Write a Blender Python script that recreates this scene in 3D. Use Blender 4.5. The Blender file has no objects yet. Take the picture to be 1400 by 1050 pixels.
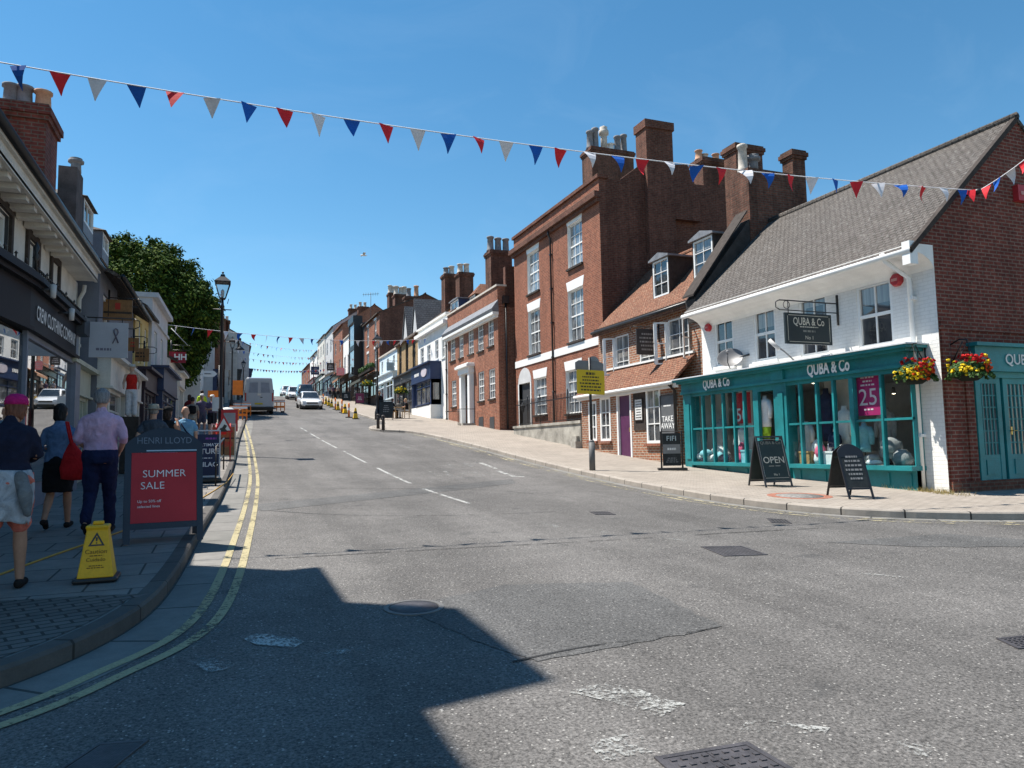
import bpy, bmesh, random
from math import *
from mathutils import Vector as V, Matrix
random.seed(11)
SC = bpy.context.scene
COL = SC.collection

# ------------------------------------------------------------------ measured camera (used to survey the photograph)
FOC, YAW, PIT, ROLL, EYE = 1000.0, radians(21.3), atan(86 / 1000), .018, 1.55
def _cam():
    fw = V((sin(YAW) * cos(PIT), cos(YAW) * cos(PIT), sin(PIT)))
    r0 = V((cos(YAW), -sin(YAW), 0)); u0 = r0.cross(fw)
    c, s = cos(ROLL), sin(ROLL)
    return fw, r0 * c - u0 * s, u0 * c + r0 * s
FW, RT, UP = _cam()
CAM = V((0, 0, EYE))
def ray(px, py): return FW * FOC + RT * (px - 700) - UP * (py - 525)
def plane_hit(px, py, A, n):
    d = ray(px, py)
    return CAM + d * ((A - CAM).dot(n) / d.dot(n))
def on_x(px, py, X): return plane_hit(px, py, V((X, 0, 0)), V((1, 0, 0)))
def on_y(px, py, Y): return plane_hit(px, py, V((0, Y, 0)), V((0, 1, 0)))

# ------------------------------------------------------------------ terrain: flat junction, then a hill with a crest
def g(y):
    if y < 14: return .038 * y
    z = .532
    if y < 26:
        t = y - 14
        return z + .038 * t + .5 * t * t * (.0595 / 12)
    z += .038 * 12 + .5 * 12 * .0595
    if y < 103: return z + .0975 * (y - 26)
    z += .0975 * 77
    t = min(y - 103, 25)
    return z + .0975 * t - .5 * t * t * (.1075 / 25) - (.01 * (y - 128) if y > 128 else 0)
KH = .12
def gnd(px, py, h=0.0):
    d = ray(px, py); a = 0.0; t = .5 / FOC
    while t < .3:
        p = CAM + d * t
        if p.z <= g(p.y) + h: break
        a = t; t *= 1.01
    b = t
    for _ in range(40):
        m = (a + b) / 2; p = CAM + d * m
        if p.z > g(p.y) + h: a = m
        else: b = m
    return CAM + d * a

# ------------------------------------------------------------------ materials
def lin(r, g_, b):
    f = lambda c: (c / 255 / 12.92 if c / 255 <= .04045 else ((c / 255 + .055) / 1.055) ** 2.4)
    return (f(r), f(g_), f(b))
class NT:
    def __init__(s, name):
        s.m = bpy.data.materials.new(name); s.m.use_nodes = True
        s.t = s.m.node_tree; s.t.nodes.clear()
        s.out = s.t.nodes.new('ShaderNodeOutputMaterial')
        s.b = s.t.nodes.new('ShaderNodeBsdfPrincipled')
        s.t.links.new(s.b.outputs[0], s.out.inputs[0])
    def n(s, typ, **kw):
        nd = s.t.nodes.new('ShaderNode' + typ)
        for k, v in kw.items():
            if k.startswith('_'): setattr(nd, k[1:], v)
            else: s.set(nd, k.replace('_', ' '), v)
        return nd
    def set(s, nd, k, v):
        i = nd.inputs[int(k[1:])] if (k[0] == 'i' and k[1:].isdigit()) else nd.inputs[k]
        if isinstance(v, bpy.types.NodeSocket): s.t.links.new(v, i)
        elif hasattr(v, '__len__') and i.type == 'RGBA' and len(v) == 3: i.default_value = (*v, 1)
        else: i.default_value = v
    def coord(s, kind='Object'): return s.n('TexCoord').outputs[kind]
    def noise(s, scale, detail=3, rough=.55, vec=None):
        return s.n('TexNoise', Vector=vec or s.coord(), Scale=scale, Detail=detail, Roughness=rough).outputs['Fac']
    def ramp(s, fac, stops):
        r = s.n('ValToRGB', Fac=fac); e = r.color_ramp.elements
        while len(e) < len(stops): e.new(.5)
        for i, (p, c) in enumerate(stops):
            e[i].position = p; e[i].color = (*c, 1) if hasattr(c, '__len__') else (c, c, c, 1)
        return r.outputs[0]
    def mix(s, fac, a, b, typ='MIX'):
        m = s.n('Mix', _data_type='RGBA', _blend_type=typ)
        for k, v in ((0, fac), (6, a), (7, b)):
            if isinstance(v, bpy.types.NodeSocket): s.t.links.new(v, m.inputs[k])
            elif k: m.inputs[k].default_value = (*v, 1) if len(v) == 3 else v
            else: m.inputs[k].default_value = v
        return m.outputs[2]
    def math(s, op, a, b=0.0):
        m = s.n('Math', _operation=op)
        for k, v in ((0, a), (1, b)):
            if isinstance(v, bpy.types.NodeSocket): s.t.links.new(v, m.inputs[k])
            else: m.inputs[k].default_value = v
        return m.outputs[0]
    def bump(s, h, strength=.3, dist=.01):
        s.set(s.b, 'Normal', s.n('Bump', Height=h, Strength=strength, Distance=dist).outputs[0])
    def fin(s, col, rough=.7, spec=.3, metal=0.0):
        s.set(s.b, 'Base Color', col); s.set(s.b, 'Roughness', rough)
        s.set(s.b, 'Specular IOR Level', spec); s.set(s.b, 'Metallic', metal)
        return s.m
_M = {}
def plain(name, col, rough=.6, spec=.35, metal=0.0, var=.12, scale=3.0, bump=0.0, fine=40.0):
    """painted / cloth / stone surface with soft blotches and fine grain"""
    if name in _M: return _M[name]
    k = NT(name)
    a = k.noise(scale, 4, .6); b = k.noise(fine, 3, .6)
    f = k.math('ADD', k.math('MULTIPLY', a, .65), k.math('MULTIPLY', b, .35))
    lo = tuple(c * (1 - var * 1.6) for c in col); hi = tuple(min(1, c * (1 + var * 1.3)) for c in col)
    c = k.ramp(f, [(.3, lo), (.7, hi)])
    if bump: k.bump(b, bump, .01)
    _M[name] = k.fin(c, rough, spec, metal)
    return _M[name]
def brick(name, c1, c2, mortar, bw=.225, rh=.075, ms=.012, bump=.5, stain=.35, blot=.8, rough=.85):
    if name in _M: return _M[name]
    k = NT(name); uv = k.coord('UV')
    br = k.n('TexBrick', Vector=uv, Scale=1.0, Color1=c1, Color2=c2, Mortar=mortar)
    s = br.inputs
    s['Brick Width'].default_value = bw; s['Row Height'].default_value = rh
    s['Mortar Size'].default_value = ms; s['Mortar Smooth'].default_value = .25; s['Bias'].default_value = -.1
    n1 = k.noise(1.1, 5, .65); n2 = k.noise(9, 3, .6)
    n3 = k.noise(60, 2, .5)
    c = k.mix(blot, br.outputs[0], k.ramp(n2, [(.3, .5), (.7, 1.1)]), 'MULTIPLY')
    c = k.mix(stain, c, k.ramp(n1, [(.3, .45), (.65, 1.0)]), 'MULTIPLY')
    st = k.noise(1.0, 5, .7, k.n('Mapping', Vector=k.coord(), Scale=(2.2, 2.2, .22)).outputs[0])
    c = k.mix(min(1.0, stain * 1.3), c, k.ramp(st, [(.36, .42), (.56, 1.0)]), 'MULTIPLY')
    c = k.mix(k.ramp(k.noise(.8, 6, .75), [(.62, 0.0), (.8, .35)]), c, tuple(min(1, x * 1.1) for x in mortar))
    h = k.math('ADD', k.math('MULTIPLY', br.outputs[1], -1.0), k.math('MULTIPLY', n3, .35))
    k.bump(h, bump, .008)
    _M[name] = k.fin(c, rough, .2)
    return _M[name]
def tiles(name, c1, c2, c3, bw=.18, rh=.11, bump=.8):
    """overlapping roof tiles; one course per row with light lichen and odd replaced tiles"""
    if name in _M: return _M[name]
    k = NT(name); uv = k.coord('UV')
    br = k.n('TexBrick', Vector=uv, Scale=1.0, Color1=c1, Color2=c2, Mortar=tuple(c * .25 for c in c1))
    s = br.inputs
    s['Brick Width'].default_value = bw; s['Row Height'].default_value = rh
    s['Mortar Size'].default_value = .012; s['Mortar Smooth'].default_value = .4
    n1 = k.noise(1.3, 5, .7); n2 = k.noise(14, 3, .7)
    c = k.mix(k.ramp(n2, [(.52, 0.0), (.70, .9)]), br.outputs[0], c3)
    c = k.mix(.5, c, k.ramp(n1, [(.3, .5), (.7, 1.0)]), 'MULTIPLY')
    sep = k.n('SeparateXYZ', Vector=uv)
    saw = k.math('FRACT', k.math('DIVIDE', sep.outputs[1], rh))
    h = k.math('ADD', k.math('MULTIPLY', saw, -1.0), k.math('MULTIPLY', br.outputs[1], -.7))
    h = k.math('ADD', h, k.math('MULTIPLY', n2, .6))
    k.bump(h, bump, .02)
    _M[name] = k.fin(c, .85, .2)
    return _M[name]
def asphalt(name, base, speck=.5, dens=1.0, warm=(1.03, 1.0, .96)):
    if name in _M: return _M[name]
    k = NT(name); o = k.coord()
    big = k.noise(.35, 6, .65); mid = k.noise(2.5, 5, .65); fine = k.noise(52, 4, .8)
    vo = k.n('TexVoronoi', Vector=o, Scale=52.0, Randomness=1.0)
    vc = k.n('SeparateColor', Color=vo.outputs['Color'])
    pick = k.math('GREATER_THAN', vc.outputs[0], 1 - .17 * dens)
    near = k.math('LESS_THAN', vo.outputs['Distance'], k.math('MULTIPLY', vc.outputs[1], .42))
    sp = k.math('MULTIPLY', pick, near)
    vd = k.n('TexVoronoi', Vector=o, Scale=90.0)
    vdc = k.n('SeparateColor', Color=vd.outputs['Color'])
    c = k.ramp(fine, [(.32, tuple(base * w * .25 for w in warm)), (.68, tuple(base * w * 1.85 for w in warm))])
    c = k.mix(.45, c, k.ramp(vdc.outputs[1], [(.0, .35), (.5, 1.0)]), 'MULTIPLY')
    c = k.mix(.8, c, k.ramp(big, [(.33, .58), (.66, 1.0)]), 'MULTIPLY')
    trk = k.noise(1.0, 4, .6, k.n('Mapping', Vector=o, Scale=(.9, .10, 1)).outputs[0])
    c = k.mix(.5, c, k.ramp(trk, [(.40, .55), (.58, 1.0)]), 'MULTIPLY')
    oil = k.noise(1.6, 3, .5); c = k.mix(k.ramp(oil, [(.68, 0.0), (.76, .55)]), c, (base * .35,) * 3)
    c = k.mix(.6, c, k.ramp(mid, [(.3, .7), (.7, 1.0)]), 'MULTIPLY')
    c = k.mix(k.math('MULTIPLY', sp, speck), c, (.55, .53, .49))
    h = k.math('ADD', fine, k.math('MULTIPLY', vo.outputs['Distance'], -.6))
    k.bump(h, .55, .012)
    _M[name] = k.fin(c, .82, .3)
    return _M[name]
def paving(name, c1, c2, mortar, bw, rh, ms=.012, stain=.4, rot=0.0):
    if name in _M: return _M[name]
    k = NT(name); uv = k.coord('UV')
    if rot: uv = k.n('Mapping', Vector=uv, Rotation=(0, 0, rot)).outputs[0]
    br = k.n('TexBrick', Vector=uv, Scale=1.0, Color1=c1, Color2=c2, Mortar=mortar)
    s = br.inputs
    s['Brick Width'].default_value = bw; s['Row Height'].default_value = rh
    s['Mortar Size'].default_value = ms; s['Mortar Smooth'].default_value = .3
    n1 = k.noise(.7, 6, .7); n2 = k.noise(6, 4, .65); n3 = k.noise(70, 3, .7)
    c = k.mix(stain, br.outputs[0], k.ramp(n1, [(.3, .45), (.68, 1.0)]), 'MULTIPLY')
    c = k.mix(.5, c, k.ramp(n2, [(.28, .55), (.7, 1.0)]), 'MULTIPLY')
    c = k.mix(.4, c, k.ramp(n3, [(.3, .6), (.7, 1.0)]), 'MULTIPLY')
    k.bump(k.math('ADD', k.math('MULTIPLY', br.outputs[1], -1.0), k.math('MULTIPLY', n3, .5)), .5, .008)
    _M[name] = k.fin(c, .85, .25)
    return _M[name]
def worn_paint(name, col, cover=.5, scale=9.0, big=.8):
    """road paint worn through to the asphalt underneath"""
    if name in _M: return _M[name]
    k = NT(name)
    n = k.math('ADD', k.math('MULTIPLY', k.noise(scale, 6, .75), .6), k.math('MULTIPLY', k.noise(big, 3, .6), .4))
    keep = k.ramp(n, [(1 - cover - .06, 0.0), (1 - cover + .03, 1.0)])
    k.fin(k.ramp(k.noise(60, 3, .7), [(.3, tuple(c * .6 for c in col)), (.7, col)]), .75, .3)
    tr = k.n('BsdfTransparent'); mx = k.n('MixShader', Fac=keep)
    k.t.links.new(tr.outputs[0], mx.inputs[1]); k.t.links.new(k.b.outputs[0], mx.inputs[2])
    k.t.links.new(mx.outputs[0], k.out.inputs[0])
    _M[name] = k.m
    return k.m
def cloth(name, col, var=.14, hair=False):
    """woven cloth with soft folds, or combed hair"""
    if name in _M: return _M[name]
    k = NT(name); v = k.coord()
    if hair: v = k.n('Mapping', Vector=v, Scale=(60, 60, 9)).outputs[0]
    a = k.n('TexNoise', Vector=v, Scale=1.0 if hair else 7.0, Detail=4.0, Roughness=.55, Distortion=.3 if hair else 1.6).outputs['Fac']; b = k.noise(180, 2)
    f = k.math('ADD', k.math('MULTIPLY', a, .75), k.math('MULTIPLY', b, .25)); v2 = .45 if hair else var * 1.6
    c = k.ramp(f, [(.3, tuple(x * (1 - v2) for x in col)), (.7, tuple(min(1, x * (1 + v2)) for x in col))])
    k.bump(f, .9 if hair else .8, .012 if hair else .045)
    _M[name] = k.fin(c, .6 if hair else .88, .25 if hair else .12)
    return _M[name]
def glass(name, tint=(.9, .95, .95), refl=1.0):
    """clear shop glass: see through with a fresnel reflection"""
    if name in _M: return _M[name]
    k = NT(name)
    tr = k.n('BsdfTransparent', Color=tint); gl = k.n('BsdfGlossy', Roughness=.01)
    ge = k.n('NewGeometry')
    fr = k.n('Fresnel', IOR=k.math('SUBTRACT', 1.5, k.math('MULTIPLY', ge.outputs['Backfacing'], 1.5 - 1 / 1.5)))
    mx = k.n('MixShader', Fac=k.math('MULTIPLY', fr.outputs[0], refl))
    k.t.links.new(tr.outputs[0], mx.inputs[1]); k.t.links.new(gl.outputs[0], mx.inputs[2])
    k.t.links.new(mx.outputs[0], k.out.inputs[0]); k.t.nodes.remove(k.b)
    _M[name] = k.m
    return k.m
def pane(name, col=(.02, .022, .025), refl=1.6, wav=.4, room=.8):
    """opaque window pane, a dim room and a hint of curtain put into its colour; old slightly wavy glass"""
    if name in _M: return _M[name]
    k = NT(name)
    n = k.noise(1.7, 2, .5); rn = k.n('ObjectInfo').outputs['Random']; ge = k.n('SeparateXYZ', Vector=k.coord('Generated'))
    c = k.ramp(n, [(.35, col), (.75, tuple(min(1, x * 3.2 + .01) for x in col))])
    fold = k.ramp(k.noise(1.0, 2, .5, k.n('Mapping', Vector=k.coord('Generated'), Scale=(9, 13, .6)).outputs[0]), [(.35, (.16, .155, .145)), (.65, (.34, .33, .31))])
    off = k.math('ABSOLUTE', k.math('SUBTRACT', ge.outputs[1], .5))
    cur = k.math('GREATER_THAN', off, k.math('SUBTRACT', .56, k.math('MULTIPLY', k.math('FRACT', k.math('MULTIPLY', rn, 7.3)), .26)))
    bl = k.math('GREATER_THAN', ge.outputs[2], k.math('ADD', .45, k.math('MULTIPLY', k.math('FRACT', k.math('MULTIPLY', rn, 3.7)), .85)))
    c = k.mix(k.math('MULTIPLY', k.math('MAXIMUM', cur, bl), room), c, fold)
    k.fin(c, .03, .5)
    k.set(k.b, 'IOR', 1.5 + .25 * refl)
    k.bump(k.noise(2.2, 2, .4), wav * .25, .02)
    _M[name] = k.m
    return k.m
def emis(name, col, st):
    if name in _M: return _M[name]
    k = NT(name); k.fin(col, .5); k.set(k.b, 'Emission Color', col); k.set(k.b, 'Emission Strength', st)
    _M[name] = k.m
    return k.m

# ------------------------------------------------------------------ objects
def thing(name, label, cat, loc=(0, 0, 0), rz=0.0, group=None):
    o = bpy.data.objects.new(name, None); o.empty_display_size = .2
    COL.objects.link(o); o.location = loc; o.rotation_euler = (0, 0, rz)
    o['label'] = label; o['category'] = cat
    if group: o['group'] = group
    return o
def tag(o, label, cat, group=None, kind=None):
    o['label'] = label; o['category'] = cat
    if group: o['group'] = group
    if kind: o['kind'] = kind
    return o
def structure(o, label=None):
    o['kind'] = 'structure'
    if label: o['label'] = label
    return o
def kids(o): return [c for c in bpy.data.objects if c.parent == o]
def copy_tree(o, loc, rz=0.0, label=None, scale=None):
    def cp(src, par):
        c = src.copy(); COL.objects.link(c)
        if par is not None: c.parent = par
        for ch in CH.get(src.name, []): cp(ch, c)
        return c
    r = cp(o, None); r.location = loc; r.rotation_euler = (0, 0, rz)
    if scale: r.scale = (scale,) * 3
    if label: r['label'] = label
    return r
CH = {}
def attach(o, par):
    o.parent = par
    top = par
    while top.parent: top = top.parent
    o.matrix_parent_inverse = Matrix.Translation(-V(par.location)) if par.type == 'EMPTY' else Matrix()
    CH.setdefault(par.name, []).append(o)
class MB:
    """collects shapes into one mesh; T maps local (u, z, w) or (x, y, z) to space"""
    def __init__(s, T=None): s.v = []; s.f = []; s.mi = []; s.sm = []; s.uv = {}; s.T = T
    def tr(s, p): return s.T(*p) if s.T else V(p)
    def add(s, pts, faces, mi=0, smooth=False, uvs=None, raw=False):
        k = len(s.v)
        s.v += [V(p) if raw else s.tr(p) for p in pts]
        for i, f in enumerate(faces):
            if uvs: s.uv[len(s.f)] = [uvs[j] for j in f]
            s.f.append([k + j for j in f]); s.mi.append(mi); s.sm.append(smooth)
    def quad(s, a, b, c, d, mi=0): s.add([a, b, c, d], [(0, 1, 2, 3)], mi)
    def box(s, a0, a1, b0, b1, c0, c1, mi=0, bev=0.0):
        P = [(a, b, c) for a in (a0, a1) for b in (b0, b1) for c in (c0, c1)]
        s.add(P, [(0, 1, 3, 2), (4, 6, 7, 5), (0, 4, 5, 1), (2, 3, 7, 6), (0, 2, 6, 4), (1, 5, 7, 3)], mi)
    def prism(s, poly, vec, mi=0):
        """poly: local points of one face; vec: local offset of the opposite face"""
        n = len(poly); q = [tuple(p[i] + vec[i] for i in range(3)) for p in poly]
        s.add(list(poly) + q, [tuple(range(n)), tuple(range(2 * n - 1, n - 1, -1))] +
              [(i, (i + 1) % n, n + (i + 1) % n, n + i) for i in range(n)], mi)
    def loft(s, rings, mi=0, smooth=True, cap=True, closed=True):
        n = len(rings[0]); P = [p for r in rings for p in r]; F = []
        for k in range(len(rings) - 1):
            for i in range(n if closed else n - 1):
                j = (i + 1) % n
                F.append((k * n + i, k * n + j, (k + 1) * n + j, (k + 1) * n + i))
        if cap:
            F.append(tuple(range(n - 1, -1, -1))); F.append(tuple((len(rings) - 1) * n + i for i in range(n)))
        s.add(P, F, mi, smooth)
    def tube(s, path, r, n=8, mi=0, smooth=True, sq=1.0):
        path = [s.tr(p) for p in path]
        rs = r if hasattr(r, '__len__') else [r] * len(path)
        rings = []; prev = None
        for i, p in enumerate(path):
            a = path[max(i - 1, 0)]; b = path[min(i + 1, len(path) - 1)]
            t = (b - a).normalized()
            up = prev or (V((0, 0, 1)) if abs(t.z) < .9 else V((1, 0, 0)))
            x = t.cross(up).normalized(); y = x.cross(t).normalized(); prev = y
            rings.append([p + (x * cos(2 * pi * k / n) + y * sin(2 * pi * k / n) * sq) * rs[i] for k in range(n)])
        T, s.T = s.T, None
        s.loft(rings, mi, smooth); s.T = T
    def lathe(s, prof, c=(0, 0, 0), n=16, mi=0, smooth=True, sx=1.0, sy=1.0):
        rings = [[(c[0] + r * sx * cos(2 * pi * k / n), c[1] + r * sy * sin(2 * pi * k / n), c[2] + z) for k in range(n)] for r, z in prof]
        s.loft(rings, mi, smooth)
    def ball(s, c, rx, ry=None, rz=None, n=12, m=8, mi=0):
        ry = ry or rx; rz = rz or rx
        s.lathe([(max(.001, sin(pi * i / m)), -cos(pi * i / m) * rz) for i in range(m + 1)], c, n, mi, True, rx, ry)
    def cards(s, items, mi=0):
        for c, a, b in items:
            s.add([c - a - b, c + a - b, c + a + b, c - a + b], [(0, 1, 2, 3)], mi, raw=True)
    def build(s, name, mats, parent=None, recalc=True):
        me = bpy.data.meshes.new(name)
        me.from_pydata([tuple(p) for p in s.v], [], s.f)
        if not hasattr(mats, '__len__'): mats = [mats]
        for m in mats: me.materials.append(m)
        me.polygons.foreach_set('material_index', s.mi)
        me.polygons.foreach_set('use_smooth', s.sm)
        uvl = me.uv_layers.new(name='UV')
        buf = []
        for i, p in enumerate(me.polygons):
            if i in s.uv:
                for q in s.uv[i]: buf += q
                continue
            n = p.normal
            if abs(n.z) > .85: t, b = V((1, 0, 0)), V((0, 1, 0))
            else:
                t = V((-n.y, n.x, 0)).normalized(); b = n.cross(t)
                if b.z < 0: b = -b
            for vi in p.vertices:
                q = me.vertices[vi].co
                buf += (q.dot(t), q.dot(b))
        uvl.data.foreach_set('uv', buf)
        if recalc:
            bm = bmesh.new(); bm.from_mesh(me); bmesh.ops.recalc_face_normals(bm, faces=bm.faces); bm.to_mesh(me); bm.free()
        o = bpy.data.objects.new(name, me); COL.objects.link(o)
        if parent is not None: attach(o, parent)
        return o
def bevel(o, w=.006, seg=2):
    m = o.modifiers.new('bevel', 'BEVEL'); m.width = w; m.segments = seg; m.limit_method = 'ANGLE'
    return o
def applied(o, mods):
    """evaluates modifiers into a plain mesh"""
    for typ, kw in mods:
        m = o.modifiers.new(typ.lower(), typ)
        for k, v in kw.items(): setattr(m, k, v)
    dg = bpy.context.evaluated_depsgraph_get(); dg.update()
    me = bpy.data.meshes.new_from_object(o.evaluated_get(dg))
    o.modifiers.clear(); old = o.data; o.data = me; bpy.data.meshes.remove(old)
    return o
_TX = {}
def text(s, size, mat, parent, org, right, up, name='lettering', extrude=.004, bold=0.0, sx=1.0, align='CENTER', spacing=1.0):
    key = (s, bold, align, spacing)
    if key not in _TX:
        cu = bpy.data.curves.new('lettering', 'FONT'); cu.body = s; cu.size = 1.0
        cu.align_x = align; cu.align_y = 'CENTER'; cu.offset = bold; cu.resolution_u = 3; cu.space_character = spacing
        o = bpy.data.objects.new('lettering', cu); COL.objects.link(o)
        dg = bpy.context.evaluated_depsgraph_get(); dg.update()
        me = bpy.data.meshes.new_from_object(o.evaluated_get(dg))
        _TX[key] = ([v.co.copy() for v in me.vertices], [list(p.vertices) for p in me.polygons])
        bpy.data.objects.remove(o); bpy.data.curves.remove(cu); bpy.data.meshes.remove(me)
    vs, fs = _TX[key]
    right = V(right).normalized(); up = V(up).normalized(); nn = right.cross(up)
    mb = MB()
    k = V(org)
    mb.add([k + right * v.x * size * sx + up * v.y * size + nn * extrude for v in vs], fs)
    return mb.build(name, mat, parent, recalc=False)
def scribble(parent, mat, org, right, up, w, h, lines, name='small_print', n=5, seed=1):
    """unreadable small print: rows of short strokes where the photo shows text too small to read"""
    rnd = random.Random(seed); right = V(right).normalized(); up = V(up).normalized(); nn = right.cross(up)
    mb = MB(); lh = h / lines
    for i in range(lines):
        L = w * rnd.uniform(.6, 1.0); x = -L / 2; y = h / 2 - (i + .5) * lh
        while x < L / 2:
            ww = rnd.uniform(.5, 1.3) * L / n / 1.4
            a, b = x, min(x + ww, L / 2)
            th = lh * .22
            P = [V(org) + right * q + up * (y + e) + nn * .004 for q, e in ((a, -th), (b, -th), (b, th), (a, th))]
            mb.add(P, [(0, 1, 2, 3)])
            x += ww + L / n * .22
    return mb.build(name, mat, parent, recalc=False)
# ------------------------------------------------------------------ shared materials
M_ASPH = asphalt('asphalt', .158, .5, 1.0, (1.06, 1.0, .95))
M_PATCH = asphalt('asphalt_patch', .135, .4, .5, (1.02, 1.0, .98))
M_CHANNEL = paving('concrete_channel', (.26, .25, .235), (.22, .215, .20), (.08, .08, .075), .9, .45, .015)
M_KERBL = paving('shade_darkened_kerb', (.14, .13, .12), (.115, .105, .098), (.05, .045, .04), .92, 5.0, .014, .5)  # left kerb's darker copy: its shade is put into the stone colour
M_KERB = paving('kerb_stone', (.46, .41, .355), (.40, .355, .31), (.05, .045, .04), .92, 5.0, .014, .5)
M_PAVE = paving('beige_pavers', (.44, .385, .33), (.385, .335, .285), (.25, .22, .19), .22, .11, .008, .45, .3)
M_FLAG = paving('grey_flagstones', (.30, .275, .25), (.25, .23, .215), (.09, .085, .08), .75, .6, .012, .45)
M_SETT = paving('brick_setts', (.20, .185, .17), (.155, .145, .135), (.06, .055, .05), .21, .105, .012, .5, -.35)
M_YEL = worn_paint('yellow_paint', (.44, .38, .22), .535, 22, 1.2)
M_YEL2 = worn_paint('faded_yellow_paint', (.50, .44, .28), .46, 12, 1.0)
M_WHT = worn_paint('white_paint', (.44, .44, .42), .52, 12, 1.3)
M_WORN = worn_paint('worn_white_paint', (.48, .48, .46), .46, 30, 3.0)
M_FAINT = worn_paint('faint_white_paint', (.42, .42, .40), .43, 38, 3.5)
M_IRON = plain('cast_iron', (.075, .07, .075), .55, .5, .3, .3, 6, .4)
M_EARTH = plain('dry_earth', (.16, .14, .10), .9, .2)
M_BLK = plain('black_paint', (.012, .012, .014), .42, .5)
M_DKGREY = plain('dark_grey_paint', (.045, .047, .052), .5, .4)
M_WPAINT = plain('white_gloss_paint', (.78, .78, .76), .45, .4, 0, .05)

# ------------------------------------------------------------------ ground and road sheets
def sheet(name, xs, ys, dz, mat):
    mb = MB(); nx = len(xs)
    P = [(x, y, g(y) + dz) for y in ys for x in xs]
    F = [(j * nx + i, j * nx + i + 1, (j + 1) * nx + i + 1, (j + 1) * nx + i) for j in range(len(ys) - 1) for i in range(nx - 1)]
    mb.add(P, F)
    return structure(mb.build(name, mat))
sheet('ground', [-500, -100, -40, 0, 40, 100, 500], [-200, -60, -20] + list(range(0, 131)) + [150, 200, 300, 450, 700], -.06, M_EARTH)
sheet('road', [-45, -10, 0, 5, 10, 45], [-25, -12, -6] + list(range(0, 131)) + list(range(135, 200, 5)), 0.0, M_ASPH)

def resample(pts, step):
    out = [V((pts[0][0], pts[0][1], 0))]
    for a, b in zip(pts[:-1], pts[1:]):
        a = V((a[0], a[1], 0)); b = V((b[0], b[1], 0)); n = max(1, int((b - a).length / step))
        out += [a.lerp(b, (i + 1) / n) for i in range(n)]
    return out
def smooth_line(pts, it=2):
    for _ in range(it):
        q = [pts[0]]
        for a, b in zip(pts[:-1], pts[1:]):
            q += [(a[0] * .75 + b[0] * .25, a[1] * .75 + b[1] * .25), (a[0] * .25 + b[0] * .75, a[1] * .25 + b[1] * .75)]
        pts = q + [pts[-1]]
    return pts
def offset_line(L, d):
    out = []
    for i, p in enumerate(L):
        t = (L[min(i + 1, len(L) - 1)] - L[max(i - 1, 0)]).normalized()
        out.append(p + V((-t.y, t.x, 0)) * d)
    return out
def strip(name, L, d0, d1, dz, mat, jag=0.0, parent=None):
    """ribbon lying on the ground along polyline L between sideways offsets d0..d1"""
    a = offset_line(L, d0); b = offset_line(L, d1); mb = MB(); n = len(L)
    ln = 0; U = [0]
    for i in range(1, n): ln += (L[i] - L[i - 1]).length; U.append(ln)
    P = [(p.x, p.y, g(p.y) + dz) for p in a] + [(p.x, p.y, g(p.y) + dz) for p in b]
    uv = [(u, 0.0) for u in U] + [(u, abs(d1 - d0)) for u in U]
    mb.add(P, [(i, i + 1, n + i + 1, n + i) for i in range(n - 1)], uvs=uv)
    return mb.build(name, mat, parent, recalc=False)
KL = smooth_line([(-45, 2.6), (-12, 3.2), (-5, 3.85), (-2.4, 4.5), (-1.35, 5.0), (-.9, 5.62), (-.58, 6.5), (-.44, 7.8), (-.34, 10.5), (-.12, 14.9), (.2, 23.1), (.52, 34.3), (1.0, 45), (1.15, 58), (2.0, 75), (3.6, 95), (5.4, 112), (8, 160)])
KR = smooth_line([(45, 6.4), (20, 6.7), (14, 7.05), (11.3, 7.65), (9.8, 8.6), (9.05, 9.6), (8.68, 11.4), (8.8, 14), (9.2, 18.2), (9.45, 24.4), (9.2, 30.8), (8.72, 36.0), (7.7, 36.9), (7.0, 37.6), (6.9, 38.6), (7.3, 40.2), (8.5, 41.6), (8.85, 44), (9.0, 60), (9.4, 80), (10.6, 100), (11.6, 115), (13, 160)])
def pavement(K, backs, mat, side):
    L = resample(K, .45)
    mb = MB(); n = len(L)
    ln = [0]
    for i in range(1, n): ln.append(ln[-1] + (L[i] - L[i - 1]).length)
    def back(i):
        f = ln[i] / ln[-1]
        for (f0, p0), (f1, p1) in zip(backs[:-1], backs[1:]):
            if f0 <= f <= f1:
                t = (f - f0) / (f1 - f0); return V((p0[0] * (1 - t) + p1[0] * t, p0[1] * (1 - t) + p1[1] * t, 0))
    inner = offset_line(L, side * .14)
    m = 14; P = []
    for i in range(n):
        b = back(i)
        for j in range(m + 1):
            p = inner[i].lerp(b, j / m); P.append((p.x, p.y, g(p.y) + KH))
    mb.add(P, [(i * (m + 1) + j, i * (m + 1) + j + 1, (i + 1) * (m + 1) + j + 1, (i + 1) * (m + 1) + j) for i in range(n - 1) for j in range(m)])
    structure(mb.build('pavement', mat))
    kb = MB(); prof = [(0, -.06), (.0, KH - .02), (.02, KH + .003), (.145, KH + .003), (.145, KH - .05)]
    rows = [offset_line(L, side * d) for d, z in prof]; k = len(prof)
    P = [(rows[j][i].x, rows[j][i].y, g(rows[j][i].y) + prof[j][1]) for i in range(n) for j in range(k)]
    uv = [(ln[i], sum(.12 for _ in range(j))) for i in range(n) for j in range(k)]
    kb.add(P, [(i * k + j, i * k + j + 1, (i + 1) * k + j + 1, (i + 1) * k + j) for i in range(n - 1) for j in range(k - 1)], uvs=uv)
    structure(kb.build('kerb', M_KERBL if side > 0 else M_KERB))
    return L
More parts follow.
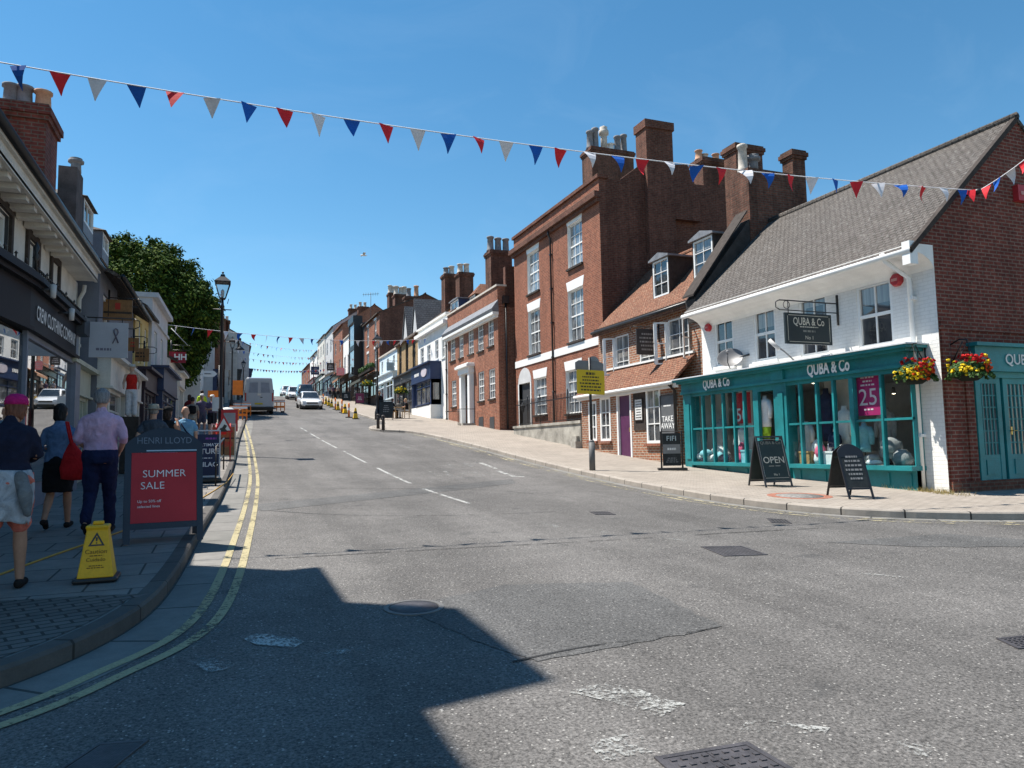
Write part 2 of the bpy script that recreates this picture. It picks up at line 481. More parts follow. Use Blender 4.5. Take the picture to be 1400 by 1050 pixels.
def frac(K, y):
    L = resample(K, .45); tot = 0; best = 0
    for i in range(1, len(L)):
        tot += (L[i] - L[i - 1]).length
        if L[i].y < y: best = tot
    return best / sum((L[i] - L[i - 1]).length for i in range(1, len(L)))
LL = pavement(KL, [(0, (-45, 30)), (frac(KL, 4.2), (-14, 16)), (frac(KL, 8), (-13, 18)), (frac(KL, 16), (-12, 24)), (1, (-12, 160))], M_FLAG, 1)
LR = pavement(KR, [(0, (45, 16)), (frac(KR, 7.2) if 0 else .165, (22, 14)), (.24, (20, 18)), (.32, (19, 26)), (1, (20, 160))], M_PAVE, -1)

# corner of brick setts on the near left pavement
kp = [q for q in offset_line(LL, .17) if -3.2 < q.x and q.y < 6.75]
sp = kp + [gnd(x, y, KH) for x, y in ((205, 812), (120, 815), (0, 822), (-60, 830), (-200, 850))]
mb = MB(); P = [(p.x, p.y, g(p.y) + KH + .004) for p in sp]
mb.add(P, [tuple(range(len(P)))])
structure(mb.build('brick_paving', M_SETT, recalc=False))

# concrete channel and yellow lines along the left kerb
def part_of(L, y0, y1): return [p for p in L if y0 <= p.y <= y1]
structure(strip('road_channel', part_of(LL, 3.0, 110), -.01, -.42, .004, M_CHANNEL))
yl = resample(smooth_line([tuple(gnd(x, y)[:2]) for x, y in ((-160, 1035), (0, 985), (90, 950), (150, 921), (215, 893), (258, 868), (285, 842), (303, 812), (318, 775), (330, 735), (340, 700), (346, 668), (347, 650), (343, 620), (338, 597), (333, 580))]), .4)
structure(strip('yellow_line', yl, .04, .12, .008, M_YEL))
structure(strip('yellow_line', yl, -.14, -.06, .008, M_YEL))
structure(strip('yellow_line', part_of(LR, 7.7, 36), .22, .31, .006, M_YEL2))
structure(strip('yellow_line', part_of(LR, 7.7, 30), .44, .52, .006, M_YEL2))
structure(strip('road_channel', part_of(LR, 6.6, 36), .0, .2, .003, M_CHANNEL))

def ground_poly(name, pix, dz, mat, kind=True, h=0.0):
    P = []
    rnd = random.Random(int(pix[0][0]) + 7)
    for a, b in zip(pix, list(pix[1:]) + [pix[0]]):
        A, B = gnd(*a, h), gnd(*b, h); n = max(1, int((B - A).length / .12)); sd = V((A.y - B.y, B.x - A.x, 0)).normalized()
        P += [A.lerp(B, i / n) + sd * rnd.uniform(-.022, .022) for i in range(n)]
    m = MB(); m.add([(p.x, p.y, g(p.y) + dz + h) for p in P], [tuple(range(len(P)))])
    o = m.build(name, mat, recalc=False)
    return structure(o) if kind else o
def dash(px0, px1, w, mat=None, dz=.006, name='lane_marking'):
    a, b = gnd(*px0), gnd(*px1)
    return structure(strip(name, resample([tuple(a[:2]), tuple(b[:2])], .4), -w / 2, w / 2, dz, mat or M_WHT))
# centre line dashes
for p0, p1 in (((578, 668), (643, 689)), ((516, 640), (561, 661)), ((470, 617), (501, 633)), ((440, 602), (461, 613)), ((423, 592), (437, 600)), ((411, 585), (420, 590))):
    dash(p0, p1, .085)
for p0, p1 in (((742, 715), (765, 722)), ((803, 724), (829, 729)), ((905, 735), (940, 741))):
    dash(p0, p1, .12, M_FAINT)
dash((521, 603), (562, 611), .12, M_FAINT); dash((545, 610), (562, 612), .3, M_FAINT)
dash((1172, 784), (1250, 791), .07, M_FAINT)
# worn lettering on the downhill lane: only broken strokes are left
for p0, p1 in (((586, 644), (604, 652)), ((601, 647), (625, 652)), ((607, 643), (612, 648)), ((626, 651), (640, 645)), ((640, 645), (656, 652)), ((648, 645), (662, 651)), ((666, 646), (688, 652)), ((609, 633), (625, 640)), ((636, 635), (652, 640)), ((634, 634), (655, 633))):
    dash(p0, p1, .11, M_FAINT)
for p0, p1 in (((657, 633), (678, 641)), ((681, 644), (704, 652)), ((704, 652), (717, 652))):
    dash(p0, p1, .14, M_WHT)
# worn blocks of give-way paint in the foreground
for pix in (((333, 875), (350, 866), (404, 873), (417, 880), (400, 888), (352, 882)),):
    ground_poly('road_marking', pix, .007, M_WORN)
for pix in (((235, 846), (262, 836), (300, 842), (262, 852)), ((268, 850), (300, 842), (318, 858), (292, 866)), ((255, 905), (300, 893), (330, 912), (280, 922)), ((440, 893), (492, 884), (508, 898), (455, 906)),
            ((778, 948), (830, 934), (935, 962), (905, 980)), ((800, 1015), (870, 1000), (905, 1030), (830, 1042)), ((1020, 985), (1130, 995), (1120, 1012), (1010, 1002)), ((1225, 1015), (1275, 1018), (1270, 1034), (1228, 1030))):
    ground_poly('road_marking', pix, .006, M_FAINT)
# newer asphalt patches
ground_poly('asphalt_patch', ((545, 832), (690, 800), (862, 796), (988, 857), (870, 880), (735, 905), (660, 880)), .004, M_PATCH)
ground_poly('asphalt_patch', ((345, 690), (700, 655), (705, 661), (360, 699)), .004, M_PATCH)
ground_poly('asphalt_patch', ((1130, 742), (1290, 730), (1400, 738), (1400, 748), (1260, 748)), .004, M_PATCH)
M_GULLYDARK = plain('gully_shade_dark', (.028, .027, .027), .7, .3)  # near-black colour standing for the shade below drain gratings
M_TAR = worn_paint('broken_tar_seam', (.03, .03, .03), .5, 3, .8)
for line in (((376, 764), (520, 756), (660, 748), (780, 742), (900, 735), (1010, 728), (1130, 722)), ((700, 906), (800, 884), (920, 870), (990, 857)), ((350, 668), (520, 668), (650, 668), (760, 678)), ((345, 697), (480, 706), (640, 705), (760, 700))):
    pts = [tuple(gnd(*p)[:2]) for p in line]
    structure(strip('road_seam', resample(smooth_line(pts), .3), -.012, .012, .007, M_TAR))

# ------------------------------------------------------------------ ironwork let into the road
def grate(pix, label, bars=9, solid=False, cat='drain cover', ring=False):
    P = [gnd(x, y) for x, y in pix]
    c = sum(P, V()) / 4
    t = thing('road_drain' if not solid else 'manhole_cover', label, cat, (c.x, c.y, g(c.y)))
    Q = lambda u, v: (P[0].lerp(P[1], u)).lerp(P[3].lerp(P[2], u), v)
    def up(p, z): return (p.x, p.y, g(p.y) + z)
    m = MB()
    for u0, u1, v0, v1 in ((0, 1, 0, .07), (0, 1, .93, 1), (0, .06, .07, .93), (.94, 1, .07, .93)):
        m.prism([up(Q(u0, v0), .009), up(Q(u1, v0), .009), up(Q(u1, v1), .009), up(Q(u0, v1), .009)], (0, 0, -.03))
    m.build('cover_frame', M_IRON, t)
    m = MB()
    if solid:
        m.prism([up(Q(.065, .075), .0065), up(Q(.495, .075), .0065), up(Q(.495, .925), .0065), up(Q(.065, .925), .0065)], (0, 0, -.02))
        m.prism([up(Q(.505, .075), .0065), up(Q(.935, .075), .0065), up(Q(.935, .925), .0065), up(Q(.505, .925), .0065)], (0, 0, -.02))
        for i in range(8):
            for j in range(6):
                u = .1 + .8 * i / 7.5 + .02 * (j % 2); v = .13 + .74 * j / 5.2
                m.prism([up(Q(u, v), .012), up(Q(u + .055, v), .012), up(Q(u + .055, v + .05), .012), up(Q(u, v + .05), .012)], (0, 0, -.007))
        m.build('cover_plate', M_IRON, t)
    else:
        for i in range(bars):
            u = .08 + .84 * (i + .15) / bars
            m.prism([up(Q(u, .08), .0075), up(Q(u + .05, .08), .0075), up(Q(u + .05, .92), .0075), up(Q(u, .92), .0075)], (0, 0, -.02))
        m.build('grating', M_IRON, t)
        m = MB(); m.add([up(Q(.05, .06), .005), up(Q(.95, .06), .005), up(Q(.95, .94), .005), up(Q(.05, .94), .005)], [(0, 1, 2, 3)])
        m.build('gully_shade', M_GULLYDARK, t, recalc=False)  # flat dark sheet painted as the shade between the bars
    return t
grate(((958, 748), (1014, 747), (1050, 759), (990, 761)), 'iron drain grating in the road in front of the teal shop', 10)
grate(((806, 700), (832, 700), (842, 704), (814, 704)), 'small iron drain grating beside the right kerb opposite the restaurant', 6)
grate(((1048, 709), (1075, 711), (1083, 716), (1055, 715)), 'narrow iron gully grating against the kerb by the open board', 5)
grate(((136, 1018), (204, 1013), (150, 1056), (72, 1060)), 'large iron grating in the shaded road at the near left corner', 14)
grate(((894, 1037), (1022, 1016), (1115, 1070), (960, 1095)), 'iron cover with raised studs in the nearest road surface', solid=True, cat='manhole cover')
grate(((1362, 874), (1420, 868), (1460, 884), (1392, 888)), 'dark iron cover in the road cut by the right picture edge', solid=True, cat='manhole cover')
c = gnd(566, 831); t = thing('manhole_cover', 'round iron cover on the edge of the big building shadow', 'manhole cover', (c.x, c.y, g(c.y)))
m = MB(lambda x, y, z: V((c.x + x, c.y + y, g(c.y + y) + z)))
m.loft([[(r * cos(i * pi / 16), r * sin(i * pi / 16), z) for i in range(32)] for r, z in ((.25, -.01), (.25, .009), (.21, .009), (.21, .003))], cap=False, smooth=False)
m.build('cover_frame', plain('worn_iron', (.13, .125, .12), .6, .4, .2), t)
m = MB(lambda x, y, z: V((c.x + x, c.y + y, g(c.y + y) + z))); m.lathe([(.001, .006), (.205, .006), (.205, -.02)], n=32); m.build('cover_plate', M_IRON, t)
# round cover set in the pavement before the A-boards
c2 = gnd(1093, 678, KH)
t = thing('manhole_cover', 'oval looking cover ringed by red bricks in the right pavement', 'manhole cover', (c2.x, c2.y, g(c2.y) + KH))
m = MB(lambda x, y, z: V((c2.x + x, c2.y + y, g(c2.y + y) + KH + z))); m.lathe([(.001, .006), (.42, .006), (.42, -.02)], n=28); m.build('cover_plate', plain('cobble_grey', (.22, .21, .2), .8, .3, 0, .5, 18, .8), t)
m = MB(lambda x, y, z: V((c2.x + x, c2.y + y, g(c2.y + y) + KH + z)))
m.loft([[(r * cos(i * pi / 14), r * sin(i * pi / 14), z) for i in range(28)] for r, z in ((.58, -.01), (.58, .004), (.43, .004), (.43, -.01))], cap=False, smooth=False)
m.build('brick_ring', plain('red_paver', (.3, .13, .09), .85, .2, 0, .3, 12), t)
# ------------------------------------------------------------------ building kit
BR_ORANGE = brick('orange_brick', (.43, .18, .095), (.31, .11, .058), (.48, .41, .33), .235, .085, .016, .5, .25)
BR_RED = brick('red_brick', (.36, .118, .066), (.235, .07, .042), (.33, .22, .16), .225, .075, .011, .45, .25)
BR_RED2 = brick('light_red_brick', (.39, .135, .075), (.27, .085, .05), (.38, .27, .2), .225, .075, .011, .45, .3)
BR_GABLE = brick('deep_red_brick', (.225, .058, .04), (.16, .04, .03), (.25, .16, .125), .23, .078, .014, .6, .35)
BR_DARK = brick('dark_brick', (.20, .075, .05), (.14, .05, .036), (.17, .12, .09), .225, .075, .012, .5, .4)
BR_CHIM = brick('sooty_brick', (.22, .09, .06), (.13, .055, .04), (.16, .12, .09), .225, .075, .012, .6, .6)
BR_WHITE = brick('white_painted_brick', (.80, .79, .76), (.77, .76, .73), (.72, .71, .68), .225, .075, .010, .45, .10, .06)
BR_TAN = brick('tan_brick', (.50, .33, .16), (.42, .27, .13), (.45, .36, .24), .225, .075, .011, .4, .25)
TL_BROWN = tiles('brown_tiles', (.12, .105, .094), (.098, .086, .078), (.22, .21, .20), .17, .115)
TL_RED = tiles('red_tiles', (.26, .115, .07), (.185, .08, .052), (.36, .26, .18), .17, .11)
TL_DARK = tiles('dark_tiles', (.10, .075, .06), (.08, .06, .05), (.2, .18, .15), .2, .14)
M_SLATE = tiles('grey_slate', (.13, .13, .14), (.10, .10, .11), (.2, .2, .2), .28, .2)
M_STUCCO = plain('white_stucco', (.78, .77, .74), .8, .25, 0, .08, 2, .2)
M_CREAM = plain('cream_stucco', (.60, .58, .53), .8, .25, 0, .15, 2, .2)
M_YELLOW = plain('yellow_stucco', (.62, .48, .20), .8, .25, 0, .12, 2, .2)
M_GREYR = plain('grey_render', (.16, .17, .20), .8, .25, 0, .15, 2, .2)
M_PALE = plain('pale_grey_render', (.52, .52, .52), .8, .25, 0, .1, 2, .2)
M_LBLUE = plain('light_blue_render', (.62, .72, .78), .8, .25, 0, .07, 2, .15)
M_LEAD = plain('lead_sheet', (.20, .205, .22), .6, .4, .2, .25, 4)
M_NAVY = plain('navy_paint', (.018, .035, .095), .45, .4)
M_TEAL = plain('teal_paint', (.012, .19, .205), .45, .45, 0, .28, 1.6)
M_TEALD = plain('teal_panel_paint', (.011, .185, .20), .45, .45, 0, .15, 2.5)
M_PURPLE = plain('plum_paint', (.085, .018, .07), .45, .45)
M_GREYP = plain('blue_grey_paint', (.15, .17, .22), .5, .35, 0, .15, 3)
M_STONE = plain('weathered_stone', (.36, .34, .30), .85, .2, 0, .3, 2.5, .5)
M_TERRA = plain('terracotta', (.52, .30, .19), .8, .2, 0, .2, 6)
M_POTW = plain('buff_pot', (.55, .50, .44), .8, .2, 0, .25, 6)
M_POTD = plain('grey_pot', (.20, .20, .21), .7, .3, 0, .25, 6)
M_PANE = pane('window_pane'); M_PANEB = pane('curtained_pane', (.06, .062, .065), 1.4)
M_PANESKY = pane('sky_toned_pane', (.10, .115, .13), 2.2, .2)  # pale bluish base colour stands in for reflected sky
M_GLASS = glass('shop_glass', refl=1.0)
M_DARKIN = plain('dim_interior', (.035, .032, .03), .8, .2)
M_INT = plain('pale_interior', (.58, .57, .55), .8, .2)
M_FLOORW = plain('wood_floor', (.22, .14, .08), .6, .3, 0, .3, 6)
M_DTIMBER = plain('dark_timber', (.05, .04, .035), .8, .2, 0, .3, 8)

class Bld:
    """a building seen from its street front: u runs along the front, z is world height, w comes out of the wall"""
    def __init__(s, name, label, A, B, zb=None, cat='building', group=None):
        s.A = V((A[0], A[1], 0)); d = V((B[0] - A[0], B[1] - A[1], 0)); s.L = d.length; s.t = d / s.L
        n = V((s.t.y, -s.t.x, 0)); s.n = n if n.dot(V((5.5, A[1] - 3, 0)) - s.A) > 0 else -n
        s.zb = zb if zb is not None else g(A[1]) + KH
        s.root = thing(name, label, cat, (A[0], A[1], s.zb), 0, group)
    def P(s, u, z, w=0.0): return s.A + s.t * u + s.n * w + V((0, 0, z))
    def at(s, px, py, w=0.0):
        h = plane_hit(px, py, s.A + s.n * w, s.n); return ((h - s.A).dot(s.t), h.z)
    def R(s, x0, x1, y0, y1, w=0.0):
        """pixel rectangle on the wall plane -> (u0, u1, z0, z1)"""
        xm, ym = (x0 + x1) / 2, (y0 + y1) / 2
        u = sorted((s.at(x0, ym, w)[0], s.at(x1, ym, w)[0])); z = sorted((s.at(xm, y0, w)[1], s.at(xm, y1, w)[1]))
        return (*u, *z)
    def mb(s): return MB(s.P)
    def wall(s, u0, u1, z0, z1, holes, mat, D=None, rev=.14, name='wall', w=0.0, revmat=None, top=None, thick=None):
        m = s.mb(); us = sorted({u0, u1, *[h[0] for h in holes], *[h[1] for h in holes]})
        zs = sorted({z0, z1, *[h[2] for h in holes], *[h[3] for h in holes]})
        us = [u for u in us if u0 <= u <= u1]; zs = [z for z in zs if z0 <= z <= z1]
        for a, b in zip(us[:-1], us[1:]):
            for c, d in zip(zs[:-1], zs[1:]):
                um, zm = (a + b) / 2, (c + d) / 2
                if any(h[0] < um < h[1] and h[2] < zm < h[3] for h in holes): continue
                m.quad((a, c, w), (b, c, w), (b, d, w), (a, d, w))
        for h in holes:
            a, b, c, d = h[:4]; e = w - rev; k = 1 if revmat else 0
            m.quad((a, c, w), (a, d, w), (a, d, e), (a, c, e), k); m.quad((b, c, w), (b, d, w), (b, d, e), (b, c, e), k)
            m.quad((a, c, w), (b, c, w), (b, c, e), (a, c, e), k); m.quad((a, d, w), (b, d, w), (b, d, e), (a, d, e), k)
        if D:
            m.quad((u0, z0, w), (u0, z1, w), (u0, z1, w - D), (u0, z0, w - D)); m.quad((u1, z0, w), (u1, z1, w), (u1, z1, w - D), (u1, z0, w - D))
            m.quad((u0, z0, w - D), (u1, z0, w - D), (u1, z1, w - D), (u0, z1, w - D))
        return m.build(name, [mat, revmat or mat], s.root)
    def box(s, name, mat, a, parent=None, bev=0.0):
        m = s.mb()
        for q in (a if hasattr(a[0], '__len__') else [a]): m.box(*q)
        o = m.build(name, mat, parent or s.root)
        return bevel(o, bev) if bev else o
    def window(s, r, cols=2, rows=2, mat=None, pmat=None, fw=.055, bw=.022, dep=.10, w=0.0, sill=None, sash=True, lintel=None, sd=.06, name='window', open_=0, lmat=None, lh=.25):
        u0, u1, z0, z1 = r; mat = mat or M_WPAINT; e = w - dep
        m = s.mb(); f = fw
        m.box(u0, u0 + f, z0, z1, e - .03, e + .045); m.box(u1 - f, u1, z0, z1, e - .03, e + .045)
        m.box(u0 + f, u1 - f, z0, z0 + f, e - .03, e + .043); m.box(u0 + f, u1 - f, z1 - f, z1, e - .03, e + .043)
        for i in range(1, cols):
            u = u0 + f + (u1 - u0 - 2 * f) * i / cols; m.box(u - bw / 2, u + bw / 2, z0 + f, z1 - f, e - .012, e + .02)
        for j in range(1, rows):
            z = z0 + f + (z1 - z0 - 2 * f) * j / rows; b = bw * (2.0 if sash and j == rows // 2 else 1.0)
            m.box(u0 + f, u1 - f, z - b / 2, z + b / 2, e - .010, e + .028 + .002 * j)
        o = m.build(name, mat, s.root)
        m = s.mb(); m.quad((u0 + f / 2, z0 + f / 2, e - .004), (u1 - f / 2, z0 + f / 2, e - .004), (u1 - f / 2, z1 - f / 2, e - .004), (u0 + f / 2, z1 - f / 2, e - .004))
        m.build('pane', pmat or M_PANE, o, recalc=False)
        if sill:
            m = s.mb(); m.box(u0 - .06, u1 + .06, z0 - .09, z0 - .003, w - dep, w + sd); m.build('sill', sill, o)
        if lintel == 'splay':
            m = s.mb(); m.prism([(u0 - .01, z1 + .003, w + .012), (u1 + .01, z1 + .003, w + .012), (u1 + .13, z1 + lh, w + .012), (u0 - .13, z1 + lh, w + .012)], (0, 0, -.05)); m.build('lintel', lmat or M_WPAINT, o)
        elif lintel == 'flat':
            m = s.mb(); m.box(u0 - .08, u1 + .08, z1 + .002, z1 + lh, w - .02, w + .03); m.build('lintel', lmat or M_WPAINT, o)
        return o
    def roof(s, ze, zr, D, mat, over=.25, u0=None, u1=None, ridge=None, thick=.1, end=.06, w0=0.0, name='roof'):
        u0 = 0 if u0 is None else u0; u1 = s.L if u1 is None else u1
        r = ridge if ridge is not None else D / 2
        sl = (zr - ze) / r; m = s.mb()
        a0, a1 = u0 - end, u1 + end
        front = [(a0, ze - sl * over, w0 + over), (a0, zr, w0 - r), (a0, zr - thick, w0 - r), (a0, ze - sl * over - thick, w0 + over)]
        m.prism(front, (a1 - a0, 0, 0))
        sb = (zr - ze) / max(.1, D - r)
        backp = [(a0, zr, w0 - r - .002), (a0, ze - sb * .2, w0 - D - .2), (a0, ze - sb * .2 - thick, w0 - D - .2), (a0, zr - thick, w0 - r - .002)]
        m.prism(backp, (a1 - a0, 0, 0))
        o = m.build(name, mat, s.root)
        m = s.mb(); m.tube([(a0, zr + .01, w0 - r), (a1, zr + .01, w0 - r)], .09, 8); m.build('ridge_tiles', mat, o)
        return o
    def gables(s, ze, zr, D, mat, ridge=None, u0=None, u1=None, w0=0.0, name='gable'):
        u0 = 0 if u0 is None else u0; u1 = s.L if u1 is None else u1; r = ridge if ridge is not None else D / 2
        for u, d in ((u0, .25), (u1, -.25)):
            m = s.mb(); m.prism([(u, ze, w0), (u, zr, w0 - r), (u, ze, w0 - D)], (d, 0, 0)); m.build(name, mat, s.root)
    def gutter(s, z, w, u0=None, u1=None, mat=None, r=.06, name='gutter'):
        m = s.mb(); m.tube([(0 if u0 is None else u0, z, w), (s.L if u1 is None else u1, z, w)], r, 8); return m.build(name, mat or M_BLK, s.root)
    def downpipe(s, u, z0, z1, w=.06, mat=None, r=.045):
        m = s.mb(); m.tube([(u, z1, w + .1), (u, z1 - .15, w + .09), (u, z1 - .35, w), (u, z0, w)], r, 8)
        z = z0 + .4
        while z < z1 - .5: m.box(u - r * 1.5, u + r * 1.5, z, z + .07, w - .06, w + r * 1.25); z += 1.6
        return m.build('downpipe', mat or M_BLK, s.root)
    def shopfront(s, r, zs, mat, n=4, fascia=.5, proud=.25, dmat=None, door=None, gmat=None, transom=None, pil=.22, cor=None, rev=.0, intm=None, indep=2.0):
        """r=(u0,u1,zbase,ztop of fascia); zs=(sill, head)"""
        u0, u1, zb, zt = r; sill, head = zs
        sf = s.mb()
        sf.box(u0, u0 + pil, zb, head, .0, proud); sf.box(u1 - pil, u1, zb, head, .0, proud); sf.box(u0, u1, head, head + .05, 0, proud - .02)
        o = sf.build('shopfront', mat, s.root)
        f = s.mb(); f.box(u0 - .04, u1 + .04, head, zt, 0.0, proud + .04); f.box(u0 - .12, u1 + .12, zt, zt + .09, 0, proud + .22); f.box(u0 - .08, u1 + .08, head - .05, head - .003, 0, proud + .09)
        f.build('fascia', cor or mat, o)
        a, b = u0 + pil, u1 - pil
        segs = [(a, b)]
        if door:
            d0, d1 = door; segs = [q for q in ((a, d0), (d1, b)) if q[1] - q[0] > .25]
            dm = s.mb(); dm.box(d0, d0 + .07, zb, head - .05, proud - .3, proud - .02); dm.box(d1 - .07, d1, zb, head - .05, proud - .3, proud - .02)
            dm.box(d0 + .07, d1 - .07, zb, zb + .7, proud - .28, proud - .22); dm.build('door', dmat or mat, o)
            dm = s.mb(); dm.quad((d0 + .07, zb + .7, proud - .25), (d1 - .07, zb + .7, proud - .25), (d1 - .07, head - .05, proud - .25), (d0 + .07, head - .05, proud - .25)); dm.build('pane', gmat or M_PANE, o, recalc=False)
        for p, q in segs:
            m = s.mb(); m.box(p, q, zb, sill - .08, 0, proud - .05); m.box(p, q, sill - .08, sill, 0, proud + .08)
            k = max(1, round((q - p) / ((b - a) / n)))
            for i in range(1, k):
                u = p + (q - p) * i / k; m.box(u - .025, u + .025, sill, head - .05, proud - .12, proud - .03)
            m.box(p, q, head - .13, head - .051, proud - .14, proud - .02)
            if transom: m.box(p, q, transom, transom + .05, proud - .115, proud - .035)
            wo = m.build('shop_window', mat, o)
            m = s.mb(); m.quad((p, sill, proud - .08), (q, sill, proud - .08), (q, head - .05, proud - .08), (p, head - .05, proud - .08)); m.build('pane', gmat or M_PANE, wo, recalc=False)
        return o
def chimney(b, x0, x1, y0, y1, z0, z1, pots=(), mat=None, potm=None, name='chimney', ph=.55, cap=True, pr=.11):
    """brick stack in world axes with an oversailing cap and pots at (x, y) fractions"""
    mat = mat or BR_CHIM; m = MB()
    m.box(x0, x1, y0, y1, z0, z1 - .32)
    if cap:
        m.box(x0 - .05, x1 + .05, y0 - .05, y1 + .05, z1 - .32, z1 - .22); m.box(x0 - .09, x1 + .09, y0 - .09, y1 + .09, z1 - .22, z1 - .08); m.box(x0 - .04, x1 + .04, y0 - .04, y1 + .04, z1 - .08, z1)
    else: m.box(x0, x1, y0, y1, z1 - .32, z1)
    o = m.build(name, mat, b.root)
    for i, q in enumerate(pots):
        fx, fy = q[0], q[1]; h = q[2] if len(q) > 2 else ph; pm = q[3] if len(q) > 3 else (potm or M_POTW); r = pr
        m = MB(); c = (x0 + (x1 - x0) * fx, y0 + (y1 - y0) * fy, z1 - .02)
        if len(q) > 4:
            m.lathe([(r * 1.05, 0), (r * .95, h * .55), (r * .95, h * .62), (r * 1.5, h * .66), (r * 1.5, h * .8), (r * 1.0, h * .86), (r * 1.2, h * .93), (.02, h)], c, 12)
        else:
            m.lathe([(r * 1.25, 0), (r * 1.2, h * .12), (r, h * .2), (r * .88, h * .85), (r * 1.12, h * .88), (r * 1.12, h * .97), (r * .8, h), (r * .75, h * .8), (.01, h * .8)], c, 12)
        m.build('chimney_pot', pm, o)
    return o
def dormer(b, r, slope, depth, mat_side, mat_roof, cols=2, rows=2, w=0.0, peak=.25, frame=None, hip=False):
    """window box standing on a roof slope; r=(u0,u1,z0,z1) on plane w, running back by depth"""
    u0, u1, z0, z1 = r; m = b.mb()
    m.prism([(u0, z0 - .3, w), (u0, z1, w), (u0, z1, w - depth), (u0, z0 - .3, w - depth)], (.05, 0, 0)); m.prism([(u1, z0 - .3, w), (u1, z1, w), (u1, z1, w - depth), (u1, z0 - .3, w - depth)], (-.05, 0, 0))
    m.box(u0 + .05, u1 - .05, z1 - .06, z1 - .002, w - depth, w - .1)
    o = m.build('dormer', mat_side, b.root)
    uc = (u0 + u1) / 2; ov = .1
    m = b.mb()
    if hip:
        m.add([(u0 - ov, z1, w + ov), (u1 + ov, z1, w + ov), (u1 + ov, z1, w - depth), (u0 - ov, z1, w - depth), (uc, z1 + peak, w - (u1 - u0) * .45), (uc, z1 + peak, w - depth)],
              [(0, 1, 4), (1, 2, 5, 4), (0, 4, 5, 3), (0, 3, 2, 1), (3, 5, 2)])
    else:
        m.prism([(u0 - ov, z1, w + ov), (u1 + ov, z1, w + ov), (u1 + ov, z1 + .06, w + ov), (uc, z1 + peak + .06, w + ov), (u0 - ov, z1 + .06, w + ov)], (0, 0, -depth - ov))
    m.build('dormer_roof', mat_roof, o)
    m = b.mb(); m.box(u0 + .05, u1 - .05, z0 - .3, z0, w - .06, w); m.build('apron', M_LEAD, o)
    f = frame or M_WPAINT
    win = b.window((u0 + .05, u1 - .05, z0, z1 - .02), cols, rows, f, fw=.06, dep=.04, w=w, sash=False)
    return o
# ================================================================== RIGHT SIDE OF THE STREET
def sub(b, A, B):
    c = Bld.__new__(Bld); c.A = V((A[0], A[1], 0)); d = V((B[0] - A[0], B[1] - A[1], 0)); c.L = d.length; c.t = d / c.L
    n = V((c.t.y, -c.t.x, 0)); c.n = n if n.dot(V((5.5, A[1] - 3, 0)) - c.A) > 0 else -n; c.root = b.root; c.zb = b.zb
    return c
# ---------------------------------------------------------------- teal corner shop
Q = Bld('corner_shop', 'white painted brick corner shop with teal shopfronts and a brown tiled roof', (13.1, 10.3), (13.1, 18.95), cat='shop')
w_ = .30
U = lambda px, py=585: Q.at(px, py, w_)[0]
uA, uB = U(1249, 640), U(936, 600)
q_wins = [Q.R(977.5, 1003, 432, 500), Q.R(1031, 1061, 418, 493), Q.R(1093, 1132, 405, 486), Q.R(1172, 1221, 386, 474)]
SILL, HEAD, FTOP = 1.02, 3.02, 3.45
Q.wall(0, Q.L, .0, 3.4, [(uA + .05, uB - .05, .55, 3.2)], BR_WHITE, rev=.16, name='front_wall'); Q.wall(0, 7.72, 3.4, 5.4, q_wins, BR_WHITE, rev=.16, name='upper_wall')
for r in q_wins: Q.window(r, 2, 2, pmat=M_PANE, dep=.06, sill=M_WPAINT, fw=.07, bw=.035)
m = Q.mb()
prof = [(0, 4.95), (.03, 5.02), (.12, 5.12), (.28, 5.21), (.5, 5.27), (.56, 5.28), (.56, 5.42), (0, 5.42)]
m.loft([[(u, z, w + .004) for w, z in prof] for u in (0, 7.72)], smooth=False)
m.build('eaves_cove', M_STUCCO, Q.root)
Q.roof(5.93, 8.5, 5.6, TL_BROWN, over=.62, ridge=2.76, end=.04, u1=7.68)
Q.gutter(5.27, .63, -.02, 7.75, M_WPAINT, .065)
Q.box('bargeboard', M_WPAINT, (-.02, .16, 5.0, 5.46, .45, .66))
ud = Q.at(1262, 600)[0]
m = Q.mb(); m.tube([(ud + .15, 5.36, .64), (ud + .12, 5.2, .6), (ud, 4.85, .1), (ud, .45, .08)], .05, 10)
for z in (4.4, 3.0, 1.6): m.box(ud - .08, ud + .08, z, z + .06, .0, .14)
m.build('downpipe', M_WPAINT, Q.root)
# gable end facing the side street
QG = sub(Q, (13.1, 10.3), (20.5, 10.3))
side_open = (.86, 6.2, .55, 3.38)
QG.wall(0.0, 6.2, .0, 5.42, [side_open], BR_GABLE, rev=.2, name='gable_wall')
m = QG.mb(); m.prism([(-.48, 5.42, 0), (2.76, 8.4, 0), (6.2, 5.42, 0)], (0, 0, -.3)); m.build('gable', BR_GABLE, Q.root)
m = QG.mb(); m.prism([(-.60, 5.24, .05), (2.76, 8.38, .05), (2.76, 8.52, .05), (-.66, 5.32, .05)], (0, 0, -.12)); m.build('verge', M_DTIMBER, Q.root)
QG.box('plinth', BR_DARK, (0.04, 6.2, .0, .72, 0, .06)); QG.box('corner_pier', BR_GABLE, [(.05, .34, .72, 3.9, 0, .025), (.62, .84, .72, 3.3, 0, .03)])
m = QG.mb(); m.box(.0, 6.2, 3.72, 3.80, 0, .035); m.build('string_course', BR_GABLE, Q.root)
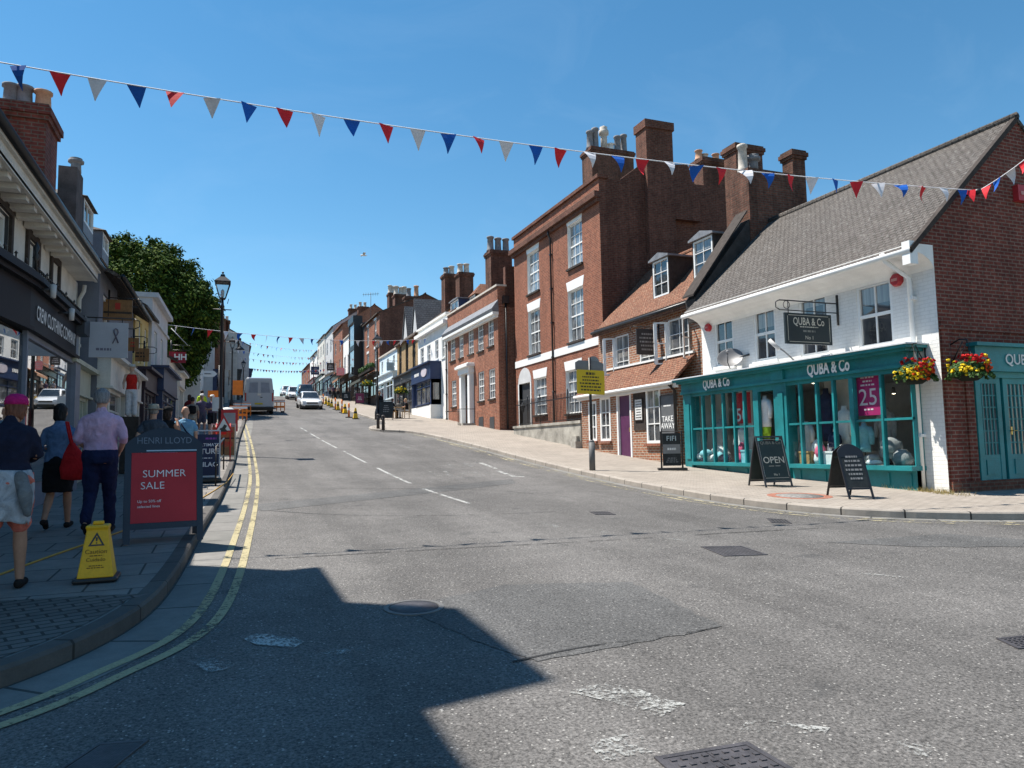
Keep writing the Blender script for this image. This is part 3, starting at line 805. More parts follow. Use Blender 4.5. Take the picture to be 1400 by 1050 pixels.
# teal side shopfront
o = QG.box('side_shopfront', M_TEAL, [(.86, 1.0, .6, 2.9, -.12, .05), (1.0, 6.2, .6, .72, -.12, .03), (1.0, 6.2, 2.78, 2.9, -.12, .03)])
QG.box('fascia', M_TEAL, [(.80, 6.2, 2.9, 3.4, -.02, .14), (.74, 6.2, 3.4, 3.47, -.02, .24)], o)
text('QUBA & CO', .30, plain('pale_sign_letters', (.62, .62, .6), .5), o, QG.P(2.45, 3.14, .145), QG.t, (0, 0, 1), bold=.012, extrude=.02)
def glazed_door(u0, u1, knob):
    d = QG.mb()
    d.box(u0, u0 + .12, .72, 2.78, -.1, -.02); d.box(u1 - .12, u1, .72, 2.78, -.1, -.02); d.box(u0 + .12, u1 - .12, .72, 1.22, -.1, -.03); d.box(u0 + .12, u1 - .12, 2.66, 2.78, -.1, -.021)
    for i in range(1, 5):
        u = u0 + .12 + (u1 - u0 - .24) * i / 5; d.box(u - .015, u + .015, 1.22, 2.66, -.08, -.035)
    for i in range(1, 6):
        z = 1.22 + 1.44 * i / 6; d.box(u0 + .12, u1 - .12, z - .013, z + .013, -.078, -.04)
    d.box(u0 + .2, u1 - .2, .82, 1.12, -.03, -.012)
    dd = d.build('door', M_TEAL, o)
    d = QG.mb(); d.quad((u0 + .1, 1.2, -.06), (u1 - .1, 1.2, -.06), (u1 - .1, 2.68, -.06), (u0 + .1, 2.68, -.06)); d.build('pane', M_PANEB, dd, recalc=False)
    if knob:
        d = QG.mb(); d.box(knob - .02, knob + .02, 1.62, 1.78, -.02, -.005); d.tube([(knob, 1.7, -.01), (knob, 1.7, .05), (knob + .1, 1.7, .05)], .012, 6); d.build('handle', plain('brass', (.6, .42, .15), .35, .5, .9), dd)
x_ = lambda px: on_y(px, 590, 10.3).x - 13.1
glazed_door(x_(1338), x_(1373), None); glazed_door(x_(1377), x_(1415), x_(1384)); glazed_door(x_(1420), x_(1470), None)
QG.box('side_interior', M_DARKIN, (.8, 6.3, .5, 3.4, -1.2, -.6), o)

# teal front shopfront
o = Q.box('shopfront', M_TEAL, [(uA, uB, HEAD, HEAD + .06, 0, w_ - .06),
    (U(946), uB, .5, HEAD, 0, w_), (U(1077), U(1062), .5, HEAD, 0, w_), (uA - .0, U(1247), .5, HEAD, 0, w_ - .05),
    (U(1066), U(1073), 1.45, HEAD - .25, w_, w_ + .03), (U(944), U(938), 1.1, HEAD - .3, w_, w_ + .03)])
Q.box('stall_riser', M_TEALD, [(U(1030), U(946), .5, SILL - .09, 0, w_ - .06), (U(1247), U(1077), .5, SILL - .09, 0, w_ - .06)] +
      [(U(px), U(px - 3), .62, SILL - .15, w_ - .06, w_ - .035) for px in (1018, 990, 965, 1240, 1210, 1160, 1124, 1090)], o)
Q.box('sill_board', M_TEAL, [(U(1029), U(944), SILL - .09, SILL, 0, w_ + .1), (uA - .05, U(1078), SILL - .09, SILL, 0, w_ + .1)], o)
f = Q.box('fascia', M_TEAL, [(uA - .03, uB + .03, HEAD, FTOP - .06, 0, w_ + .04), (uA - .02, uB + .02, HEAD - .0, HEAD + .07, w_ + .04, w_ + .075), (U(1077) - .02, U(1062) + .02, HEAD + .07, HEAD + .33, w_ + .04, w_ + .1),
    (uA - .25, uB + .1, FTOP - .06, FTOP, 0, w_ + .30), (uA - .15, uB + .05, FTOP - .12, FTOP - .06, 0, w_ + .2)], o)
Q.box('lead_flashing', plain('pale_lead', (.62, .64, .66), .5, .4, .1), [(uA - .28, uB + .12, FTOP, FTOP + .03, .0, w_ + .33)], o)
WLET = plain('white_sign_letters', (.78, .78, .76), .5)
def quba(px, py, size):
    u, z = Q.at(px, py, w_ + .06); P = Q.P(u, z, w_ + .09)
    text('QUBA & Co', size, WLET, f, P, -Q.t, (0, 0, 1), bold=.03, extrude=.03, sx=.64)
quba(981, 524, .36); quba(1134, 503, .38)
def shop_window(px0, px1, mull, thick=(), tr=1.98):
    u0, u1 = sorted((U(px0), U(px1)))
    m = Q.mb(); m.box(u0, u1, HEAD - .09, HEAD - .002, w_ - .12, w_ - .02); m.box(u0, u1, tr - .025, tr + .025, w_ - .1, w_ - .03)
    for p in mull: u = U(p); m.box(u - .028, u + .028, SILL, HEAD - .09, w_ - .115, w_ - .015)
    for p in thick: u = U(p); m.box(u - .06, u + .06, SILL, HEAD - .09, w_ - .118, w_ - .0)
    wo = m.build('shop_window', M_TEAL, o)
    m = Q.mb(); m.quad((u0, SILL, w_ - .07), (u1, SILL, w_ - .07), (u1, HEAD - .05, w_ - .07), (u0, HEAD - .05, w_ - .07)); m.build('pane', M_GLASS, wo, recalc=False)
shop_window(946, 1030, (960, 974, 988, 1003, 1017)); shop_window(1077, 1247, (1094, 1117, 1140, 1206), (1166,))
# door frame with the door folded back inside
Q.box('door_frame', M_TEAL, [(U(1037), U(1030), .55, HEAD - .0, w_ - .12, w_ - .02), (U(1062), U(1058.5), .55, HEAD - .0, w_ - .12, w_ - .02), (U(1058.5), U(1037), 2.86, HEAD, w_ - .12, w_ - .02)], o)
# shop interior: platform, backs, ceiling, side walls
i0, i1 = uA + .02, uB - .02
Q.box('display_platform', M_INT, [(U(1029), i1, .6, SILL - .01, -.75, .14), (i0, U(1078), .6, SILL - .01, -.75, .14)], o)
Q.box('shop_interior', M_INT, [(i0, i1, 3.1, 3.16, -3.6, .1), (i0, i1, .5, 3.1, -3.7, -3.6), (i0, i0 + .03, .5, 3.1, -3.6, .08), (i1 - .03, i1, .5, 3.1, -3.6, .08),
     (U(955), i1 - .03, 1.0, 3.1, -.8, -.75), (i0 + .03, U(1226), 1.0, 3.1, -.8, -.75), (U(1118), U(1082), 1.0, 3.1, -.85, -.8), (U(986), U(968), 1.0, 3.1, -.85, -.8)], o)
Q.box('shop_floor', M_FLOORW, (i0, i1, .5, .62, -3.6, .05), o)
SPOT = emis('lit_spot_lamp', (1.0, .82, .55), 6.0)
for i, (px, py) in enumerate(((990, 536), (998, 535), (1005, 535), (1012, 534), (1112, 524), (1155, 517), (1174, 516), (1222, 538))):
    u, z = Q.at(px, py, -.25); p = Q.P(u, z, -.25)
    t = thing('spot_lamp', ['warm ceiling spot lamp behind the left teal shop window', 'warm ceiling spot lamp behind the right teal shop window'][i > 3], 'lamp', p, 0, 'spot lamps in the left shop window' if i < 4 else 'spot lamps in the right shop window')
    m = MB(lambda x, y, z: p + V((x, y, z))); m.lathe([(.03, .14), (.045, .0), (.035, .0)], n=10); m.build('lamp_body', M_BLK, t)
    m = MB(lambda x, y, z: p + V((x, y, z))); m.lathe([(.034, .002), (.034, -.004), (.001, -.012)], n=10); m.build('lamp_bulb', SPOT, t)
# poster boards in the windows
def poster(px0, px1, py0, py1, wv, col, name, label):
    u0, u1, z0, z1 = Q.R(px0, px1, py0, py1, wv)
    t = thing(name, label, 'poster', Q.P((u0 + u1) / 2, z0, wv))
    m = Q.mb(); m.box(u0, u1, z0, z1, wv - .012, wv); m.build('board', col, t)
    return t, Q.P((u0 + u1) / 2, (z0 + z1) / 2, wv + .002), u1 - u0, z1 - z0
PINK = plain('magenta_poster', (.42, .025, .14), .6, .2, 0, .05); REDP = plain('red_poster', (.52, .03, .035), .6, .2, 0, .05)
t, p, pw, ph = poster(1171, 1203, 510, 568, .12, PINK, 'sale_poster', 'magenta poster reading 25 behind the right teal shop window')
PL = plain('pale_poster_ink', (.75, .62, .66), .6); text('25', .52, PL, t, p - V((0, 0, .08)), -Q.t, (0, 0, 1), extrude=.003)
for k, s_ in enumerate((.42, .34, .36)): scribble(t, PL, p + V((0, 0, ph * (.40 - .09 * k))), -Q.t, (0, 0, 1), pw * .6, .08, 1, n=3, seed=k)
scribble(t, PL, p - V((0, 0, ph * .36)), -Q.t, (0, 0, 1), pw * .5, .08, 1, n=2, seed=9)
t, p, pw, ph = poster(1002, 1026, 537, 579, .0, REDP, 'sale_poster', 'red poster reading 50 behind the left teal shop window')
text('50', .50, WLET, t, p - V((0, 0, .2)), -Q.t, (0, 0, 1), bold=.01, extrude=.003)
# things on show
CW = plain('white_cloth', (.74, .74, .73), .85, .1, 0, .1, 8, .4); CGR = plain('grey_cloth', (.30, .30, .30), .9, .1, 0, .2, 8, .4); CNV = plain('navy_cloth', (.03, .04, .085), .9, .1, 0, .2, 8, .4)
CPK = plain('pink_cloth', (.65, .12, .22), .9, .1, 0, .15, 8, .4); CTQ = plain('turquoise_cloth', (.25, .55, .62), .9, .1, 0, .15, 8, .4); CTAN = plain('wicker', (.42, .25, .10), .8, .2, 0, .3, 20, .4)
CLIME = plain('lime_cloth', (.42, .62, .05), .9, .1, 0, .4, 12)
def mannequin(px, py, wv, h, cloth, label, lower=None, zb=SILL, dress=False):
    """headless bust in a shirt on a pole stand"""
    u, _ = Q.at(px, py, wv); p = Q.P(u, zb, wv); T = lambda x, y, z: p + Q.t * x + Q.n * y + V((0, 0, z))
    t = thing('mannequin', label, 'mannequin', p)
    m = MB(T); m.lathe([(.001, 0), (.14, 0), (.14, .02), (.015, .03), (.015, h * .5), (.001, h * .5)], n=14); m.build('stand', M_BLK, t)
    m = MB(T); s_ = h
    pr = [(.001, .30), (.17, .30), (.165, .45), (.15, .6), (.18, .76), (.2, .86), (.17, .93), (.075, .97), (.06, 1.04), (.001, 1.04)] if not dress else [(.001, .12), (.30, .12), (.24, .35), (.155, .6), (.18, .76), (.19, .86), (.16, .93), (.07, .97), (.06, 1.03), (.001, 1.03)]
    m.lathe([(r * min(1.15, h), z * s_) for r, z in pr], n=18, sy=.62)
    for sg in (-1, 1):
        m.tube([(sg * .15, 0, .90 * s_), (sg * .23, .02, .74 * s_), (sg * .26, .07, .5 * s_)], [.07, .062, .05], 10)
    m.build('shirt', cloth, t)
    if lower:
        m = MB(T); m.lathe([(.001, 0), (.13, .02), (.16, .2 * s_), (.165, .33 * s_), (.001, .34 * s_)], n=16, sy=.65); m.build('lower_garment', lower, t)
    return t
mannequin(1046, 560, .04, 1.1, CW, 'headless mannequin in a white jacket standing in the open doorway', CLIME, zb=1.62)
Q.box('door_plinth', M_DTIMBER, (Q.at(1046, 600, .04)[0] - .14, Q.at(1046, 600, .04)[0] + .14, .6, 1.61, -.1, .16), o)
mannequin(1015, 600, -.2, .95, CW, 'mannequin in a white jumper beside the red poster', zb=SILL)
mannequin(1102, 590, -.3, 1.0, CW, 'mannequin in a white dress in the right shop window', dress=True)
mannequin(1130, 560, -.5, 1.75, CNV, 'mannequin in navy on a tall stand in the right shop window', zb=SILL)
mannequin(1213, 600, -.45, 1.2, CGR, 'mannequin in a grey knit right of the magenta poster')
mannequin(1182, 600, -.35, .9, CTQ, 'mannequin in a turquoise top under the magenta poster')
def heap(px, wv, r, h, cloths, label, seed, zb=SILL, name='clothes_pile'):
    rnd = random.Random(seed); u, _ = Q.at(px, 600, wv); p = Q.P(u, zb, wv)
    t = thing(name, label, 'clothes', p)
    for i, c in enumerate(cloths):
        m = MB(lambda x, y, z: p + Q.t * x + Q.n * y + V((0, 0, z)))
        cx, cy = rnd.uniform(-r, r) * .6, rnd.uniform(-r, r) * .3; z0 = h * i / len(cloths) * rnd.uniform(.5, .9)
        rings = []
        for k, (q, z) in enumerate(((.02, 0), (.8, .02), (1.0, .35), (.85, .7), (.45, .95), (.02, 1.0))):
            rings.append([(cx + cos(a * pi / 7) * q * r * .62 * (1 + .25 * sin(a * 1.7 + i * 2 + k)), cy + sin(a * pi / 7) * q * r * .5 * (1 + .25 * cos(a * 2.3 + i)), z0 + z * h * .55) for a in range(14)])
        m.loft(rings); m.build('folded_garment', c, t)
heap(962, .0, .32, .38, (CNV, CW, CTQ), 'heap of navy and white clothes at the left end of the left window', 3)
heap(976, -.1, .32, .42, (CW, CNV, CW), 'pile of white and navy clothes in the middle of the left window', 5)
heap(990, -.1, .34, .40, (CNV, CGR, CW), 'pile of grey and white clothes right of the navy heap in the left window', 8)
heap(1010, .03, .16, .62, (CPK, CPK), 'rolled pink towels standing under the red poster', 4, name='towel_roll')
heap(1150, .0, .3, .42, (CW, CNV, CW), 'white and navy clothes on a box in the right window', 12)
heap(1225, -.15, .36, .62, (CGR, CGR, CGR), 'large grey beanbag at the right end of the right window', 14, name='beanbag')
heap(1190, .02, .3, .25, (CW, CGR), 'low pile of white and grey shoes under the magenta poster', 16)
heap(983, .05, .26, .34, (CW, CTQ), 'folded white jumpers on the sill of the left window', 31)
heap(1120, .02, .22, .55, (CW, CPK, CW), 'tall stack of white and pink towels beside the white dress', 33, name='towel_stack')
heap(1144, -.1, .25, .7, (CNV, CW, CNV), 'tall stack of navy jumpers beside the thick window post', 35)
heap(1090, .0, .24, .42, (CNV, CGR), 'dark folded clothes at the door end of the right window', 37)
mannequin(1154, 560, -.35, 1.3, CW, 'mannequin in a white top behind the thick window post')
mannequin(985, 560, -.4, 1.2, CGR, 'mannequin in a grey top in the middle of the left window')
mannequin(958, 560, -.45, 1.15, CNV, 'mannequin in a navy top at the left end of the left window')
def crate(px, wv, a, h, mat, label, zb=SILL):
    u, _ = Q.at(px, 620, wv); p = Q.P(u, zb, wv); t = thing('display_box', label, 'box', p)
    m = Q.mb(); m.box(u - a / 2, u + a / 2, zb, zb + h * .86, wv - .15, wv + .15); m.build('box_body', mat, t)
    m = Q.mb(); m.box(u - a / 2 - .015, u + a / 2 + .015, zb + h * .86 + .001, zb + h, wv - .165, wv + .165); m.build('lid', mat, t)
crate(1107, -.05, .42, .30, CTAN, 'wicker hamper under the white dress in the right window'); crate(1137, .03, .4, .3, CW, 'white box beside the wicker hamper'); crate(1024, .02, .3, .34, CTQ, 'turquoise framed box at the door end of the left window'); crate(1158, .02, .24, .42, plain('yellow_card', (.6, .38, .08), .7), 'yellow box beside the thick window post')

# ---------------------------------------------------------------- small things fixed to the shop wall
def alarm(px, py, r, label, sides):
    u, z = Q.at(px, py); p = Q.P(u, z, 0)
    t = thing('alarm_box', label, 'alarm box', p)
    m = Q.mb(); m.loft([[(u + rr * cos(i * 2 * pi / sides + pi / 8), z + rr * sin(i * 2 * pi / sides + pi / 8), w) for i in range(sides)] for rr, w in ((r, .0), (r, .08), (r * .85, .11), (.01, .115))], smooth=False)
    m.build('housing', plain('alarm_red', (.42, .03, .035), .4), t)
    m = Q.mb(); m.box(u - r * .5, u + r * .5, z - r * .2, z + r * .2, .112, .122); m.build('badge', plain('alarm_badge', (.55, .25, .22), .5), t)
alarm(970, 448, .115, 'round red alarm box by the left upper window of the white shop', 16); alarm(1228, 383, .14, 'red eight sided alarm box under the eaves near the white downpipe', 8)
# satellite dish
u, z = Q.at(1000, 491, .25); p = Q.P(u, z, .28)
t = thing('satellite_dish', 'grey satellite dish above the teal fascia', 'satellite dish', p)
dirn = (V((-.62, -.55, .45))).normalized(); a1 = dirn.cross(V((0, 0, 1))).normalized(); a2 = a1.cross(dirn)
m = MB(); rings = []
for rr, dd in ((.02, .0), (.14, .01), (.26, .035), (.34, .07), (.35, .085), (.34, .085), (.26, .05), (.14, .025), (.02, .015)):
    rings.append([p + a1 * rr * cos(k * pi / 12) + a2 * rr * .85 * sin(k * pi / 12) + dirn * dd for k in range(24)])
m.loft(rings); m.build('dish', plain('dish_grey', (.13, .13, .135), .45, .4, .2), t)
m = MB(); m.tube([p - a2 * .3, p - a2 * .32 + dirn * .3, p - a2 * .05 + dirn * .42], .014, 6); m.build('arm', M_DKGREY, t)
m = MB(); m.tube([p, p - dirn * .15, Q.P(u - .3, z + .05, .1), Q.P(u - .45, z + .08, 0)], .028, 8); m.build('bracket', M_DKGREY, t)
m = MB(); m.ball(p - a2 * .05 + dirn * .43, .045); m.build('receiver', M_POTD, t)
# projecting hanging sign
def hanging_sign(A, n, out0, out1, z0, z1, board, label, zbar, frame=M_BLK, thick=.05, name='hanging_sign', scroll=True, back=True):
    """board hung on an iron bracket square to the wall; A wall point, n outward"""
    n = V(n).normalized(); t = thing(name, label, 'sign', A + n * out0)
    side = n.cross(V((0, 0, 1))).normalized()
    m = MB(); b0, b1 = A + n * out0, A + n * out1
    P = [b0 + V((0, 0, z0 - A.z)), b1 + V((0, 0, z0 - A.z)), b1 + V((0, 0, z1 - A.z)), b0 + V((0, 0, z1 - A.z))]
    m.prism([tuple(q - side * thick / 2) for q in P], tuple(side * thick)); bd = m.build('board', board, t)
    m = MB(); e = A + n * (out1 + .12); zb = zbar - A.z
    m.tube([A + V((0, 0, zb)), e + V((0, 0, zb))], .015, 6); m.tube([A + V((0, 0, zb - .22)), e + V((0, 0, zb - .22))], .012, 6)
    m.tube([e + V((0, 0, zb)), e + n * .1 + V((0, 0, zb - .05)), e + n * .1 + V((0, 0, zb - .17)), e + V((0, 0, zb - .22))], .012, 6)
    m.tube([A + n * .015 + V((0, 0, zb + .2)), A + n * .015 + V((0, 0, zb - .5))], .03, 6)
    for q in (out0 + .12, out1 - .12):
        m.tube([A + n * q + V((0, 0, zb)), A + n * q + V((0, 0, z1 - A.z))], .01, 6)
    if scroll:
        c = A + n * (out1 - .08) + V((0, 0, zb - .1)); m.tube([c + n * .09 * cos(k) + V((0, 0, .09 * sin(k))) for k in [i * .5 for i in range(14)]], .008, 6)
    m.build('bracket', frame, t)
    nn = -side if (-side).dot(-A) > 0 else side   # the face seen from the junction
    c = (b0 + b1) / 2 + V((0, 0, (z0 + z1) / 2 - A.z)) + nn * (thick / 2 + .002)
    rgt = V((0, 0, 1)).cross(nn); return t, bd, c, rgt, nn
ys = Q.at(1146, 430)[0]; Aq = Q.P(ys, 4.6)
def px_on_side(px, py, Y): return on_y(px, py, Y)
Yq = Aq.y; s0 = px_on_side(1136, 450, Yq); s1 = px_on_side(1073, 450, Yq); zt = px_on_side(1100, 429, Yq).z; zb_ = px_on_side(1107, 471, Yq).z
BOARD = plain('slate_green_board', (.024, .034, .038), .5, .35)
t, bd, c, rg, nn = hanging_sign(Aq, Q.n, 13.1 - s0.x, 13.1 - s1.x, zb_, zt, BOARD, 'dark hanging sign reading QUBA over the teal shop door', px_on_side(1110, 413, Yq).z)
hw, hh = (s0.x - s1.x) / 2, (zt - zb_) / 2
GOLD = plain('pale_gilt', (.55, .52, .44), .5)
m = MB()
for dx, dz, ex, ez in ((0, hh * .86, hw * .86, .006), (0, -hh * .86, hw * .86, .006), (hw * .9, 0, .006, hh * .8), (-hw * .9, 0, .006, hh * .8)):
    P = [c + rg * (dx + a * ex) + V((0, 0, dz + b * ez)) + nn * .003 for a, b in ((-1, -1), (1, -1), (1, 1), (-1, 1))]; m.add(P, [(0, 1, 2, 3)])
m.build('border_line', GOLD, bd, recalc=False)
text('QUBA & Co', .24, GOLD, bd, c + V((0, 0, hh * .45)), rg, (0, 0, 1), bold=.012, extrude=.004, sx=.72)
scribble(bd, GOLD, c + V((0, 0, hh * .12)), rg, (0, 0, 1), hw * 1.2, .05, 1, n=8); scribble(bd, plain('faint_gilt', (.2, .2, .18), .5), c - V((0, 0, hh * .15)), rg, (0, 0, 1), hw * .8, .1, 1, n=3)
text('No 1', .12, GOLD, bd, c - V((0, 0, hh * .58)), rg, (0, 0, 1), extrude=.004)
# lamp arm and flood lights above fascia
for px, py, lab in ((1070, 478, 'slim grey sign lamp on the white wall left of the hanging board'),):
    u, z = Q.at(px, py, .2); t = thing('wall_lamp', lab, 'lamp', Q.P(u, z, 0))
    m = Q.mb(); m.tube([(u - .15, z - .28, 0), (u - .05, z - .05, .2), (u + .05, z + .1, .35)], .02, 6); m.build('lamp_arm', M_POTD, t)
    m = Q.mb(); m.tube([(u - .0, z, .3), (u + .18, z + .26, .45)], .05, 8); m.build('lamp_head', M_PALE, t)

# ---------------------------------------------------------------- hanging flower baskets
FOL = plain('basket_leaf', (.045, .10, .022), .7, .3, 0, .5, 20); FY = plain('yellow_petal', (.75, .55, .02), .7, .2, 0, .2, 20); FR = plain('red_petal', (.55, .02, .02), .7, .2, 0, .2, 20); FO = plain('orange_red_petal', (.72, .09, .015), .7, .2, 0, .2, 20)
def stuffpart(o): o['kind'] = 'stuff'; return o
def petals(mb, rnd, c, r, n, s, up=.3):
    for i in range(n):
        d = V((rnd.gauss(0, 1), rnd.gauss(0, 1), rnd.gauss(0, 1) * .8 + up)).normalized(); q = c + V((d.x * r[0], d.y * r[1], d.z * r[2])) * rnd.uniform(.75, 1.08)
        e = (d + V((rnd.uniform(-.6, .6), rnd.uniform(-.6, .6), rnd.uniform(-.3, .6)))).normalized()
        a = e.cross(V((.3, .2, 1))).normalized(); b = a.cross(e); k = s * rnd.uniform(.7, 1.3)
        mb.cards([(q, a * k, b * k)])
        if i % 2: mb.cards([(q + e * k * .3, (a + e * .8).normalized() * k * .8, b * k * .8)])
def basket(c, r, label, seed, wall, n, cols):
    rnd = random.Random(seed); t = thing('flower_basket', label, 'flower basket', c - V((0, 0, r * .9)))
    m = MB(); m.lathe([(.001, -r * .62), (r * .4, -r * .6), (r * .66, -r * .42), (r * .74, -r * .15), (r * .66, -r * .12), (.001, -r * .15)], c, 18); m.build('basket', plain('black_liner', (.015, .018, .012), .8, .2), t)
    m = MB(); petals(m, rnd, c + V((0, 0, r * .02)), (r * .9, r * .9, r * .5), 520, r * .085)
    for k in range(46):                                     # trailing stems
        a = rnd.uniform(0, 2 * pi); q = c + V((cos(a), sin(a), 0)) * r * .8
        for i in range(rnd.randint(2, 6)):
            q = q + V((cos(a) * .03, sin(a) * .03, -rnd.uniform(.02, .05))) * r * 2; petals(m, rnd, q, (r * .05,) * 3, 2, r * .07)
    stuffpart(m.build('foliage', FOL, t, recalc=False))
    for mat, (ox, oy, oz), sc, k in cols:
        m = MB()
        for i in range(k // 5):
            s_ = max(-.98, min(.98, ox + rnd.gauss(0, .5) * sc)); e = max(-.35, min(.95, oz + rnd.gauss(0, .35) * sc)); f = rnd.choice((-1, -1, -1, 1)) * sqrt(max(0, 1 - s_ * s_))
            d = RT * s_ + FW * f * .9 + V((0, 0, e * .85)); q = c + d * r * rnd.uniform(.86, 1.1)
            petals(m, rnd, q, (r * .07,) * 3, 9, r * .05, .4)
        stuffpart(m.build('blossom', mat, t, recalc=False))
    m = MB(); top = c + V((0, 0, r * 1.7))
    for a in (0, 2.1, 4.2): m.tube([c + V((cos(a) * r * .85, sin(a) * r * .85, -r * .2)), top], .006, 5)
    m.build('chain', M_BLK, t)
    bt = thing('basket_bracket', 'curled bracket of the ' + label.replace('hanging ', ''), 'bracket', wall)
    m = MB(); m.tube([wall + V((0, 0, -.42)), wall + V((0, 0, .1))], .018, 6); m.tube([wall, wall.lerp(top, .55) + V((0, 0, .06)), top + V((0, 0, .02)), top], .015, 6)
    m.tube([wall + V((0, 0, -.4)), wall.lerp(top, .35) + V((0, 0, -.2)), wall.lerp(top, .75)], .012, 6); m.build('iron_arm', M_BLK, bt)
c = on_x(1250, 511, 12.62); basket(c, .34, 'yellow and orange flower basket hanging on the white corner pier', 21, V((13.09, 10.62, c.z + .55)), Q.n, [(FY, (-.42, 0, .0), .7, 210), (FO, (.38, 0, .02), .8, 290), (FR, (.1, 0, .75), .7, 150), (FY, (.45, 0, .8), .3, 40)])
c = on_y(1325, 506, 9.85); basket(c, .34, 'red and yellow flower basket hanging on the dark brick corner pier', 22, V((c.x + .1, 10.29, c.z + .55)), QG.n, [(FY, (-.65, 0, .1), .6, 200), (FR, (-.05, 0, .85), .7, 220), (FO, (.75, 0, .1), .6, 190), (FY, (.4, 0, .6), .3, 40)])
# dried weeds along the wall foot
m = MB(); rnd = random.Random(5)
for i in range(520):
    u = rnd.uniform(-.6, 1.3) if i % 2 else rnd.uniform(-.2, .7); w = rnd.uniform(.0, .45) ** 1.3; p = Q.P(u, 0, w + (.0 if u > 0 else .1)); p.z = g(p.y) + KH
    h = rnd.uniform(.03, .12); d = V((rnd.uniform(-1, 1), rnd.uniform(-1, 1), 0)) * .06
    m.add([p + V((-.006, 0, 0)), p + V((.006, 0, 0)), p + d + V((0, 0, h))], [(0, 1, 2)])
o_ = m.build('dry_weeds', plain('straw', (.50, .40, .18), .9, .1), recalc=False); tag(o_, 'dry straw coloured weeds at the foot of the white corner pier', 'weeds', kind='stuff')

# ---------------------------------------------------------------- restaurant
R_ = Bld('restaurant', 'small orange brick restaurant with a plum door and a red tiled roof', (13.7, 18.1), (13.7, 25.6), cat='restaurant')
rw = [R_.R(842, 860, 458, 513), R_.R(875, 898, 476, 508), R_.R(914, 943, 434, 497)]
R_.wall(0, R_.L, 3.2, 6.2, rw, BR_ORANGE, D=5.0, rev=.12, name='upper_wall')
for i, r in enumerate(rw):
    wo = R_.window(r, 2, 3, sash=False, dep=.05, pmat=M_PANEB, sill=M_DTIMBER, fw=.05)
    if i != 1:
        u0, u1, z0, z1 = r; m = R_.mb(); k = (u1 - u0) * .45
        for uu in ((u1,) if i == 0 else (u1, u0)):
            s_ = 1 if uu == u1 else -1; e = uu + s_ * .22; f_ = .42
            for (za, zb2) in ((z0 + .04, z0 + .09), (z1 - .09, z1 - .04), ((z0 + z1) / 2 - .015, (z0 + z1) / 2 + .015)): m.prism([(uu, za, .0), (uu, zb2, .0), (e, zb2, f_), (e, za, f_)], (.03 * s_, 0, 0))
            m.prism([(e - .05 * s_, z0 + .04, f_ - .09), (e, z0 + .04, f_), (e, z1 - .04, f_), (e - .05 * s_, z1 - .04, f_ - .09)], (.03 * s_, 0, 0)); m.prism([(uu, z0 + .04, 0), (uu + .05 * s_, z0 + .04, .09), (uu + .05 * s_, z1 - .04, .09), (uu, z1 - .04, 0)], (.03 * s_, 0, 0))
        m.build('open_casement', M_WPAINT, wo)
zr = on_x(945, 343, 16.2).z
R_.roof(6.2, zr, 5.0, TL_RED, over=.28, ridge=2.5, end=.0, u1=R_.L)
R_.box('eaves_board', M_DTIMBER, (0, R_.L, 5.98, 6.1, .0, .2)); R_.gutter(5.96, .3, mat=M_BLK)
for (a, b, c_, d_) in ((892, 915, 354, 405), (947, 976, 325, 376)):
    r = R_.R(a, b, c_, d_, -.55); dormer(R_, r, 0, 2.2, M_DTIMBER, M_LEAD, 2, 3, w=-.55, peak=.18)
# projecting ground floor with its own strip of tiles
RG = sub(R_, (13.0, 19.2), (13.0, 25.85))
gr = [RG.R(805, 816, 549, 603), RG.R(821, 835, 543, 603), RG.R(884, 904, 530, 606)]
gd = RG.R(846, 862, 539, 624)
gd = (gd[0], gd[1], 1.08, 3.28)
RG.wall(0, RG.L, .3, 3.42, gr + [(gd[0] - .1, gd[1] + .1, gd[2], gd[3] + .08)], BR_ORANGE, D=.68, rev=.1, name='ground_floor_wall')
for i, r in enumerate(gr): RG.window(r, 2, 3, sash=False, dep=.03, sill=BR_RED, fw=.09, bw=.035, sd=.1, pmat=M_PANE)
d_ = RG.box('door', M_PURPLE, (gd[0], gd[1], gd[2], gd[3], -.12, -.06)); RG.box('handle', plain('brass', (.6, .42, .15)), (gd[0] + .1, gd[0] + .14, 2.0, 2.15, -.06, -.02), d_)
RG.box('door_frame', M_WPAINT, [(gd[0] - .1, gd[0] - .002, gd[2], gd[3] + .08, -.1, .02), (gd[1] + .002, gd[1] + .1, gd[2], gd[3] + .08, -.1, .02), (gd[0] - .002, gd[1] + .002, gd[3], gd[3] + .08, -.1, .018)])
RG.box('door_step', M_STONE, (gd[0] - .12, gd[1] + .12, gd[2] - .2, gd[2], -.1, .12))
m = RG.mb(); m.prism([(-.05, 3.52, .22), (-.05, 4.42, -.7), (-.05, 4.3, -.7), (-.05, 3.4, .22)], (RG.L + .1, 0, 0)); m.build('lean_to_roof', TL_RED, R_.root)
RG.box('lean_to_fascia', M_WPAINT, [(-.03, RG.L + .05, 3.3, 3.46, .0, .16)]); RG.gutter(3.44, .26, -.05, RG.L + .1, M_WPAINT, .06)
RG.box('lead_flashing', M_WPAINT, (0, RG.L, 4.40, 4.47, -.68, -.6))
m = RG.mb(); m.tube([(.12, 3.4, .24), (.06, 3.2, .08), (.06, .9, .06)], .05, 8); m.build('downpipe', M_DTIMBER, R_.root)
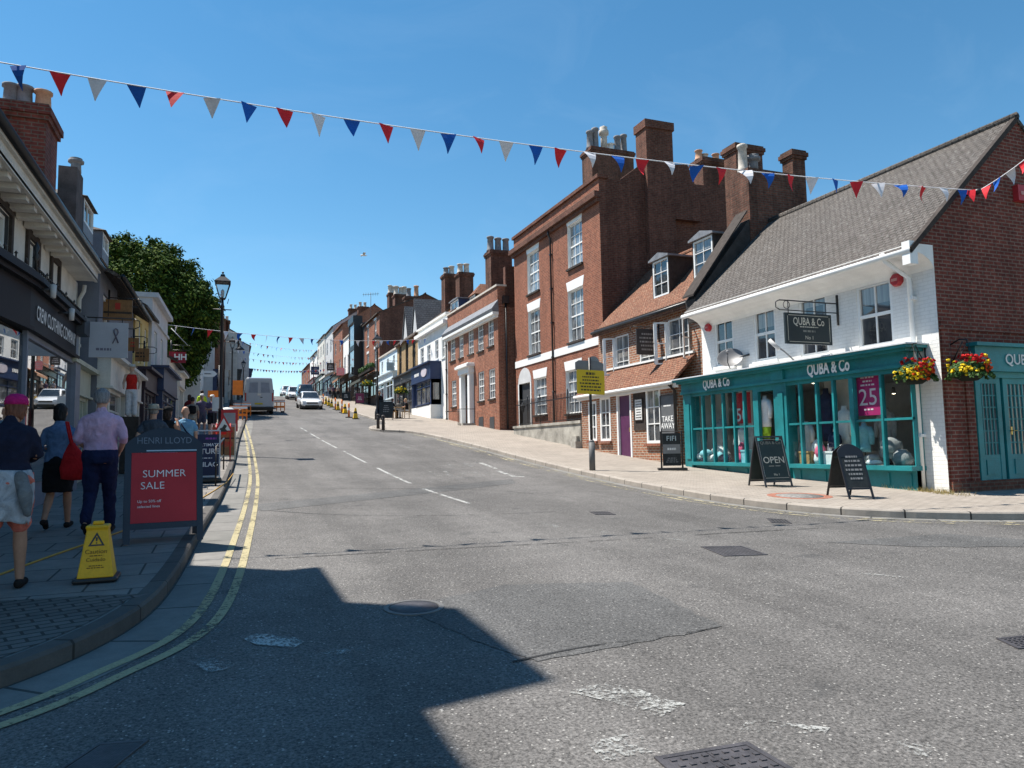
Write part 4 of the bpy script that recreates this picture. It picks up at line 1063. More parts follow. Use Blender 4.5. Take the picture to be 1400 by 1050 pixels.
# board, menu case on the front
def flat_sign(fr, px0, px1, py0, py1, mat, label, name='sign_board', proud=.04, cat='sign', edge=None):
    r = fr.R(px0, px1, py0, py1, proud); t = thing(name, label, cat, fr.P(r[0], r[2], 0))
    m = fr.mb(); m.box(r[0], r[1], r[2], r[3], 0.002, proud); b = m.build('board', mat, t)
    if edge: fr.box('frame', edge, [(r[0] - .03, r[0], r[2] - .03, r[3] + .03, .002, proud + .02), (r[1], r[1] + .03, r[2] - .03, r[3] + .03, .002, proud + .02), (r[0], r[1], r[2] - .03, r[2], .002, proud + .02), (r[0], r[1], r[3], r[3] + .03, .002, proud + .02)], t)
    return t, b, fr.P((r[0] + r[1]) / 2, (r[2] + r[3]) / 2, proud + .001), r
t, b, c, r = flat_sign(RG, 904, 922, 541, 609, plain('grey_sign', (.11, .115, .12), .5), 'tall grey board reading TAKE AWAY beside the restaurant window', edge=M_DKGREY)
H_ = r[3] - r[2]
text('TAKE', .26, WLET, b, c + V((0, 0, H_ * .03)), -RG.t, (0, 0, 1), bold=.01); text('AWAY', .26, WLET, b, c - V((0, 0, H_ * .11)), -RG.t, (0, 0, 1), bold=.01)
scribble(b, WLET, c + V((0, 0, H_ * .30)), -RG.t, (0, 0, 1), .6, .1, 1, n=5); scribble(b, WLET, c - V((0, 0, H_ * .34)), -RG.t, (0, 0, 1), .5, .28, 2, n=3)
t, b, c, r = flat_sign(RG, 868, 878, 546, 574, plain('menu_paper', (.7, .7, .68), .6), 'framed white menu on the dark panel beside the plum door', 'menu_case', .05, 'menu', M_DTIMBER); scribble(b, M_DKGREY, c, -RG.t, (0, 0, 1), .4, .8, 9, n=4)
RG.box('wall_panel', M_DTIMBER, (r[0] - .16, r[1] + .14, r[2] - .35, r[3] + .45, -.0, .03))
u = R_.at(901, 450)[0]; Ah = R_.P(u, 5.0); Yh = Ah.y; s0 = on_y(898, 467, Yh); s1 = on_y(870, 467, Yh); zt = on_y(884, 450, Yh).z; zb_ = on_y(884, 485, Yh).z
t, bd, c, rg, nn = hanging_sign(Ah, R_.n, 13.7 - s0.x, 13.7 - s1.x, zb_, zt, plain('brown_black_board', (.05, .042, .04), .5), 'dark hanging sign over the plum restaurant door', on_y(884, 447, Yh).z, scroll=False)
scribble(bd, plain('dim_letters', (.3, .28, .26), .5), c, rg, (0, 0, 1), (s0.x - s1.x) * .8, (zt - zb_) * .75, 5, n=5)
# parapet and chimneys on the wall shared by shop and restaurant
PW = Bld('party_wall_stack', 'raised party wall with a broad brick chimney between shop and restaurant', (13.1, 18.05), (13.1, 18.55), zb=5.4, cat='chimney')
m = MB(); zz = lambda px, py: on_y(px, py, 18.04)
pw = [zz(950, 408), zz(1012, 318), zz(1027, 296), zz(1075, 300), zz(1075, 420)]
m.prism([(13.0, 18.05, 5.2)] + [(p.x, 18.05, p.z) for p in pw[:4]] + [(18.5, 18.05, pw[3].z), (18.5, 18.05, 5.2)], (0, .48, 0)); m.build('parapet', plain('dark_render', (.05, .047, .045), .85, .2, 0, .3, 4), PW.root)  # very dark render with soft random blotches
a, b2 = zz(950, 400), zz(1020, 290)
m = MB(); m.prism([(a.x - .1, 17.98, a.z - .05), (b2.x, 17.98, b2.z + .06), (b2.x, 17.98, b2.z), (a.x - .1, 17.98, a.z - .11)], (0, .56, 0)); m.build('coping', M_DTIMBER, PW.root)
c0, c1 = zz(1025, 300), zz(1088, 300); ct = zz(1050, 233).z
chimney(PW, c0.x, c1.x, 18.02, 18.9, 6.5, ct, [(.1, .5, .95, M_POTW), (.33, .5, .7, M_POTD, 1)], BR_CHIM, pr=.15, cap=False)
c0, c1 = on_y(1085, 250, 19.3), on_y(1102, 250, 19.3); chimney(PW, c0.x, c1.x, 19.3, 19.8, 6.5, on_y(1090, 205, 19.3).z, (), BR_CHIM)
c0, c1 = on_y(1006, 210, 21.5), on_y(1042, 210, 21.5); chimney(PW, c0.x, c1.x, 21.5, 22.2, 6.5, on_y(1025, 198, 21.5).z, (), BR_CHIM)

# ---------------------------------------------------------------- tall red house
H = Bld('tall_red_house', 'tall three storey red brick house with white lintels and a blind end wall', (14.0, 25.75), (14.0, 35.3), cat='house')
hw_ = [H.R(776, 796, 303, 364), H.R(721, 737, 343, 400), H.R(777, 798, 394, 466), H.R(722.5, 738.5, 423, 484), H.R(774, 795, 505, 565), H.R(730.5, 747.5, 516, 567)]
dr = H.R(710.5, 726, 525, 582); dr = (dr[0], dr[1], 2.55, 4.75)
H.wall(0, H.L, .8, 12.45, hw_ + [dr], BR_RED, rev=.2, name='front_wall', revmat=M_WPAINT)
for i, r in enumerate(hw_):
    H.window(r, 3, 4, dep=.15, lintel='splay', lh=.42, sill=M_DTIMBER, sd=.1, pmat=M_PANEB if i in (2, 3) else M_PANESKY, fw=.06, bw=.03)
m = H.mb(); uc = (dr[0] + dr[1]) / 2; rr = (dr[1] - dr[0]) / 2 + .12
m.prism([(uc + rr * cos(k * pi / 10), dr[3] + rr * .9 * sin(k * pi / 10), .012) for k in range(11)], (0, 0, -.05)); m.build('fanlight', M_PALE, H.root)
d_ = H.box('door', M_DKGREY, [(dr[0], dr[1], dr[2], dr[3], -.19, -.14), (dr[0] + .15, dr[1] - .15, dr[2] + .2, dr[2] + .9, -.14, -.125), (dr[0] + .15, dr[1] - .15, dr[2] + 1.1, dr[3] - .2, -.14, -.125)])
H.box('door_case', M_WPAINT, [(dr[0] - .12, dr[0], dr[2], dr[3], -.14, .03), (dr[1], dr[1] + .12, dr[2], dr[3], -.14, .03)])
zb1 = H.at(764, 482)[1]; H.box('stone_band', M_WPAINT, (0, H.L, zb1 - .17, zb1 + .17, 0, .04))
zc = H.at(760, 307)[1]; H.box('cornice', BR_DARK, [(-.12, H.L + .1, zc - .12, zc + .12, 0, .28), (-.06, H.L + .05, zc - .28, zc - .12, 0, .14)])
H.box('parapet_coping', BR_DARK, (-.08, H.L + .05, 12.45, 12.6, -.4, .1))
ud = H.at(757, 450)[0]; H.downpipe(ud, 2.0, zc - .2, .08)
# end wall and main roofs
HE = sub(H, (14.0, 25.75), (24.0, 25.75)); E_ = lambda px, py: (on_y(px, py, 25.75).x - 14.0, on_y(px, py, 25.75).z)
top = [(.004, 12.44), E_(848, 242), E_(874, 226), (E_(874, 226)[0] + 1.6, E_(918, 215)[1] - .3), E_(940, 225), E_(950, 252), E_(1006, 258), (E_(1006, 258)[0] + .1, 9.0), (E_(1006, 258)[0] + .1, .8), (.004, .8)]
top[1] = (E_(848, 242)[0], 12.5)
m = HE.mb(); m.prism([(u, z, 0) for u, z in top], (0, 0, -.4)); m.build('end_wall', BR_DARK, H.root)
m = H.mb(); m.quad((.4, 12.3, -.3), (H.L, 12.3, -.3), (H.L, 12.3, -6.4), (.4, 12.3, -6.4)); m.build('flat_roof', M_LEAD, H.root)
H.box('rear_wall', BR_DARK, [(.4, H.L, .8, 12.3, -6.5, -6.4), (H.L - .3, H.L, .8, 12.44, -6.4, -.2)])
a, b2, c_ = on_y(882, 163, 25.5).x, on_y(918, 163, 25.5).x, on_y(882, 163, 25.5).z
m = MB(); m.box(a, b2, 25.48, 26.3, 7.6, c_ - .35); m.box(a - .06, b2 + .06, 25.42, 26.36, c_ - .35, c_); 
m.prism([(b2, 25.48, c_ - 2.0), (b2, 25.48, 11.0), (b2 + 1.3, 25.48, 11.0), (b2 + 1.3, 25.48, c_ - 3.1)], (0, .5, 0)); m.build('chimney', BR_DARK, H.root)
a, b2 = on_y(809, 210, 35.0).x, on_y(866, 210, 35.0).x; zt = on_y(840, 204, 35.0).z
chimney(H, a, b2, 35.0, 36.2, 12.0, zt, [(.06, .4, 1.1, M_POTD), (.2, .45, 1.35, M_POTD), (.42, .5, 1.6, M_POTW, 1), (.58, .5, .6, M_WPAINT), (.72, .4, 1.05, M_POTD), (.9, .5, 1.25, M_POTD)], BR_CHIM, pr=.19)
a, b2 = on_y(961, 230, 27.5).x, on_y(992, 230, 27.5).x; chimney(H, a, b2, 27.5, 28.4, 10.5, on_y(975, 216, 27.5).z, [(.1, .5, .5, M_TERRA), (.35, .5, .35, M_POTW), (.85, .5, .45, M_TERRA)], BR_CHIM, pr=.17)
# wall lantern beside the door
u, z = H.at(722, 555); t = thing('wall_lantern', 'black wall lantern beside the door of the tall red house', 'lantern', H.P(u, z, 0))
m = H.mb(); m.box(u - .03, u + .03, z - .25, z + .1, 0, .05); m.tube([(u, z + .05, .04), (u, z + .15, .2), (u, z + .05, .28)], .015, 6); m.build('bracket', M_BLK, t)
m = MB(); m.lathe([(.001, -.32), (.07, -.3), (.12, -.02), (.14, 0), (.05, .12), (.001, .2)], H.P(u, z, .28), 8, smooth=False); m.build('lantern_case', M_BLK, t)
# retaining plinth and railings
PL_ = Bld('front_garden_wall', 'low weathered stone wall under the railings of the tall red house', (13.0, 25.95), (13.0, 33.2), cat='wall')
m = PL_.mb(); z1 = 2.52
for k in range(12):
    u0, u1 = PL_.L * k / 12, PL_.L * (k + 1) / 12
    m.box(u0, u1, .8, z1 - .08, -.35, 0)
m.box(-.03, PL_.L + .02, z1 - .08, z1 + .03, -.4, .05); m.build('stonework', plain('stained_stone', (.34, .32, .28), .9, .2, 0, .45, 1.6, .7), PL_.root)
m = MB(); m.box(13.0, 13.9, 25.94, 25.98, .8, z1); m.build('return_wall', M_STONE, PL_.root)
st = thing('steps', 'worn stone steps between the railings and the restaurant', 'steps', (13.1, 25.8, g(25.8)))
m = MB(); m.box(12.72, 13.6, 25.9, 26.35, 1.2, 1.72); m.box(12.86, 13.6, 26.1, 26.75, 1.72, 1.93) ; m.build('stone_tread', M_STONE, st)
rl = thing('iron_railing', 'black iron railings on the stone wall before the tall red house', 'railing', (12.85, 26, z1))
m = PL_.mb(); m.box(0, PL_.L, z1 + 1.02, z1 + 1.06, -.2, -.16); m.box(0, PL_.L, z1 + .1, z1 + .13, -.2, -.16); m.build('rail', M_BLK, rl)
for k in range(50):
    u = .06 + (PL_.L - .12) * k / 49; m = PL_.mb(); h = 1.2 if k % 10 else 1.35; r = .012 if k % 10 else .026
    m.tube([(u, z1, -.18), (u, z1 + h, -.18), (u, z1 + h + .09, -.18)], [r, r, .003], 6); m.build('railing_bar', M_BLK, rl)
# ---------------------------------------------------------------- five bay brick house
G = Bld('five_bay_house', 'two storey red brick house with a white pedimented doorcase and tall parapet', (13.3, 36.0), (13.3, 45.5), cat='house')
gw = [G.R(*q) for q in ((615.5, 622.5, 459, 493), (627.5, 633.5, 453, 489), (640, 647.5, 448, 484), (653, 661, 441, 480), (667, 675, 435, 473), (617.5, 624, 520, 556), (629, 636, 516, 553), (654, 662, 508, 548), (668.5, 677, 504, 545))]
gd = G.R(636, 646, 507, 582); gd = (gd[0], gd[1], 2.95, 5.9)
G.wall(0, G.L, 1.5, 9.0, gw + [gd], BR_RED2, D=9, rev=.12, name='front_wall')
for r in gw: G.window(r, 3, 4, dep=.09, sill=M_DTIMBER, sd=.08, pmat=M_PANEB, fw=.06, bw=.03)
zc = G.at(645, 444)[1]
m = G.mb(); m.prism([(-.15, 8.72, .35), (-.15, 8.86, .4), (-.15, 9.35, .03), (-.15, 8.72, .0)], (G.L + .25, 0, 0)); m.build('lead_cornice', M_LEAD, G.root)
G.box('white_cornice', M_WPAINT, [(-.12, G.L + .1, 8.55, 8.70, 0, .34), (-.05, G.L + .05, 8.42, 8.55, 0, .2)])
G.box('parapet', BR_RED2, (-.0, G.L, 9.02, 10.1, -.45, .01)); G.box('parapet_coping', M_POTW, (-.06, G.L, 10.1, 10.2, -.5, .08))
m = G.mb(); m.prism([(0, 9.0, -.46), (0, 11.2, -.46), (0, 11.3, -1.6), (0, 9.0, -9)], (.3, 0, 0)); m.build('end_wall', BR_DARK, G.root)
G.roof(10.0, 13.3, 8.0, TL_RED, over=-.5, ridge=4.0, end=-.1, w0=-.4)
G.box('door', M_PALE, (gd[0] + .15, gd[1] - .15, gd[2], gd[3] - .7, -.1, -.06)); G.box('fanlight', M_PANEB, (gd[0] + .15, gd[1] - .15, gd[3] - .68, gd[3] - .1, -.1, -.07))
dc = G.box('doorcase', M_WPAINT, [(gd[0] - .28, gd[0] + .08, gd[2], gd[3], 0, .28), (gd[1] - .08, gd[1] + .28, gd[2], gd[3], 0, .28), (gd[0] - .36, gd[1] + .36, gd[3], gd[3] + .35, 0, .34)])
m = G.mb(); a, b_ = gd[0] - .5, gd[1] + .5; m.box(a, b_, gd[3] + .352, gd[3] + .5, 0, .5); m.box(a + .08, b_ - .08, gd[3] + .5, gd[3] + .58, 0, .4); m.build('cornice_hood', M_WPAINT, dc)
G.box('doorstep', M_STONE, [(gd[0] - .5, gd[1] + .5, 2.2, 2.95, .0, .75), (gd[0] - .8, gd[1] + .8, 2.2, 2.75, .0, 1.1)])
m = G.mb()
for u in [gd[0] - .8 + k * .16 for k in range(14)]:
    if not gd[0] - .3 < u < gd[1] + .1: m.tube([(u, 2.8, 1.0), (u, 3.75, 1.0)], .014, 5)
m.tube([(gd[1] + .1, 3.75, 1.0), (gd[1] + .8, 3.75, 1.0), (gd[1] + .8, 3.75, .1)], .018, 5); m.tube([(gd[0] - .3, 3.75, 1.0), (gd[0] - .8, 3.75, 1.0), (gd[0] - .8, 3.75, .1)], .018, 5); m.build('step_railing', M_BLK, G.root)
for px in (658, 673):
    r = G.R(px - 3, px + 3, 570, 584); G.box('basement_window', M_DKGREY, (r[0], r[1], 2.2, r[3], -.0, .02))
u = G.at(688, 480)[0]
m = MB(); p = on_y(691, 415, 35.95); m.tube([(p.x, 35.9, p.z), (p.x, 35.9, 2.5)], .05, 8); m.box(p.x - .16, p.x + .16, 35.78, 36.0, p.z, p.z + .4); m.build('downpipe', M_BLK, G.root)
r = G.R(642, 650, 404, 416, -1.2); dormer(G, r, 0, 2.0, M_DTIMBER, TL_RED, 2, 2, w=-1.2, peak=.8, hip=True)
r = G.R(616, 627, 411, 424, -.6); dormer(G, r, 0, 2.0, M_NAVY, M_LEAD, 2, 1, w=-.6, peak=.05)
a, b_ = on_y(671, 350, 40).x, on_y(700, 350, 40).x; chimney(G, a, b_, 40, 41, 9, on_y(685, 342, 40).z, [(.12, .5, .95, M_POTD), (.48, .5, .9, M_POTD), (.85, .5, .9, M_POTD)], BR_CHIM, pr=.2)

# ---------------------------------------------------------------- white building with navy shop
Wb = Bld('white_house', 'white rendered house with a projecting navy shopfront', (13.3, 45.55), (13.3, 53.5), cat='house')
ww = [Wb.R(*q) for q in ((575, 579.5, 476, 499), (584, 588.5, 472, 495), (595, 599.5, 465, 491), (604, 608, 461, 489))]
zt = Wb.at(592, 441)[1]
Wb.wall(0, Wb.L, 2, zt, ww, M_STUCCO, D=8, rev=.1, name='front_wall')
for r in ww: Wb.window(r, 2, 2, pmat=M_PANEB, sill=M_WPAINT, fw=.08); 
zc = Wb.at(590, 452)[1]; Wb.box('cornice', M_STUCCO, [(-.02, Wb.L, zc - .12, zc + .12, 0, .3), (-.02, Wb.L, zt, zt + .12, -.2, .12)])
Wb.roof(zt, zt + 2.6, 7.5, TL_RED, over=-.2, ridge=3.7)
x0 = Wb.at(603, 525, 0)[0]; PJ = max(.35, 13.3 - on_y(589, 525, Wb.P(x0, 0).y).x); x1 = Wb.at(563, 520, PJ)[0]
zb_ = g(49) + KH; zh, ztp = Wb.at(580, 520, PJ)[1], Wb.at(580, 499, PJ)[1]
o = Wb.shopfront((x0, x1, zb_ - .6, ztp), (zb_ + .9, zh), M_NAVY, 4, proud=PJ, gmat=M_PANEB, transom=zh - .5, door=(x1 - 1.3, x1 - .4))
Wb.box('plinth', M_STUCCO, (x0 - .02, x1 + .02, zb_ - .7, zb_ + .75, 0, PJ + .03), o); Wb.box('shop_return', M_NAVY, [(x0 + .0, x0 + .08, zb_ + .76, ztp - .1, 0.0, PJ - .02)], o)
m = Wb.mb(); m.box(x0 - .012, x0, zb_ + 1.1, zh - .3, PJ * .2, PJ * .8); m.build('end_pane', M_PANEB, o)
z_ = (zh + ztp) / 2
m = Wb.mb(); c = (x0 + (x1 - x0) * .30, z_, PJ + .06); m.prism([(c[0] + .75 * cos(k * pi / 10), c[1] + .3 * sin(k * pi / 10), PJ + .05) for k in range(20)], (0, 0, .03)); m.build('oval_badge', plain('pale_badge', (.55, .5, .55), .5), o)
scribble(o, WLET, Wb.P(x0 + (x1 - x0) * .68, z_, PJ + .06), -Wb.t, (0, 0, 1), 2.0, .5, 1, n=5)
Wb.downpipe(.15, 3, 9, mat=M_DKGREY)
a, b_ = on_y(608, 370, 54).x, on_y(625, 370, 54).x; chimney(Wb, a, b_, 54, 55, 9, on_y(615, 374, 54).z, [(.25, .5, .6, M_POTD), (.7, .5, .75, M_POTW)], BR_CHIM, pr=.22)
a, b_ = on_y(628, 370, 52).x, on_y(647, 370, 52).x; chimney(Wb, a, b_, 52, 53, 9, on_y(637, 372, 52).z, [(.2, .5, .75, M_POTW), (.65, .5, .8, M_POTW)], BR_CHIM, pr=.22)

# ---------------------------------------------------------------- the rest of the climbing row, near to far
def row_house(name, label, y0, y1, x, ztop, mat, wins, roof=None, shop=None, pmat=None, over=.25, wkw={}, endmat=None, D=8.0, zr=2.4, flat=False, extra=None, parapet=.0):
    b = Bld(name, label, (x, y0), (x, y1), cat='house'); zb = g(y0)
    W_ = []
    for (n, z0, z1, ww_) in wins:
        for i in range(n):
            c = b.L * (i + .5) / n; W_.append((c - ww_ / 2, c + ww_ / 2, zb + z0, zb + z1))
    b.wall(0, b.L, zb - 1.5, ztop, W_, mat, D=D, rev=.1, name='front_wall')
    for r in W_: b.window(r, 2, 2, pmat=pmat or M_PANEB, fw=.08, bw=.04, **wkw)
    if endmat: b.box('end_wall', endmat, (-.06, -.004, zb - 1, ztop + .0, -D, .0))
    if roof and not flat: b.roof(ztop, ztop + zr, D, roof, over=over, ridge=D / 2); b.gables(ztop, ztop + zr, D, endmat or mat)
    if flat: b.box('parapet_coping', M_POTW, (-.05, b.L + .05, ztop, ztop + .14, -.3, .12)); b.box('flat_roof', M_LEAD, (0, b.L, ztop - .5, ztop - .4, -D, -.1))
    if shop:
        sm, ht = shop[0], shop[1]; zs = g((y0 + y1) / 2) + KH
        so_ = b.shopfront((.2, b.L - .2, zs - .8, zs + ht), (zs + .7, zs + ht - .6), sm, shop[2] if len(shop) > 2 else 4, proud=.3, gmat=M_PANE, door=(b.L * .42, b.L * .42 + 1.1), transom=zs + ht - 1.1)
        if len(shop) > 3: scribble(so_, WLET, b.P(b.L / 2, zs + ht - .3, .36), -b.t, (0, 0, 1), b.L * .5, .35, 1, n=5)
    return b
Tn = row_house('tan_house', 'tan brick house with a steep dark tiled roof and arched windows', 53.55, 60.7, 13.3, 10.4, BR_TAN, [(3, 3.4, 6.0, .95)], TL_DARK, (M_DKGREY, 2.9), zr=3.0, pmat=M_PANE, wkw=dict(mat=M_DTIMBER, lintel='flat', lmat=BR_RED2))
for k, px in enumerate((553, 566)):
    p = on_x(px, 440, 14.2); m = MB(); h = 3.0; y = p.y
    m.prism([(14.3, y - 1.0, 10.6), (14.3, y + 1.0, 10.6), (14.3, y, 10.6 + h)], (3.2, 0, 0)); m.build('roof_gable', M_PALE, Tn.root)
    m = MB(); m.prism([(14.2, y - 1.15, 10.5), (14.2, y, 10.75 + h), (14.2, y, 10.9 + h), (14.2, y - 1.3, 10.55)], (3.5, 0, 0)); m.prism([(14.2, y + 1.15, 10.5), (14.2, y, 10.75 + h), (14.2, y, 10.9 + h), (14.2, y + 1.3, 10.55)], (3.5, 0, 0)); m.build('gable_roof', M_SLATE, Tn.root)
a, b_ = on_y(554, 400, 69).x, on_y(575, 400, 69).x; chimney(Tn, a, b_, 69, 70, 9, on_y(565, 405, 69).z, [(.3, .5, .9, M_POTD), (.8, .5, 1.2, M_TERRA)], BR_CHIM, pr=.24)
LB = row_house('light_blue_house', 'low light blue house with a pale shopfront', 60.75, 68.4, 13.3, 10.0, M_LBLUE, [(3, 2.9, 4.9, .8)], None, (M_LBLUE, 2.9, 4, 1), flat=True, D=7)
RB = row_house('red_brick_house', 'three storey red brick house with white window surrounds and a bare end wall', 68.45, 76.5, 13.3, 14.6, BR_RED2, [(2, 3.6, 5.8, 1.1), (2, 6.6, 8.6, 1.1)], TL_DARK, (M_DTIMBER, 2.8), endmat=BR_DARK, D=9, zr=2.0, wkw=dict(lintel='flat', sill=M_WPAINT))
a, b_ = on_y(540, 400, 76).x, on_y(556, 400, 76).x; chimney(RB, a, b_, 76, 77.2, 13, on_y(547, 402, 76).z, [(.2, .5, 1.0), (.6, .5, .9), (.9, .5, 1.0)], BR_CHIM, pr=.25)
a, b_ = on_y(532, 400, 83).x, on_y(541, 400, 83).x; chimney(RB, a, b_, 83, 84.2, 13, on_y(537, 400, 83).z, [(.3, .5, 1.0), (.7, .5, .9)], BR_CHIM, pr=.25)
BB = row_house('black_bay_house', 'narrow house with a tall black oriel bay', 76.55, 82.5, 13.3, 14.9, M_DKGREY, [(1, 3.4, 5.6, 2.2), (1, 6.4, 8.4, 2.2)], M_SLATE, (M_DTIMBER, 2.8), D=8, zr=1.6)
BB.box('oriel_bay', M_BLK, [(1.2, 4.8, g(79) + 2.9, g(79) + 3.3, 0, .9), (1.2, 4.8, g(79) + 8.6, g(79) + 9.3, 0, 1.0), (1.2, 1.32, g(79) + 3.3, g(79) + 8.6, 0, .9), (4.68, 4.8, g(79) + 3.3, g(79) + 8.6, 0, .9), (1.32, 4.68, g(79) + 5.7, g(79) + 6.2, 0, .88)])
m = BB.mb(); m.box(1.32, 4.68, g(79) + 3.3, g(79) + 8.6, .1, .82); m.build('bay_pane', M_PANESKY, BB.root)
WB2 = row_house('white_terrace_house', 'white three bay house with a moulded parapet', 82.55, 91, 13.2, 14.9, M_STUCCO, [(3, 3.2, 5.9, 1.2)], None, (M_DTIMBER, 2.8), flat=True, wkw=dict(lintel='flat'))
far = [
    ('gabled_brick_house', 'brown brick house with a broad street gable and a white bay', 91.05, 99, 13.1, 17.2, BR_RED2, [(2, 3.4, 5.2, 1.2), (2, 6.2, 7.8, 1.1)], TL_RED, (M_BLK, 2.9), 2.6),
    ('grey_roofed_house', 'pale house with a grey slate roof beyond the gabled brick house', 99.05, 107, 13.0, 18.2, M_PALE, [(2, 3.4, 5.4, 1.2), (2, 6.4, 8.2, 1.2)], M_SLATE, (M_NAVY, 2.8), 2.8),
    ('cream_town_house', 'cream town house near the top of the right row', 107.05, 116, 12.9, 18.3, M_CREAM, [(3, 3.4, 5.4, 1.1), (3, 6.2, 7.8, 1.1)], M_SLATE, (M_BLK, 2.8), 2.0),
    ('dark_shop_house', 'house with a dark red shop at the crest of the hill', 116.05, 126, 12.8, 17.0, M_STUCCO, [(3, 3.4, 5.4, 1.1)], TL_DARK, (plain('dark_red_paint', (.16, .02, .025), .5), 2.8), 2.5),
    ('farthest_brick_house', 'farthest brick house of the right row', 126.05, 140, 12.7, 16.2, BR_RED, [(4, 3.4, 5.4, 1.1)], TL_DARK, None, 2.5)]
for (n_, l_, a, b_, x, zt, mt, wn, rf, sh, zr) in far:
    fb = row_house(n_, l_, a, b_, x, zt, mt, wn, rf, sh, zr=zr, D=8)
    cz = zt + zr + 1.0; chimney(fb, 16.2, 17.6, b_ - 1.0, b_, zt, cz, [(.25, .5, .7), (.7, .5, .7)], BR_CHIM, pr=.2)
# signs, awnings and planters along the far right row
def blade(x, y, z0, z1, out, mat, label, wdt=.7):
    t = thing('hanging_sign', label, 'sign', (x, y, z0)); m = MB(); m.box(x - out - wdt, x - out, y - .03, y + .03, z0, z1); bd = m.build('board', mat, t)
    m = MB(); m.tube([(x, y, z1 + .12), (x - out - wdt, y, z1 + .12)], .02, 6); m.tube([(x - out - .1, y, z1), (x - out - .1, y, z1 + .12)], .012, 5); m.build('bracket', M_BLK, t)
    scribble(bd, plain('mid_letters', (.35, .36, .38), .5), V((x - out - wdt / 2, y - .032, (z0 + z1) / 2)), (1, 0, 0), (0, 0, 1), wdt * .7, (z1 - z0) * .6, 3, n=3)
p0 = on_x(534.5, 501, 12.7); blade(13.3, p0.y, p0.z - .35, p0.z + .35, .35, plain('powder_blue_board', (.35, .48, .56), .5), 'powder blue hanging sign on the light blue house', .62)
blade(13.3, 78.2, g(78) + 3.1, g(78) + 3.9, .3, M_BLK, 'black hanging sign below the oriel bay', .8)
blade(13.2, 88, g(88) + 3.0, g(88) + 3.9, .3, plain('pink_sign', (.6, .22, .25), .5), 'round cornered pink sign on the white three bay house', .9)
blade(13.1, 95, g(95) + 3.6, g(95) + 4.6, .4, M_BLK, 'black hanging sign on the gabled brick house', 1.0)
blade(12.9, 110, g(110) + 3.2, g(110) + 4.4, .4, M_NAVY, 'navy hanging sign near the top of the right row', 1.2)
def awning(x, y0, y1, z, out, mat, label):
    t = thing('awning', label, 'awning', (x, y0, z - .6)); m = MB()
    m.prism([(x, y0, z), (x - out, y0, z - .75), (x - out, y0, z - 1.0), (x - out + .03, y0, z - 1.0), (x - out + .03, y0, z - .8), (x, y0, z - .06)], (0, y1 - y0, 0)); m.build('canopy', mat, t)
    for y in (y0 + .1, y1 - .1): m = MB(); m.tube([(x, y, z - .9), (x - out + .04, y, z - .85)], .02, 5); m.build('awning_arm', M_DKGREY, t)
awning(12.95, 69.5, 75.5, g(72) + 3.2, 1.3, plain('canvas_green_grey', (.07, .08, .07), .8), 'dark awning with plants above on the red brick house'); awning(12.9, 83.5, 88, g(86) + 3.2, 1.4, plain('canvas_brown', (.32, .17, .10), .8), 'rust coloured awning on the white three bay house'); awning(12.7, 92, 98, g(95) + 3.5, 1.6, plain('canvas_white', (.6, .6, .58), .8), 'white edged awning on the gabled brick house')
for (px, py, dx, lab, sd, cols) in ((548, 534, 1.3, 'yellow flower basket hanging on the tan brick house', 41, FY), (502, 524, 1.2, 'yellow and green flower basket hanging on the red brick house', 42, FY)):
    c = on_x(px, py, 13.3 - dx); basket(c, .5, lab, sd, V((13.28, c.y, c.z + .7)), V((-1, 0, 0)), [(cols, (0, 0, .15), .8, 200)])
c = V((12.4, 70.5, g(72) + 3.6)); rnd = random.Random(3)
t = thing('window_box', 'leafy window box above the dark awning', 'planter', c); m = MB(); m.box(12.5, 12.9, 69, 75.5, c.z - .4, c.z - .1); m.build('trough', M_DTIMBER, t)
m = MB()
for k in range(7): petals(m, rnd, V((12.7, 69.5 + k * .9, c.z + .05)), (.35, .5, .3), 60, .09)
stuffpart(m.build('foliage', FOL, t, recalc=False))
p = on_y(507, 412, 80); t = thing('aerial', 'thin television aerial on a roof above the far right row', 'aerial', p); m = MB(); m.tube([V((p.x, 80, 14.5)), V((p.x, 80, p.z + 1.0))], .03, 5); m.build('mast', M_DKGREY, t); m = MB(); m.tube([(p.x - .9, 80, p.z + .7), (p.x + .9, 80, p.z + .9)], .02, 5)
for k in range(7): x = p.x - .8 + k * .26; m.tube([(x, 79.7, p.z + .72 + k * .03), (x, 80.3, p.z + .72 + k * .03)], .012, 4); m.tube([(x, 80, p.z + .5 + k * .03), (x, 80, p.z + .92 + k * .03)], .012, 4)
m.build('antenna', M_DKGREY, t)
SH = Bld('side_street_house', 'plain brick house behind the corner shop in the side street', (19.4, 10.9), (28.0, 10.9), cat='house')
sw_ = [(1.2 + k * 2.6, 2.3 + k * 2.6, z, z + 1.6) for k in range(3) for z in (1.4, 4.0)]
SH.wall(0, SH.L, -.2, 6.3, sw_, BR_GABLE, D=7, name='front_wall')
for r in sw_: SH.window(r, 2, 2, sill=M_WPAINT)
SH.roof(6.3, 8.8, 7, TL_DARK); SH.gables(6.3, 8.8, 7, BR_GABLE)
# ================================================================== LEFT SIDE OF THE STREET (in the shade)
XL = -3.4
